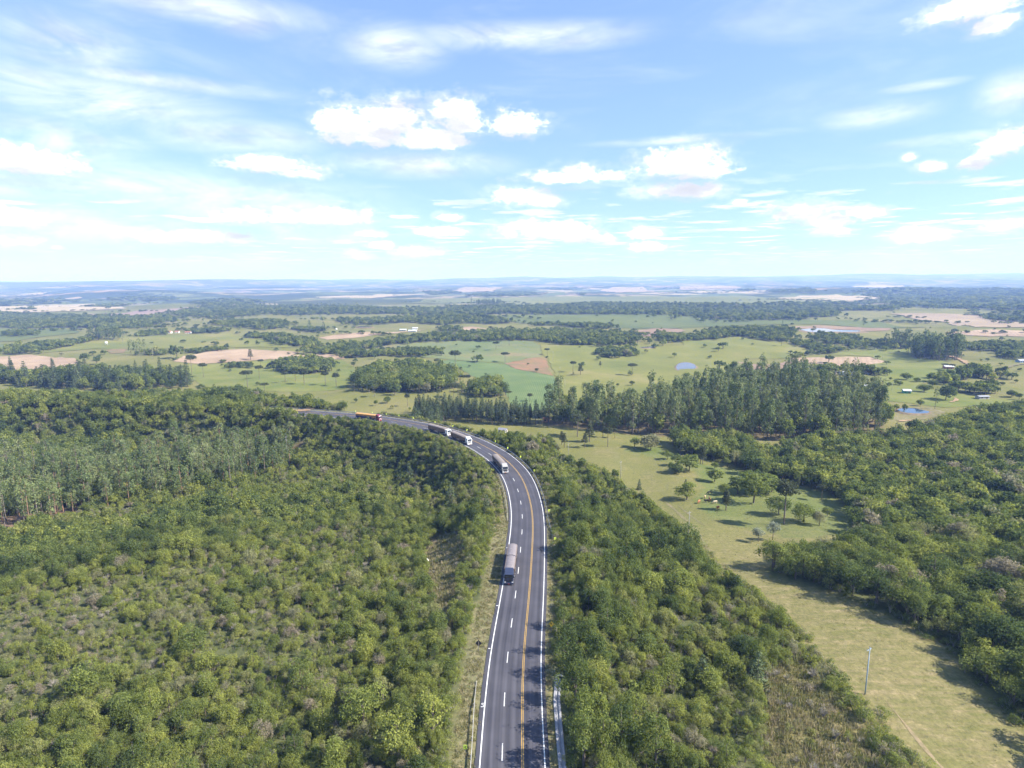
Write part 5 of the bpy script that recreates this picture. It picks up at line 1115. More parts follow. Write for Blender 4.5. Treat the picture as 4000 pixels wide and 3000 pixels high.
# ------------------------------------------------------------------ single trees in the pastures (foot pixel, height in pixels, kind, label)
g = np.random.default_rng(41)
def s1(x, y): return (2000 + x / 2.212, 1500 + y / 2.212)
def s2(x, y): return (2900 + x / 2.011, 1400 + y / 2.011)
def single(px, py, hp, kind, label, tint=None, group=None, whole=False, wid=1.0):
    p = at(px, py); dep = float(project(p[0], p[1], p[2])[2]); H = hp * dep / FPX / 0.97
    protos = {'A': AU, 'Y': AY, 'B': BP if dep < 260 else BQ if dep < 620 else BF, 'S': SN if dep < 260 else SM, 'E': EN, 'P': PY, 'L': PA, 'V': BP, 'T': EF}[kind]
    pr = protos[int(g.integers(0, len(protos)))]; s_ = H / pr.h
    nm = {'A': 'araucaria_tree', 'Y': 'araucaria_tree', 'B': 'pasture_tree', 'V': 'pasture_tree', 'S': 'bush', 'E': 'eucalyptus_tree', 'T': 'eucalyptus_tree', 'P': 'young_pine', 'L': 'palm_tree'}[kind]
    t = float(np.clip(g.normal(0.3, 0.12), 0, 1)) if tint is None else tint
    return tree(nm, pr, (p[0], p[1], p[2] - 0.1), float(g.uniform(0, 6.28)), (s_ * wid, s_ * wid, s_), t, label, 'bush' if kind == 'S' else 'tree', group, whole)
GP = 'single trees of the cattle pasture'
for (x, y, top, k, lab, t, w) in (
    (430, 525, 415, 'Y', 'slim young araucaria, left one of a pair by the roadside woodland', 0.4, 1), (452, 550, 430, 'Y', 'slim young araucaria, right one of a pair by the roadside woodland', 0.5, 1),
    (565, 455, 278, 'A', 'flat topped araucaria at the left end of the cattle pasture, tallest there', 0.4, 1), (630, 550, 432, 'Y', 'conical araucaria in front of the tallest one at the pasture top', 0.45, 1.1),
    (670, 500, 360, 'Y', 'bushy araucaria right behind the conical one at the pasture top', 0.4, 1.25), (827, 542, 385, 'A', 'araucaria with bare dark trunk in the middle of the pasture top', 0.3, 0.9),
    (785, 460, 340, 'Y', 'dark araucaria against the eucalyptus at the pasture top', 0.2, 1), (888, 470, 385, 'A', 'small thin araucaria right of the bare trunked one', 0.4, 0.8),
    (1060, 550, 462, 'B', 'small round olive tree left of the grey-green pair in the upper pasture', 0.5, 1.3), (1150, 558, 470, 'B', 'grey-green tree in the middle of the upper pasture trio', 0.8, 1.2), (1200, 572, 440, 'B', 'taller grey-green tree on the right of the upper pasture trio', 0.84, 1.1),
    (1470, 520, 372, 'B', 'large dark green tree before the eucalyptus at the pasture top', 0.24, 1.2), (1455, 612, 500, 'Y', 'slim araucaria beside the copse at the right of the pasture top', 0.4, 1),
    (1560, 600, 500, 'B', 'dark tree in the copse right of the slim araucaria', 0.2, 1.3), (1660, 630, 520, 'B', 'olive tree in the copse above the araucaria pair', 0.5, 1.4), (1740, 610, 470, 'B', 'yellow-green tree in the copse above the araucaria pair', 0.66, 1.2), (1820, 620, 510, 'B', 'round tree at the right end of the copse', 0.45, 1.3),
    (1627, 692, 545, 'Y', 'left one of two close araucarias on the brown bank', 0.45, 0.9), (1648, 694, 545, 'Y', 'right one of two close araucarias on the brown bank', 0.4, 0.9), (1345, 650, 585, 'B', 'small lone round tree in the middle of the upper pasture', 0.4, 1.2),
    (1420, 768, 682, 'B', 'small dark tree, front of the clump on the brown bank', 0.2, 1.3), (1530, 750, 620, 'B', 'wide olive tree of the clump on the brown bank', 0.4, 1.4), (1430, 705, 618, 'B', 'dark tree at the back of the clump on the brown bank', 0.22, 1.3),
    (1750, 845, 740, 'B', 'small round tree with clear trunk on the brown bank', 0.42, 1.3), (1750, 735, 680, 'B', 'tiny tree above the round one on the brown bank', 0.4, 1.0), (1860, 712, 632, 'B', 'small olive tree at the right of the brown bank', 0.5, 1.1),
    (1510, 998, 862, 'B', 'broad spreading tree with the long shadow left of the cattle', 0.45, 1.7), (1500, 905, 826, 'P', 'conical dark pine behind the broad spreading tree', 0.4, 1.2),
    (1848, 1092, 920, 'Y', 'araucaria with bare trunk standing by the brown cow', 0.35, 1.15), (1830, 960, 865, 'B', 'round tree behind the araucaria next to the cattle', 0.45, 1.3),
    (2085, 1028, 790, 'V', 'tall tree with pale bare trunk before the dark copse', 0.42, 1.1), (1950, 950, 810, 'B', 'dark tree at the left of the copse right of the cattle', 0.15, 1.6), (2060, 935, 770, 'B', 'dark tree in the middle of the copse right of the cattle', 0.2, 1.5), (2160, 950, 780, 'B', 'mid green tree at the right of the copse right of the cattle', 0.35, 1.5)):
    a, b = s1(x, y); single(a, b, (y - top) / 2.212 * (1.18 if k in 'BV' else 1.08), k, lab, t, GP, False, w * (1.12 if k in 'BV' else 1.0))
for (x, y, top, k, lab, t, w) in (
    (325, 1302, 985, 'A', 'tallest araucaria of the pasture with layered flat crown', 0.45, 0.85), (285, 1225, 1090, 'B', 'dark tree beside the trunk of the tallest araucaria', 0.2, 1.2), (480, 1282, 1140, 'B', 'round green tree right of the tallest araucaria', 0.38, 1.2),
    (605, 1312, 1200, 'B', 'small grey-green tree near the forest shadow', 0.84, 1.0), (665, 1240, 1165, 'B', 'low olive tree in the forest shadow', 0.5, 1.3), (620, 1118, 1000, 'A', 'small flat topped araucaria near the forest edge', 0.5, 0.8), (432, 1022, 940, 'Y', 'slim small araucaria at the back of the forest shadow', 0.5, 1),
    (230, 1050, 920, 'B', 'dark round tree behind the tallest araucaria', 0.25, 1.4)):
    a, b = s2(x, y); single(a, b, (y - top) / 2.011 * 1.1, k, lab, t, GP, False, w * (1.12 if k == 'B' else 1.0))
def special(px, py, hp, mat, lab):
    p = at(px, py); dep = float(project(p[0], p[1], p[2])[2]); H = hp * dep / FPX / 0.97; pr = broad(int(px), 2.0, 5.0, 0.2, 0.6, 1.9, 22, BARKP, mat, 0.85, True); s_ = H / 5.0
    tree('pasture_tree', pr, (p[0], p[1], p[2] - 0.1), 0.5, (s_, s_, s_), 0.5, lab, 'tree', GP)
special(3018, 2109, 72, LEAFS, 'silvery white tree with clear trunk in the cattle pasture'); special(2962, 2117, 64, LEAFS, 'small grey-green tree left of the silvery one')
# lone pines and palms inside the woods
single(2497, 1912, 42, 'P', 'young conical pine poking out of the woodland below the upper pasture', 0.5, None, False, 1.0)
single(2955, 2690, 150, 'P', 'spreading young pine at the top of the dry scrub corner', 0.75, None, False, 1.1)
single(2740, 2690, 140, 'P', 'dull green young pine left of the spreading one', 0.6, None, False, 1.0)
for (px, py, hp, lab) in ((2502, 2210, 110, 'feathery palm with tall bare trunk in the right woodland'), (2640, 2360, 70, 'small palm in the right woodland near the worn path'), (2845, 2310, 75, 'palm with hanging yellow fronds at the worn path'),
                          (912, 1990, 78, 'palm with slender white trunk below the eucalyptus plantation'), (1097, 1880, 64, 'palm at the right end of the eucalyptus plantation'), (3510, 1850, 70, 'yellowing palm rising from the big right forest'), (790, 1975, 50, 'short palm at the foot of the eucalyptus plantation')):
    single(px, py, hp, 'L', lab, 0.58)
for (px, py, hp, lab) in ((1790, 1830, 80, 'conical pine on the bank inside the bend'), (1705, 1790, 78, 'pointed pine on the dark bank inside the bend'), (1600, 1900, 90, 'tall pine inside the bend left of the road'), (1440, 1690, 62, 'broad pine standing in front of the orange truck'), (1215, 1700, 60, 'dark pine at the left end of the visible highway'), (1760, 1990, 110, 'pale pine above the grassy clearing'), (1900, 2010, 80, 'small pine by the left guardrail')):
    single(px, py, hp, 'P', lab, 0.6)
# araucarias and trees of the plain
GA = 'araucarias and trees scattered over the plain'
def plain(zf, items):
    for (x, y, top, k, lab, *r) in items:
        (px, py), = zf([(x, y)]); single(px, py, (y - top) * 0.6027, k, lab, r[0] if r else None, GA, k in 'SBT' and (y - top) < 45, r[1] if len(r) > 1 else 1.0)
plain(z6, ((1062, 608, 543, 'A', 'flat topped araucaria in the green crop field'), (740, 655, 535, 'A', 'tallest araucaria left of the crop field with two storeys', 0.3, 0.75), (882, 606, 553, 'B', 'dark round tree with a flat crown in the crop field', 0.15, 1.5),
    (1088, 500, 440, 'A', 'araucaria at the top of the crop field'), (1003, 527, 474, 'A', 'araucaria below the one at the top of the crop field'), (1335, 562, 517, 'A', 'flat araucaria on the fence line right of the crop field', 0.2), (1338, 578, 560, 'S', 'small bush under the fence line araucaria'),
    (1502, 668, 600, 'A', 'araucaria with a bush at its foot in the bright pasture'), (1503, 686, 666, 'S', 'bush at the foot of the bright pasture araucaria', 0.3), (1550, 687, 620, 'Y', 'narrow dark araucaria right of the one with the bush', 0.25, 1.3),
    (1885, 688, 616, 'A', 'araucaria right of the middle of the bright pasture'), (1878, 692, 656, 'S', 'dark bush under the right hand pasture araucaria', 0.2, 1.3), (1678, 640, 598, 'Y', 'thin bare tree in the bright pasture'), (80, 637, 598, 'B', 'small dark tree in the pasture left of the grove', 0.2),
    (1222, 862, 808, 'A', 'wide flat araucaria at the foot of the green crop field', 0.5, 1.3), (1085, 838, 793, 'A', 'flat araucaria beside the rounded copse', 0.4, 1.2), (790, 752, 690, 'A', 'dark araucaria left of the rounded copse', 0.15), (822, 748, 686, 'A', 'second dark araucaria left of the rounded copse', 0.15),
    (636, 868, 780, 'A', 'bare trunked araucaria in the meadow above the highway', 0.6, 0.8), (430, 893, 808, 'A', 'araucaria in the meadow near the highway', 0.5, 0.75), (300, 872, 820, 'B', 'round tree in the meadow above the highway', 0.3), (225, 888, 845, 'B', 'dark round tree in the meadow behind the guardrail', 0.22, 1.1), (95, 868, 836, 'B', 'small tree at the left of the meadow'),
    (330, 908, 880, 'B', 'grey small tree close to the guardrail', 0.8, 1.2), (445, 922, 890, 'B', 'bush-like tree under the meadow araucaria', 0.7), (620, 642, 585, 'A', 'araucaria at the back of the dense grove'), (705, 832, 752, 'A', 'left one of three araucarias right of the grove', 0.5, 0.8), (730, 838, 745, 'A', 'middle one of three araucarias right of the grove', 0.5, 0.8), (758, 854, 750, 'A', 'right one of three araucarias right of the grove', 0.5, 0.8),
    (85, 800, 745, 'A', 'araucaria at the left of the dense grove', 0.6, 1), (215, 830, 760, 'A', 'araucaria before the left side of the grove', 0.6, 1), (250, 660, 615, 'A', 'flat araucaria over the left part of the grove', 0.3), (470, 650, 590, 'A', 'flat araucaria over the middle of the grove', 0.3), (360, 660, 600, 'A', 'flat araucaria over the grove left of the middle', 0.25), (560, 670, 615, 'A', 'flat araucaria over the right part of the grove', 0.3),
    (218, 585, 545, 'B', 'round tree at the hedge left of the crop field', 0.2), (2160, 575, 540, 'B', 'small tree on the bank right of the bright pasture', 0.5), (1975, 550, 518, 'B', 'small pale tree by the tiny pond', 0.8), (2032, 690, 668, 'S', 'tiny bush low in the bright pasture'), (1920, 495, 418, 'B', 'tall round tree at the right end of the long wood', 0.25, 0.9), (2085, 500, 455, 'B', 'pale tree right of the tiny pond', 0.5)))
plain(z5, ((1245, 688, 563, 'A', 'tall araucaria in the left pasture, tallest there', 0.35, 0.62), (1320, 704, 614, 'A', 'second tall araucaria right of the tallest in the left pasture', 0.35, 0.7), (1605, 768, 662, 'A', 'dark araucaria in the lower left pasture', 0.25, 0.85), (1682, 713, 628, 'A', 'araucaria below the low dark copse', 0.25, 0.85),
    (1715, 802, 740, 'A', 'wide araucaria above the highway', 0.45, 1.3), (1625, 592, 520, 'Y', 'narrow tree standing in the tan crescent field', 0.3, 1.1), (1490, 668, 645, 'S', 'round bush in the left pasture', 0.2, 1.3), (1168, 647, 621, 'S', 'round bush near the dark pine stand', 0.25, 1.5), (1435, 607, 583, 'S', 'wide bush at the lower edge of the tan crescent field', 0.2, 1.7),
    (552, 612, 538, 'B', 'tall dark tree beside the ploughed tan field', 0.2, 0.9), (628, 622, 568, 'B', 'round tree right of the ploughed tan field', 0.2), (600, 562, 528, 'B', 'dark round tree above the ploughed field', 0.15, 1.4), (676, 557, 524, 'B', 'dark round tree by the red soil patch', 0.15, 1.2), (1145, 585, 487, 'B', 'tall dark oak-like tree by the farm sheds', 0.15, 0.85), (1150, 592, 566, 'S', 'round bush before the tall dark tree', 0.3, 1.3),
    (1188, 480, 456, 'B', 'wide dark tree clump in the farm pasture', 0.15, 2), (1320, 480, 466, 'S', 'small bush in the farm pasture', 0.2, 1.4), (1395, 492, 468, 'B', 'dark trees in the farm pasture right of the middle', 0.15, 2.4), (1605, 490, 464, 'B', 'round dark tree in the upper pasture', 0.15, 1.3), (1542, 421, 404, 'B', 'wide dark tree above the wooded strip', 0.15, 1.8), (840, 443, 424, 'B', 'small tree right of the tall dark copse', 0.2, 1.4), (985, 490, 470, 'B', 'small tree above the tall bare eucalyptus', 0.2),
    (1850, 738, 662, 'A', 'left araucaria of the row above the highway', 0.25, 1), (1915, 728, 655, 'A', 'second araucaria of the row above the highway', 0.25, 1), (1972, 752, 648, 'A', 'dense araucaria of the row above the highway', 0.2, 0.9), (2110, 756, 668, 'A', 'araucaria left of the meadow trees', 0.25, 0.9), (2180, 765, 675, 'A', 'rightmost araucaria of the row above the highway', 0.3, 0.9), (1775, 665, 600, 'A', 'araucaria left of the round dark copse', 0.2, 0.9), (1690, 640, 588, 'A', 'araucaria behind the low dark copse', 0.2), (1300, 790, 745, 'B', 'round dark tree at the right end of the pine stand', 0.2, 1.5),
    (850, 560, 458, 'T', 'tall pale eucalyptus, left of the bare group', 0.8, 0.8), (905, 560, 452, 'T', 'tall pale eucalyptus in the middle of the bare group', 0.9, 0.8), (940, 562, 450, 'T', 'tall pale eucalyptus, right of the bare group', 0.9, 0.75), (880, 556, 470, 'T', 'darker eucalyptus behind the bare group', 0.3, 0.9), (2005, 412, 335, 'T', 'tall dark tree left of the white tower', 0.2, 0.8), (2098, 412, 345, 'T', 'second tall dark tree beside the white tower', 0.2, 0.7),
    (1000, 555, 505, 'B', 'grey-green tree right of the bare eucalyptus', 0.8, 1.1), (400, 565, 540, 'B', 'small bare tree above the ploughed field', 0.85), (1870, 555, 538, 'S', 'dark bush at the right tip of the tan crescent field', 0.1, 1.4)))
plain(z7, ((145, 512, 484, 'B', 'small dark tree on the right hill pasture', 0.2), (262, 520, 470, 'B', 'dark rounded tree pair on the right hill pasture', 0.15, 1.5), (232, 537, 500, 'B', 'pale small tree before the dark pair', 0.6), (948, 608, 555, 'B', 'big dark tree in the tan leaf shaped field', 0.12, 1.4), (928, 632, 598, 'B', 'round bush-like tree at the edge of the leaf shaped field', 0.3), (1450, 722, 668, 'B', 'round tree between the cottages and the red walled house', 0.25, 1.3),
    (1380, 755, 712, 'B', 'small pale tree above the green house', 0.45, 1.2), (1410, 755, 722, 'B', 'round tree right of the pale one above the green house', 0.3, 1.3), (1520, 735, 700, 'B', 'wide tree left of the dark rounded copse', 0.3, 1.4), (1565, 800, 742, 'B', 'spreading tree right of the green house', 0.35, 1.5), (1635, 908, 768, 'E', 'tall eucalyptus with bare stem by the pond', 0.6, 0.95), (1705, 850, 738, 'B', 'huge dark tree right of the tall pond eucalyptus', 0.15, 1.1), (1620, 760, 718, 'B', 'dark tree above the tall pond eucalyptus', 0.2, 1.3), (1540, 888, 840, 'B', 'small round tree above the pond', 0.35),
    (1440, 930, 870, 'B', 'slim tree on the pond shore', 0.5, 0.7), (1385, 925, 870, 'B', 'feathery tree at the left shore of the pond', 0.55, 1.1), (1940, 668, 624, 'A', 'flat topped araucaria by the dirt road', 0.4, 1.0), (1975, 602, 574, 'B', 'small dark tree above the dirt road', 0.2), (1990, 652, 634, 'S', 'round dark bush by the dirt road', 0.15, 1.3), (310, 690, 610, 'B', 'large dark tree behind the grove top', 0.15, 1.1), (240, 650, 590, 'B', 'dark tree left of the large one behind the grove', 0.15, 1.4), (415, 668, 600, 'B', 'olive tree behind the grove top', 0.4, 1.1), (745, 640, 600, 'B', 'dark round tree by the brown slope', 0.15, 1.5),
    (640, 502, 455, 'A', 'small flat topped araucaria on the right hill'), (2060, 770, 735, 'A', 'small araucaria by the right dirt road'), (2160, 740, 712, 'B', 'dark tree at the right edge', 0.2, 1.5), (1700, 655, 615, 'A', 'flat araucaria behind the red walled house', 0.3, 1.2), (1745, 660, 618, 'A', 'wide flat araucaria right of the red walled house', 0.3, 1.3), (2130, 830, 780, 'B', 'dark round tree right of the long grey shed', 0.15, 1.4), (2180, 850, 800, 'B', 'dark tree at the right edge by the long grey shed', 0.15, 1.3), (1830, 800, 745, 'B', 'round dark tree left of the rounded copse', 0.2, 1.3), (1780, 790, 740, 'B', 'grey-green tree right of the huge dark one', 0.8, 1.1), (1240, 690, 660, 'B', 'dark tree at the right end of the cottages', 0.15, 1.3), (650, 365, 335, 'T', 'dark pointed tree in the far teal fields', 0.2, 1.0), (710, 368, 348, 'B', 'dark round tree in the far teal fields', 0.1, 1.3)))
# a scatter of small far trees over the open land
x = []; y = []
for k in range(120):
    px, py = g.uniform(0, 4000), 1215 + 300 * g.uniform(0, 1) ** 1.2; p = at(px, py)
    if any(inside(P, p[:1], p[1:2])[0] for P, *_ in WOODS) or any(inside(P, p[:1], p[1:2])[0] for P in (LF, EG, PL, PR, MF)): continue
    dep = float(project(*p)[2]); hm = g.uniform(3, 7.5); pr = (BQ if dep < 620 else BF)[k % 4]; s_ = hm / pr.h
    side = 'left' if px < 1300 else 'middle' if px < 2700 else 'right'
    tree('field_tree', pr, (p[0], p[1], p[2] - 0.1), float(g.uniform(0, 6.28)), (s_ * 1.2, s_ * 1.2, s_), float(g.uniform(0.1, 0.4)), f"small lone dark tree dotting the {side} {'upper' if py < 1300 else 'middle' if py < 1400 else 'lower'} pastures of the plain", 'tree', 'small trees dotted over the plain', True)

# ------------------------------------------------------------------ guardrails, drain, signs
STEEL = mat_simple('galvanised_steel', (0.42, 0.41, 0.38), 0.5, 0.55, 0.15, 2.0)
STEELP = mat_simple('weathered_post', (0.33, 0.31, 0.28), 0.7, 0.3, 0.2, 2.0)
CONC = mat_simple('concrete', (0.42, 0.41, 0.40), 0.85, 0, 0.15, 1.2, 0.2)
def guardrail(s0, s1, lat, label, face, flare=0.0, sink=True, dens=4.0):
    x0, y0 = road_at(s0, lat(s0)); root = link('guardrail', None, None, (float(x0), float(y0), 0)); tag(root, label, 'guardrail', 'guardrails along the highway')
    o = np.array([float(x0), float(y0)]); prof = [(0.0, 0.44), (face * 0.075, 0.50), (0.0, 0.56), (face * 0.0, 0.62), (face * 0.075, 0.68), (0.0, 0.75), (-0.02 * face, 0.75), (-0.02 * face, 0.44)]
    S = np.arange(s0, s1, 2.0); vs = []; fs = []; n = len(prof)
    for i, s in enumerate(S):
        fe = min(i, len(S) - 1 - i) * 2.0; dz = -0.55 * float(1 - ss(0, 9, s - s0)) if sink else 0
        l = lat(s)
        for (a, z) in prof:
            x, y = road_at(s, l + a); vs.append((float(x) - o[0], float(y) - o[1], max(0.02, z + dz) - 0.0))
    for i in range(len(S) - 1):
        for k in range(n):
            j = (k + 1) % n; fs.append((i * n + k, i * n + j, (i + 1) * n + j, (i + 1) * n + k))
    MB().add(vs, fs).obj('rail', STEEL, root)
    post = MB().box(-0.06, 0.06, -0.08, 0.08, -0.5, 0.74).mesh('post', STEELP); blk = MB().box(-0.1, 0.1, -0.1, 0.1, 0.46, 0.72).mesh('spacer', STEELP)
    for s in np.arange(s0 + 8, s1, dens):
        x, y = road_at(s, lat(s) - face * 0.14); p = link('post', post, root, (float(x) - o[0], float(y) - o[1], 0), road_ang(s) + 1.57)
def lr(s): return 4.95 + wide(s) + 1.1 * float(1 - ss(0, 16, s - 228))
def ll1(s): return -8.45 - 0.75 * float(ss(138, 166, s))
def ll2(s): return -8.35 - 0.5 * wide(s) - 0.3 * float(ss(240, 262, s))
guardrail(228, 505, lr, 'long steel guardrail around the outside of the bend', -1)
# the near left rail ends towards the far side, so it is built with its sunk end at the far end
def rev_guard(s0, s1, lat, label):
    x0, y0 = road_at(s0, lat(s0)); root = link('guardrail', None, None, (float(x0), float(y0), 0)); tag(root, label, 'guardrail', 'guardrails along the highway'); o = (float(x0), float(y0))
    prof = [(0.0, 0.44), (0.075, 0.50), (0.0, 0.56), (0.0, 0.62), (0.075, 0.68), (0.0, 0.75), (-0.02, 0.75), (-0.02, 0.44)]; S = np.arange(s0, s1, 2.0); vs = []; fs = []; n = 8
    for s in S:
        dz = -0.6 * float(1 - ss(0, 9, s1 - 2 - s))
        for (a, z) in prof: x, y = road_at(s, lat(s) + a); vs.append((float(x) - o[0], float(y) - o[1], max(0.02, z + dz)))
    for i in range(len(S) - 1):
        for k in range(n): j = (k + 1) % n; fs.append((i * n + k, i * n + j, (i + 1) * n + j, (i + 1) * n + k))
    MB().add(vs, fs).obj('rail', STEEL, root); post = MB().box(-0.06, 0.06, -0.08, 0.08, -0.5, 0.74).mesh('post', STEELP)
    for s in np.arange(s0 + 1, s1 - 7, 4.0): x, y = road_at(s, lat(s) - 0.14); link('post', post, root, (float(x) - o[0], float(y) - o[1], 0), road_ang(s) + 1.57)
rev_guard(70, 163, ll1, 'short steel guardrail on the near left verge')
guardrail(241, 430, ll2, 'steel guardrail along the inside of the bend', 1)
# the concrete drain on the right, its grey darkened in place of tree shade
dr = MB(); S = np.arange(100, 163.5, 1.5); prof = [(-0.55, -0.02), (-0.5, 0.1), (-0.05, 0.1), (0.05, -0.12), (0.3, -0.12), (0.38, 0.12), (0.72, 0.12), (0.76, -0.02)]; vs = []; fs = []; n = len(prof)
for s in S:
    c = 6.25 - 0.45 * float(ss(140, 105, s)) if False else 6.35 + 0.5 * float(ss(154, 163, s)) ** 2
    for a, z in prof: x, y = road_at(s, c + a); vs.append((float(x), float(y), z + 0.02))
for i in range(len(S) - 1):
    for k in range(n - 1): fs.append((i * n + k, i * n + k + 1, (i + 1) * n + k + 1, (i + 1) * n + k))
dr.add(vs, fs); hx, hy = road_at(163.5, 7.4)
dro = link('concrete_drain', None, None, (0, 0, 0)); tag(dro, 'pale concrete drain channel beside the right verge', 'drain')
dr.obj('channel', mat_simple('shade_darkened_concrete', (0.27, 0.27, 0.29), 0.8, 0, 0.12, 1.0, 0.1), dro)
hd = MB(); hv = []; K = 12
for k in range(K + 1):
    a = math.pi * k / K; hv += [(hx + 1.05 * math.cos(a) * 0.9, hy - 0.3 + 1.15 * math.sin(a), 0.13), (hx + 0.55 * math.cos(a) * 0.9, hy - 0.3 + 0.6 * math.sin(a), 0.13), (hx + 1.1 * math.cos(a) * 0.9, hy - 0.3 + 1.2 * math.sin(a), -0.05)]
hd.add([tuple(map(float, v)) for v in hv], [(k * 3, k * 3 + 1, k * 3 + 4, k * 3 + 3) for k in range(K)] + [(k * 3, k * 3 + 3, k * 3 + 5, k * 3 + 2) for k in range(K)]); hd.obj('headwall', MATS['shade_darkened_concrete'], dro)
# narrow asphalt lip stones along the right edge
SIGNY = mat_simple('sign_yellow', (0.62, 0.42, 0.02), 0.4, 0, 0.06); SIGNL = mat_simple('sign_lime', (0.62, 0.78, 0.10), 0.4, 0, 0.05); SIGNK = mat_simple('sign_black', (0.015, 0.015, 0.017), 0.5, 0, 0.1); POST = mat_simple('sign_post', (0.28, 0.25, 0.22), 0.7, 0.1)
def chevron(s, lat, label, toward):
    x, y = road_at(s, lat); z = float(height(x, y)); o = link('chevron_sign', None, None, (float(x), float(y), z), road_ang(s) - math.pi / 2 + toward); tag(o, label, 'sign', 'chevron signs around the bend')
    MB().box(-0.05, 0.05, 0.0, 0.09, -0.3, 1.55).obj('post', POST, o)
    MB().box(-0.32, 0.32, -0.04, 0.0, 0.85, 1.62).obj('panel', SIGNL, o)
    b = MB(); b.add([(0.2, -0.046, 0.9), (0.31, -0.046, 0.9), (0.02, -0.046, 1.235), (0.31, -0.046, 1.57), (0.2, -0.046, 1.57), (-0.14, -0.046, 1.235)], [(0, 1, 2, 5), (5, 2, 3, 4)]); b.obj('chevron', SIGNK, o)
chev = [(1377, 1609.7), (1446, 1614), (1502, 1619), (1548, 1624), (1607, 1634), (1691.5, 1648), (1759, 1664.5), (1812.7, 1681), (1864, 1699), (1923.7, 1725), (1966, 1749.5), (2017, 1784.6), (2073.8, 1839), (2134, 1991), (2147, 2098)]
for k, (px, py) in enumerate(chev):
    d = ray(px, py); t = -(CAM_H - 1.3) / d[2]; s_ = float(along(d[0] * t, d[1] * t))
    ordn = ['first', 'second', 'third', 'fourth', 'fifth', 'sixth', 'seventh', 'eighth', 'ninth', 'tenth', 'eleventh', 'twelfth', 'thirteenth', 'fourteenth', 'fifteenth'][len(chev) - 1 - k]
    chevron(s_, lr(s_) + 0.75, f'{ordn} chevron sign from the near end of the long guardrail', 0.25)
p = at(1823, 2945); s_ = float(along(p[0], p[1])); chevron(s_, -9.6, 'lime chevron sign behind the short guardrail on the left verge', -0.1)
def diamond(px, py, label, matf, lat, flip, arrow):
    d = ray(px, py); t = -(CAM_H - 2.0) / d[2]; s_ = float(along(d[0] * t, d[1] * t)); x, y = road_at(s_, lat); z = float(height(x, y)); o = link('warning_sign', None, None, (float(x), float(y), z), road_ang(s_) - math.pi / 2 + (math.pi if flip else 0.0)); tag(o, label, 'sign')
    MB().box(-0.05, 0.05, 0.0, 0.1, -0.3, 2.3).obj('post', POST, o); r = 0.72; zc = 1.95
    pn = MB(); q = [(0, zc - r), (r, zc), (0, zc + r), (-r, zc)]; pn.add([(a, -0.03, c) for a, c in q] + [(a, -0.005, c) for a, c in q], [(0, 1, 2, 3), (7, 6, 5, 4), (0, 4, 5, 1), (1, 5, 6, 2), (2, 6, 7, 3), (3, 7, 4, 0)]); pn.obj('panel', matf, o)
    if arrow:
        a = MB(); pts = [(0.14, zc - 0.36), (0.15, zc - 0.1), (0.06, zc + 0.12), (-0.12, zc + 0.24)]; w = 0.06
        for (x0, z0), (x1, z1) in zip(pts[:-1], pts[1:]):
            dx, dz = x1 - x0, z1 - z0; n_ = math.hypot(dx, dz); ux, uz = -dz / n_ * w, dx / n_ * w; a.add([(x0 + ux, -0.037, z0 + uz), (x1 + ux, -0.037, z1 + uz), (x1 - ux, -0.037, z1 - uz), (x0 - ux, -0.037, z0 - uz)], [(0, 1, 2, 3)])
        a.add([(-0.08, -0.038, zc + 0.38), (-0.32, -0.038, zc + 0.32), (-0.14, -0.038, zc + 0.1)], [(0, 1, 2)]); a.obj('arrow', SIGNK, o)
        b = MB()
        for i in range(4):
            (a0, c0), (a1, c1) = q[i], q[(i + 1) % 4]; k0, k1 = 0.96, 0.90
            f = lambda a_, c_, k_: (a_ * k_, -0.035, zc + (c_ - zc) * k_)
            b.add([f(a0, c0, k0), f(a1, c1, k0), f(a1, c1, k1), f(a0, c0, k1)], [(0, 1, 2, 3)])
        b.obj('border', SIGNK, o)
diamond(2147, 2430, 'yellow diamond warning sign with black left bend arrow on the right verge', SIGNY, 5.75, False, True)
diamond(1872, 2516, 'black backed diamond sign on the left verge', SIGNK, -9.7, True, False)
p = at(1669, 2196); o = link('marker_stone', None, None, tuple(p)); tag(o, 'small white upright marker in the grassy clearing', 'marker'); m_ = MB(); m_.add([(-0.42, -0.3, -0.1), (0.42, -0.3, -0.1), (0.42, 0.3, -0.1), (-0.42, 0.3, -0.1), (-0.4, -0.28, 0.6), (0.4, -0.28, 0.6), (0.4, 0.28, 0.6), (-0.4, 0.28, 0.6), (-0.05, -0.1, 1.25), (0.08, -0.1, 1.25), (0.08, 0.1, 1.25), (-0.05, 0.1, 1.25)], [(0, 1, 5, 4), (1, 2, 6, 5), (2, 3, 7, 6), (3, 0, 4, 7), (4, 5, 9, 8), (5, 6, 10, 9), (6, 7, 11, 10), (7, 4, 8, 11), (8, 9, 10, 11)]); m_.obj('body', WHITE, o)

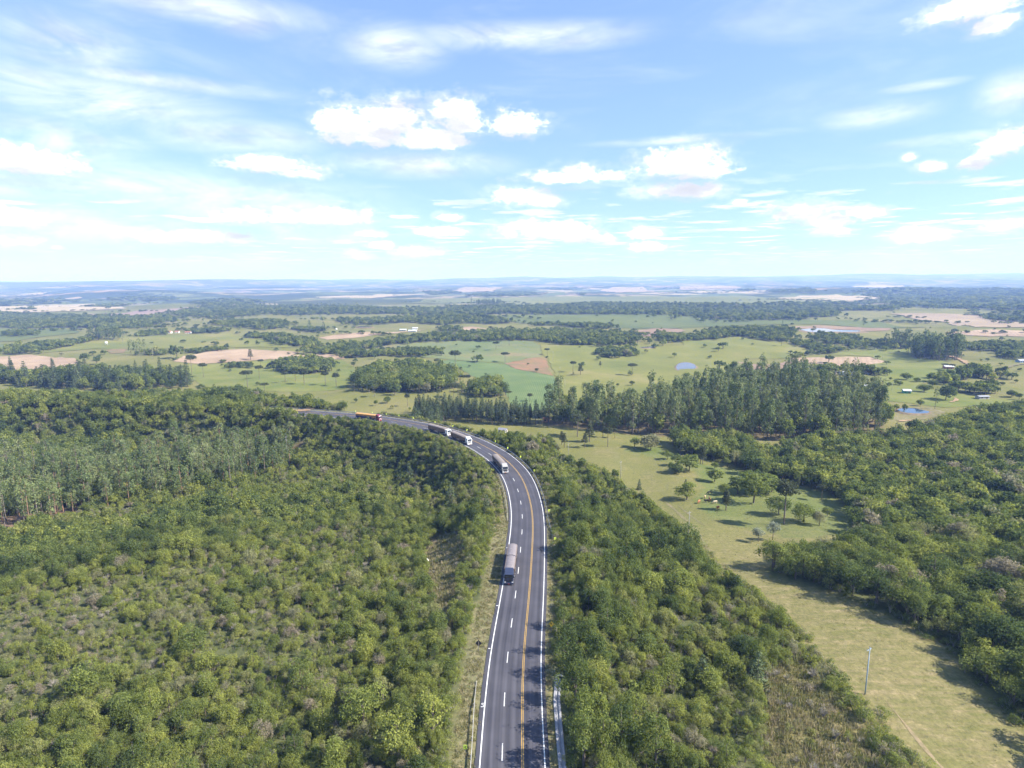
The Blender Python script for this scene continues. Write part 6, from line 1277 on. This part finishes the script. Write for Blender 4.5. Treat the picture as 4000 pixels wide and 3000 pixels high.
# ------------------------------------------------------------------ utility poles
POLEC = mat_simple('pole_concrete', (0.30, 0.29, 0.30), 0.8, 0, 0.1, 1.0); POLEB = mat_simple('pole_blue_grey', (0.34, 0.42, 0.50), 0.7, 0, 0.15, 0.6); INS = mat_simple('insulator', (0.25, 0.25, 0.25), 0.3)
def pole(px, ytop, ybot, label, mt=POLEC, xb=None):
    p = at(xb if xb else px, ybot); dep = float(project(*p)[2]); H = (ybot - ytop) * dep / FPX / 0.93; o = link('utility_pole', None, None, (p[0], p[1], p[2]), 0.5); tag(o, label, 'pole', 'utility poles across the pastures')
    r = 0.008 * H + 0.03; MB().tube([(0, 0, -0.5), (0, 0, H * 0.5), (0, 0, H)], [r * 1.25, r, r * 0.65], 8).obj('shaft', mt, o, smooth=True)
    MB().box(-0.7, 0.7, 0.06, 0.14, H - 0.55, H - 0.45).obj('crossarm', mt, o)
    ins = MB().tube([(0, 0, 0), (0, 0, 0.12), (0, 0, 0.24)], [0.05, 0.09, 0.04], 6).mesh('insulator', INS)
    for a in (-0.6, 0.0, 0.6): link('insulator', ins, o, (a, 0.11, H - 0.42 if a else H - 0.02))
pole(3390, 2525, 2712, 'blue-grey utility pole at the edge of the near pasture', POLEB, 3379); pole(2692, 2000, 2098, 'pale utility pole by the worn path of the cattle pasture', POLEC, 2689)
pole(2424, 1804, 1875, 'utility pole at the woodland edge of the upper pasture'); pole(2220, 1733, 1786, 'utility pole by the dark bush at the pasture top'); pole(2233, 1586, 1640, 'utility pole before the eucalyptus beside the pine row')
pole(2207, 1484, 1516, 'nearest utility pole on the fence line of the crop field'); pole(2187, 1436, 1468, 'middle utility pole on the fence line of the crop field'); pole(2160, 1375, 1413, 'farthest utility pole on the fence line of the crop field')
pole(1123, 1709, 1792, 'utility pole at the right end of the eucalyptus plantation'); pole(336, 1400, 1424, 'white utility pole right of the ploughed tan field'); pole(598, 1376, 1400, 'utility pole below the bare eucalyptus'); pole(616, 1366, 1384, 'small utility pole right of the bare eucalyptus')
pole(3483, 1496, 1526, 'utility pole left of the green house'); pole(3459, 1445, 1474, 'utility pole right of the cottages'); pole(3447, 1376, 1402, 'utility pole above the leaf shaped field'); pole(1858, 1398, 1424, 'utility pole in the thin crop field')
o = None

# ------------------------------------------------------------------ houses
ROOFG = mat_simple('grey_sheet_roof', (0.28, 0.29, 0.31), 0.6, 0.2, 0.1, 0.8); ROOFW = mat_simple('white_sheet_roof', (0.50, 0.51, 0.53), 0.5, 0.1, 0.06, 0.8); ROOFT = mat_simple('tile_roof', (0.34, 0.15, 0.09), 0.8, 0, 0.2, 1.5)
WALLS = {'white': (0.72, 0.70, 0.66), 'red': (0.36, 0.15, 0.10), 'green': (0.08, 0.34, 0.24), 'grey': (0.40, 0.38, 0.36), 'brick': (0.42, 0.20, 0.11), 'blue': (0.30, 0.40, 0.55)}
GLASS = mat_simple('dark_window', (0.02, 0.025, 0.03), 0.15, 0, 0.05); DOOR = mat_simple('wood_door', (0.14, 0.08, 0.05), 0.7)
def house(px, py, wpx, depth_r, wall_h, roof, wall, label, rz=0.3, gable=0.22, name='house', cat='house'):
    p = at(px, py); dep = float(project(*p)[2]); w = wpx * dep / FPX; d = w * depth_r; o = link(name, None, None, (p[0], p[1], p[2] - 0.1), rz); tag(o, label, cat)
    wm = mat_simple('wall_' + wall, WALLS[wall], 0.85, 0, 0.08, 0.7); gh = d * gable
    b = MB().box(-w / 2, w / 2, -d / 2, d / 2, -0.5, wall_h); b.add([(-w / 2, -d / 2, wall_h), (-w / 2, d / 2, wall_h), (-w / 2, 0, wall_h + gh), (w / 2, -d / 2, wall_h), (w / 2, d / 2, wall_h), (w / 2, 0, wall_h + gh)], [(0, 2, 1), (3, 4, 5)]); b.obj('wall', wm, o)
    e = 0.5; zl = wall_h - e * gh / (d / 2); r = MB(); r.add([(-w / 2 - e, -d / 2 - e, zl), (w / 2 + e, -d / 2 - e, zl), (w / 2 + e, 0, wall_h + gh), (-w / 2 - e, 0, wall_h + gh), (w / 2 + e, d / 2 + e, zl), (-w / 2 - e, d / 2 + e, zl)] + [(-w / 2 - e, -d / 2 - e, zl + 0.12), (w / 2 + e, -d / 2 - e, zl + 0.12), (w / 2 + e, 0, wall_h + gh + 0.14), (-w / 2 - e, 0, wall_h + gh + 0.14), (w / 2 + e, d / 2 + e, zl + 0.12), (-w / 2 - e, d / 2 + e, zl + 0.12)],
        [(0, 3, 2, 1), (3, 5, 4, 2), (6, 7, 8, 9), (9, 8, 10, 11), (0, 1, 7, 6), (4, 5, 11, 10), (1, 2, 8, 7), (2, 4, 10, 8), (0, 6, 9, 3), (3, 9, 11, 5)]); r.obj('roof', roof, o)
    k = max(2, int(w / 3.2)); wm_ = MB().box(-0.5, 0.5, -0.06, 0.0, 1.0, 2.0).mesh('window', GLASS)
    for i in range(k):
        x = -w / 2 + w * (i + 0.5) / k
        if i == k // 2: MB().box(-0.45, 0.45, -0.06, 0.0, 0.0, 2.05).obj('door', DOOR, o, (x, -d / 2 - 0.003, 0))
        else: link('window', wm_, o, (x, -d / 2 - 0.003, 0))
    link('window', wm_, o, (w / 2 + 0.003, 0, 0), R(90))
    return o
house(3703, 1441, 30, 0.7, 2.8, ROOFW, 'red', 'red walled house with pale sheet roof on the right pasture', -0.2)
house(3540, 1536, 26, 0.75, 2.6, ROOFW, 'green', 'green house with white sheet roof above the pond', -0.25)
house(3836, 1558, 42, 0.5, 2.4, ROOFG, 'grey', 'long grey shed among trees on the right', 0.1, 0.12, 'shed', 'shed')
house(3296, 1464, 24, 0.8, 2.6, ROOFG, 'white', 'white cottage, brightest of the small farm row', 0.5); house(3335, 1465, 26, 0.7, 2.5, ROOFG, 'grey', 'grey cottage right of the white one', 0.2); house(3393, 1461, 22, 0.8, 2.5, ROOFT, 'grey', 'brown roofed cottage at the right of the farm row', 0.1); house(3257, 1460, 16, 0.8, 2.3, ROOFG, 'grey', 'tiny grey shed at the left of the farm row', 0.3, 0.2, 'shed', 'shed')
house(3990, 1416, 34, 0.6, 2.6, ROOFG, 'blue', 'pale blue-grey building at the right edge', 0.1); house(3382, 1516, 20, 0.7, 2.5, ROOFW, 'white', 'white roof peeping through the eucalyptus grove', 0.1)
house(1965, 1690, 30, 0.7, 2.4, mat_simple('old_sheet_roof', (0.22, 0.22, 0.25), 0.7, 0.1, 0.1, 0.8), 'grey', 'small grey roofed house beside the right woodland at the bend', -0.45); house(2135, 1648, 24, 0.7, 2.6, ROOFT, 'brick', 'small brick hut under the pine row', 0.0, 0.2, 'hut', 'hut')
house(654, 1302, 32, 0.5, 3.0, ROOFT, 'white', 'long white farmhouse with tiled roof', 0.1); house(693, 1300, 14, 0.8, 2.8, ROOFT, 'white', 'small white house right of the long farmhouse', 0.1); house(735, 1302, 20, 0.6, 2.6, ROOFT, 'white', 'white farm shed with red roof', 0.1, 0.22, 'shed', 'shed'); house(600, 1310, 18, 0.7, 2.6, ROOFG, 'grey', 'grey shed left of the white farmhouses', 0.1, 0.2, 'shed', 'shed')
house(762, 1374, 14, 0.8, 2.6, ROOFG, 'white', 'tiny white shed by the tan crescent field', 0.2, 0.2, 'shed', 'shed'); house(1622, 1287, 20, 0.7, 3.0, ROOFW, 'white', 'white house of the greenhouse farm', 0.1); house(1612, 1296, 30, 0.8, 2.2, mat_simple('greenhouse_sheet', (0.5, 0.58, 0.66), 0.3, 0, 0.05), 'grey', 'pale blue greenhouse before the white house', 0.0, 0.15, 'greenhouse', 'greenhouse'); house(1575, 1292, 24, 0.7, 2.4, MATS['greenhouse_sheet'], 'grey', 'second pale greenhouse left of the first', 0.0, 0.15, 'greenhouse', 'greenhouse')
def tower(px, py, hp, label):
    p = at(px, py); dep = float(project(*p)[2]); H = hp * dep / FPX; o = link('water_tower', None, None, tuple(p), 0.3); tag(o, label, 'tower'); w = H * 0.2
    lg = MB().tube([(0, 0, -0.3), (0, 0, H * 0.6)], [0.18, 0.16], 6).mesh('leg', CONC)
    for a in (-1, 1):
        for b in (-1, 1): link('leg', lg, o, (a * w, b * w, 0))
    MB().tube([(0, 0, H * 0.58), (0, 0, H * 0.6), (0, 0, H * 0.93), (0, 0, H)], [w * 1.5, w * 1.7, w * 1.7, w * 0.4], 14).obj('tank', WHITE, o)
tower(416, 1350, 16, 'white water tower on legs in the left pasture'); tower(1314, 1294, 12, 'small white tower left of the greenhouse farm')

# ------------------------------------------------------------------ trucks
TY = mat_simple('tyre_rubber', (0.02, 0.02, 0.021), 0.9, 0, 0.2); RIM = mat_simple('wheel_rim', (0.5, 0.5, 0.5), 0.4, 0.6); CHAS = mat_simple('chassis', (0.03, 0.03, 0.033), 0.7); TG = mat_simple('windscreen', (0.012, 0.016, 0.022), 0.08, 0, 0.05, 1, 0, 0.6); LAMP = mat_simple('headlight', (0.75, 0.76, 0.78), 0.15); PLATE = mat_simple('number_plate', (0.55, 0.10, 0.07), 0.5); TAILR = mat_simple('tail_light', (0.5, 0.02, 0.02), 0.3)
tyre_me = MB().tube([(0, -0.15, 0), (0, -0.13, 0), (0, 0.13, 0), (0, 0.15, 0)], [0.42, 0.5, 0.5, 0.42], 18).mesh('tyre', TY, smooth=False)
rim_me = MB().tube([(0, -0.17, 0), (0, -0.165, 0), (0, 0.165, 0), (0, 0.17, 0)], [0.2, 0.29, 0.29, 0.2], 12).mesh('rim', RIM)
def wheel(root, x, y, T, dual=False):
    p = T @ Vector((x, y, 0.5)); w = link('wheel', tyre_me, root, p, T.to_euler().z); 
    if dual: w.scale = (1, 2.0, 1)
    link('rim', rim_me, w)
def truck(s, lat, cabcol, bodycol, tarpcol, label, grille, splitz=None, defl=True, visor=None):
    """s: place of the front bumper along the road; the truck drives towards smaller s"""
    fx, fy = road_at(s, lat); root = link('grain_truck', None, None, (float(fx), float(fy), 0.008)); tag(root, label, 'truck', 'grain trucks on the highway')
    cab = mat_simple('cab_' + label[:14], cabcol, 0.3, 0.1, 0.05, 1.0, 0, 0.5, 0.3); body = mat_simple('bin_' + label[:14], bodycol, 0.7, 0, 0.15, 1.2); tarp = mat_simple('tarp_' + label[:14], tarpcol, 0.85, 0, 0.14, 1.6, 0.2); gm = mat_simple('grille_' + label[:14], grille, 0.5)
    def unit_T(sb):                              # frame of a unit whose front is at sb
        x, y = road_at(sb, lat); a = road_ang(sb + 3.0) + math.pi; return Matrix.Translation((float(x - fx), float(y - fy), 0)) @ Matrix.Rotation(a, 4, 'Z')
    T = unit_T(s); rz = T.to_euler().z
    def P(name, mb, mt, TT=T, smooth=False): return mb.obj(name, mt, root, TT.to_translation(), TT.to_euler().z, smooth)
    # tractor: x runs backwards (negative) from the bumper
    prof = [(-0.05, 0.75), (0.0, 1.35), (-0.06, 1.95), (-0.28, 3.0), (-0.42, 3.12), (-2.2, 3.15), (-2.25, 1.0), (-1.9, 0.95), (-1.7, 1.2), (-0.95, 1.2), (-0.7, 0.75)]
    P('cab', MB().prism(prof, -1.2, 1.2, 0, 0.05), cab)
    wsc = [(-0.045, 1.98), (-0.255, 2.92)]
    P('windscreen', MB().add([(wsc[0][0] + 0.02, -1.05, wsc[0][1]), (wsc[0][0] + 0.02, 1.05, wsc[0][1]), (wsc[1][0] + 0.02, 1.0, wsc[1][1]), (wsc[1][0] + 0.02, -1.0, wsc[1][1]), (wsc[0][0] - 0.05, -1.05, wsc[0][1]), (wsc[0][0] - 0.05, 1.05, wsc[0][1]), (wsc[1][0] - 0.05, 1.0, wsc[1][1]), (wsc[1][0] - 0.05, -1.0, wsc[1][1])], [(0, 1, 2, 3), (0, 4, 5, 1), (1, 5, 6, 2), (2, 6, 7, 3), (3, 7, 4, 0)]), TG)
    for sg in (-1, 1):
        y = sg * 1.203; P('side_window', MB().add([(-0.35, y, 2.0), (-1.25, y, 2.0), (-1.25, y, 2.85), (-0.5, y, 2.85)], [(0, 1, 2, 3)]), TG)
        P('mirror', MB().box(-0.25, -0.1, sg * 1.3 - 0.1, sg * 1.3 + 0.1, 2.0, 2.75, 0, 0.03), cab)
        P('headlight', MB().box(-0.1, 0.05, sg * 0.95 - 0.2, sg * 0.95 + 0.2, 0.82, 1.04, 0, 0.03), LAMP)
        P('fuel_tank', MB().box(-3.6, -2.45, sg * 0.95 - 0.25, sg * 0.95 + 0.25, 0.45, 1.05, 0, 0.08), RIM)
    P('grille', MB().box(-0.02, 0.035, -0.8, 0.8, 1.12, 1.85, 0, 0.02), gm)
    P('bumper', MB().box(-0.55, 0.12, -1.23, 1.23, 0.35, 0.8, 0, 0.07), cab)
    P('number_plate', MB().box(0.11, 0.135, -0.22, 0.22, 0.44, 0.58), PLATE)
    P('sun_visor', MB().prism([(-0.05, 2.98), (-0.3, 3.16), (-0.34, 3.12), (-0.1, 2.94)], -1.1, 1.1), visor or cab)
    if defl: P('roof_deflector', MB().prism([(-0.55, 3.12), (-0.95, 3.42), (-1.75, 3.85), (-2.15, 3.9), (-2.2, 3.14)], -1.08, 1.08, 0, 0.1), cab)
    P('chassis', MB().box(-6.3, -1.0, -0.45, 0.45, 0.6, 0.95), CHAS)
    for x, d in ((-1.35, False), (-4.3, True), (-5.55, True)):
        for sg in (-1, 1): wheel(root, x, sg * (1.05 if not d else 0.95), T, d)
    # two tarpaulin covered bins
    for k, sb in enumerate((s + 2.75, s + 2.75 + 7.45)):
        TT = unit_T(sb); ln = 7.0; h0, h1 = 1.25, 3.3
        b = MB().prism([(-0.02, 1.9 if k == 0 else h0), (-0.02, h1), (-ln, h1), (-ln, h0), (-3.0, h0 - 0.1), (-2.6, 1.35)], -1.27, 1.27); 
        P('bin', b, body, TT)
        rb = MB()
        for i in range(9):
            x = -0.15 - i * (ln - 0.3) / 8
            for sg in (-1, 1): rb.box(x - 0.05, x + 0.05, sg * 1.30 - 0.03, sg * 1.30 + 0.03, 1.5 if (k == 0 and x > -2.7) else h0 + 0.02, h1 - 0.02)
        P('bin_ribs', rb, body, TT)
        if splitz:
            for sg in (-1, 1): P('bin_skirt', MB().box(-ln + 0.03, -2.7 if k == 0 else -0.03, sg * 1.35 - 0.015, sg * 1.35 + 0.015, h0, 2.25), splitz, TT)
        t = MB(); xs = np.linspace(0.02, -ln - 0.02, 23); ys = np.linspace(-1, 1, 11); vs = []
        for i, x in enumerate(xs):
            sag = -0.05 * abs(math.sin(i * math.pi / 2.0)) - 0.025 * random.random()
            for y in ys: vs.append((x, y * 1.34, h1 - 0.12 + (0.46 + sag) * (1 - abs(y) ** 2.4)))
        n = 11; fs = [(i * n + j, i * n + j + 1, (i + 1) * n + j + 1, (i + 1) * n + j) for i in range(22) for j in range(10)]
        b0 = len(vs); vs += [(xs[0], y * 1.30, h1 - 0.3) for y in ys] + [(xs[-1], y * 1.30, h1 - 0.3) for y in ys]
        fs += [(j, b0 + j, b0 + j + 1, j + 1) for j in range(10)] + [(22 * n + j, 22 * n + j + 1, b0 + n + j + 1, b0 + n + j) for j in range(10)]
        b1 = len(vs); vs += [(x, sg * 1.345, h1 - 0.34) for sg in (-1, 1) for x in xs]
        fs += [(i * n, (i + 1) * n, b1 + i + 1, b1 + i) for i in range(22)] + [(i * n + 10, b1 + 23 + i, b1 + 24 + i, (i + 1) * n + 10) for i in range(22)]
        t.add(vs, fs); P('tarpaulin', t, tarp, TT)
        P('trailer_chassis', MB().box(-ln + 0.1, -1.2 if k == 0 else -0.2, -0.5, 0.5, 0.75, 1.22), CHAS, TT)
        for x in ((-ln + 0.9, -ln + 2.15) if k else (-ln + 1.2, -ln + 2.45)):
            for sg in (-1, 1): wheel(root, x, sg * 0.95, TT, True)
        if k:
            for sg in (-1, 1): P('tail_light', MB().box(-ln - 0.05, -ln + 0.02, sg * 1.0 - 0.18, sg * 1.0 + 0.18, 0.95, 1.12), TAILR, TT)
    return root
def s_of(px, py):
    p = at(px, py); return float(along(p[0], p[1]))
GREYT = (0.205, 0.178, 0.165); BINB = (0.17, 0.125, 0.095)
truck(s_of(1990, 2291), -5.45, (0.035, 0.045, 0.085), BINB, (0.185, 0.165, 0.172), 'dark blue truck with two grey tarpaulin bins, nearest on the highway', (0.02, 0.02, 0.025))
truck(s_of(1978, 1853), -5.4, (0.36, 0.35, 0.34), BINB, GREYT, 'grey-white truck with two grey tarpaulin bins in the bend', (0.05, 0.05, 0.055))
truck(s_of(1838, 1738), -5.3, (0.75, 0.75, 0.75), (0.20, 0.125, 0.075), GREYT, 'white cab truck with two tarpaulin bins, lower of the pair', (0.2, 0.2, 0.2))
truck(s_of(1760, 1704), -4.6, (0.75, 0.75, 0.75), (0.20, 0.125, 0.075), GREYT, 'white cab truck with two tarpaulin bins, upper of the pair', (0.3, 0.3, 0.3), None, False)
truck(s_of(1492, 1644), -5.6, (0.16, 0.02, 0.035), (0.42, 0.20, 0.06), (0.48, 0.27, 0.10), 'maroon truck with two bright orange bins at the far bend', (0.3, 0.25, 0.25), mat_simple('navy_skirt', (0.035, 0.045, 0.12), 0.6), True, WHITE)

# ------------------------------------------------------------------ cattle
def cow_mesh(name, graze):
    me = bpy.data.meshes.new(name); V = [(-0.75, 0, 1.15), (-0.3, 0, 1.12), (0.25, 0, 1.1), (0.62, 0, 1.18)]; Rr = [(0.27, 0.30), (0.34, 0.36), (0.33, 0.37), (0.27, 0.32)]; Ee = [(0, 1), (1, 2), (2, 3)]
    hd = [(0.95, 0, 0.95), (1.15, 0, 0.5), (1.22, 0, 0.22)] if graze else [(0.95, 0, 1.4), (1.2, 0, 1.5), (1.5, 0, 1.38)]
    for i, p in enumerate(hd): V.append(p); Rr.append(((0.19, 0.2), (0.15, 0.14), (0.1, 0.09))[i]); Ee.append((len(V) - 2 if i else 3, len(V) - 1))
    hi = len(V) - 2
    for sg in (-1, 1): V.append((V[hi][0] - 0.08, sg * 0.24, V[hi][2] + 0.12)); Rr.append((0.05, 0.03)); Ee.append((hi, len(V) - 1))
    for (x, b, kx) in ((-0.72, 0, -0.06), (0.55, 3, 0.03)):
        for sg in (-1, 1):
            V += [(x, sg * 0.17, 0.75), (x + kx, sg * 0.18, 0.42), (x - kx * 0.5, sg * 0.18, 0.03)]; Rr += [(0.15, 0.13), (0.075, 0.075), (0.065, 0.065)]; k = len(V); Ee += [(b, k - 3), (k - 3, k - 2), (k - 2, k - 1)]
    V += [(-1.02, 0, 1.22), (-1.08, 0, 0.75)]; Rr += [(0.05, 0.05), (0.035, 0.035)]; k = len(V); Ee += [(0, k - 2), (k - 2, k - 1)]
    me.from_pydata(V, Ee, []); o = bpy.data.objects.new(name, me); C.objects.link(o); o.modifiers.new('skin', 'SKIN'); sm = o.modifiers.new('sub', 'SUBSURF'); sm.levels = 1; sm.render_levels = 1
    for v, r in zip(me.skin_vertices[0].data, Rr): v.radius = r
    me.skin_vertices[0].data[1].use_root = True
    dg = bpy.context.evaluated_depsgraph_get(); em = bpy.data.meshes.new_from_object(o.evaluated_get(dg)); bpy.data.objects.remove(o); em.name = 'cow'; em.polygons.foreach_set('use_smooth', [True] * len(em.polygons)); return em
cg, cs = cow_mesh('cow_g', True), cow_mesh('cow_s', False)
HORN = mat_simple('horn', (0.5, 0.45, 0.36), 0.5)
for (px, py, rz, col, graze, lab) in ((2771, 1931, 3.1, (0.012, 0.011, 0.012), True, 'black cow grazing in the tree shadow'), (2753, 1947, 1.2, (0.46, 0.32, 0.18), True, 'tan cow seen end on, left of the upright brown one'), (2772, 1957, 1.5, (0.20, 0.10, 0.05), False, 'brown cow standing upright between the dark and tan ones'), (2761, 1963, 3.0, (0.035, 0.02, 0.014), True, 'dark brown cow grazing in the middle of the herd'),
    (2730, 1966, 4.0, (0.42, 0.16, 0.07), True, 'orange-brown cow at the left of the herd'), (2792, 1968, 3.3, (0.55, 0.46, 0.30), True, 'cream cow grazing at the right of the herd'), (2804, 1990, 3.9, (0.36, 0.10, 0.045), False, 'red-brown cow apart from the herd by the araucaria')):
    p = at(px, py); m_ = (cg if graze else cs).copy(); m_.materials.clear(); m_.materials.append(mat_simple('hide_' + lab[:12], col, 0.8, 0, 0.2, 2.0)); o = link('cow', m_, None, (p[0], p[1], p[2] + 0.02), rz); o.scale = (1.0, 1.0, 1.0); tag(o, lab, 'cow', 'cattle herd in the pasture')
    hm = MB(); hx_, hz_ = (1.08, 0.66) if graze else (1.15, 1.66)
    for sg in (-1, 1): hm.tube([(hx_, sg * 0.08, hz_), (hx_ - 0.03, sg * 0.22, hz_ + 0.06), (hx_ + 0.02, sg * 0.26, hz_ + 0.18)], [0.035, 0.025, 0.008], 5)
    hm.obj('horns', HORN, o)

# ------------------------------------------------------------------ grass
g = np.random.default_rng(77); B = Batch()
for (l0, l1, s0, s1, n, t0) in ((-11.9, -8.0, 105, 300, 2600, 0.42), (4.6, 7.0, 105, 430, 2200, 0.5), (-10.6, -8.3, 290, 430, 600, 0.5)):
    S = g.uniform(s0, s1, n); x, y = road_at(S, g.uniform(l0, l1, n)); la = lateral(x, y); wl = np.array([wide(q) for q in S]); k = (la < -8.05 - 0.6 * wl) | ((la > 4.6 + wl) & ((la < 5.65) | (la > 7.25) | (S > 168))); x, y = x[k], y[k]
    B.add(x, y, TU, scl3(g, len(x), 0.5, 1.0, 0.5, 1.0), np.clip(g.normal(t0, 0.22, len(x)), 0, 1), g)
x, y = scatter_pts(SCRUB, 0.85, g); B.add(x, y, TU, scl3(g, len(x), 0.8, 1.7, 0.7, 1.5), np.clip(g.normal(0.42, 0.25, len(x)), 0, 1), g)
x, y = scatter_pts(CLEAR, 0.9, g); B.add(x, y, TU, scl3(g, len(x), 0.7, 1.4), np.clip(g.normal(0.5, 0.22, len(x)), 0, 1), g)
B.gn('grass', 'dry grass tufts on the verges, the clearing and the scrub corner')
B = Batch(); P = poly([(2800, 2260), (2700, 2080), (2600, 1960), (2800, 1900), (3330, 2000), (3330, 2090), (3000, 2190), (3020, 2240), (3350, 2350), (3700, 2510), (4000, 2830), (4400, 3200), (3600, 3100), (3350, 2740), (3000, 2380)])
x, y = scatter_pts(P, 1.5, g); k = g.uniform(0, 1, len(x)) < 0.5 + 0.3 * wav(x, y, 9, 1); x, y = x[k], y[k]; B.add(x, y, TU, scl3(g, len(x), 0.35, 0.8, 0.25, 0.6), np.clip(g.normal(0.38, 0.22, len(x)), 0, 1), g)
B.gn('grass', 'short grass tussocks over the near pasture')

# ------------------------------------------------------------------ haze
_gv = np.zeros(len(bpy.data.objects['ground'].data.vertices) * 3); bpy.data.objects['ground'].data.vertices.foreach_get('co', _gv); ZTOP = max(84.0, float(_gv[2::3].max()) + 8.0)
hz = MB().box(-21600, 21600, -1500, 21200, -75, ZTOP).mesh('haze'); mt = bpy.data.materials.new('haze'); mt.use_nodes = True; nt = mt.node_tree; nt.nodes.clear()
pv = N(nt, 'ShaderNodeVolumePrincipled'); pv.inputs['Color'].default_value = (0.28, 0.45, 1.0, 1); pv.inputs['Density'].default_value = 1.3e-4; pv.inputs['Absorption Color'].default_value = (0.62, 0.66, 0.8, 1); pv.inputs['Anisotropy'].default_value = 0.0; pv.inputs['Density Attribute'].default_value = ''
om = N(nt, 'ShaderNodeOutputMaterial'); nt.links.new(pv.outputs[0], om.inputs['Volume']); hz.materials.append(mt)
try: mt.cycles.homogeneous_volume = True
except Exception: pass
o = link('haze', hz); tag(o, 'pale blue haze over the far plain', None, None, 'stuff')
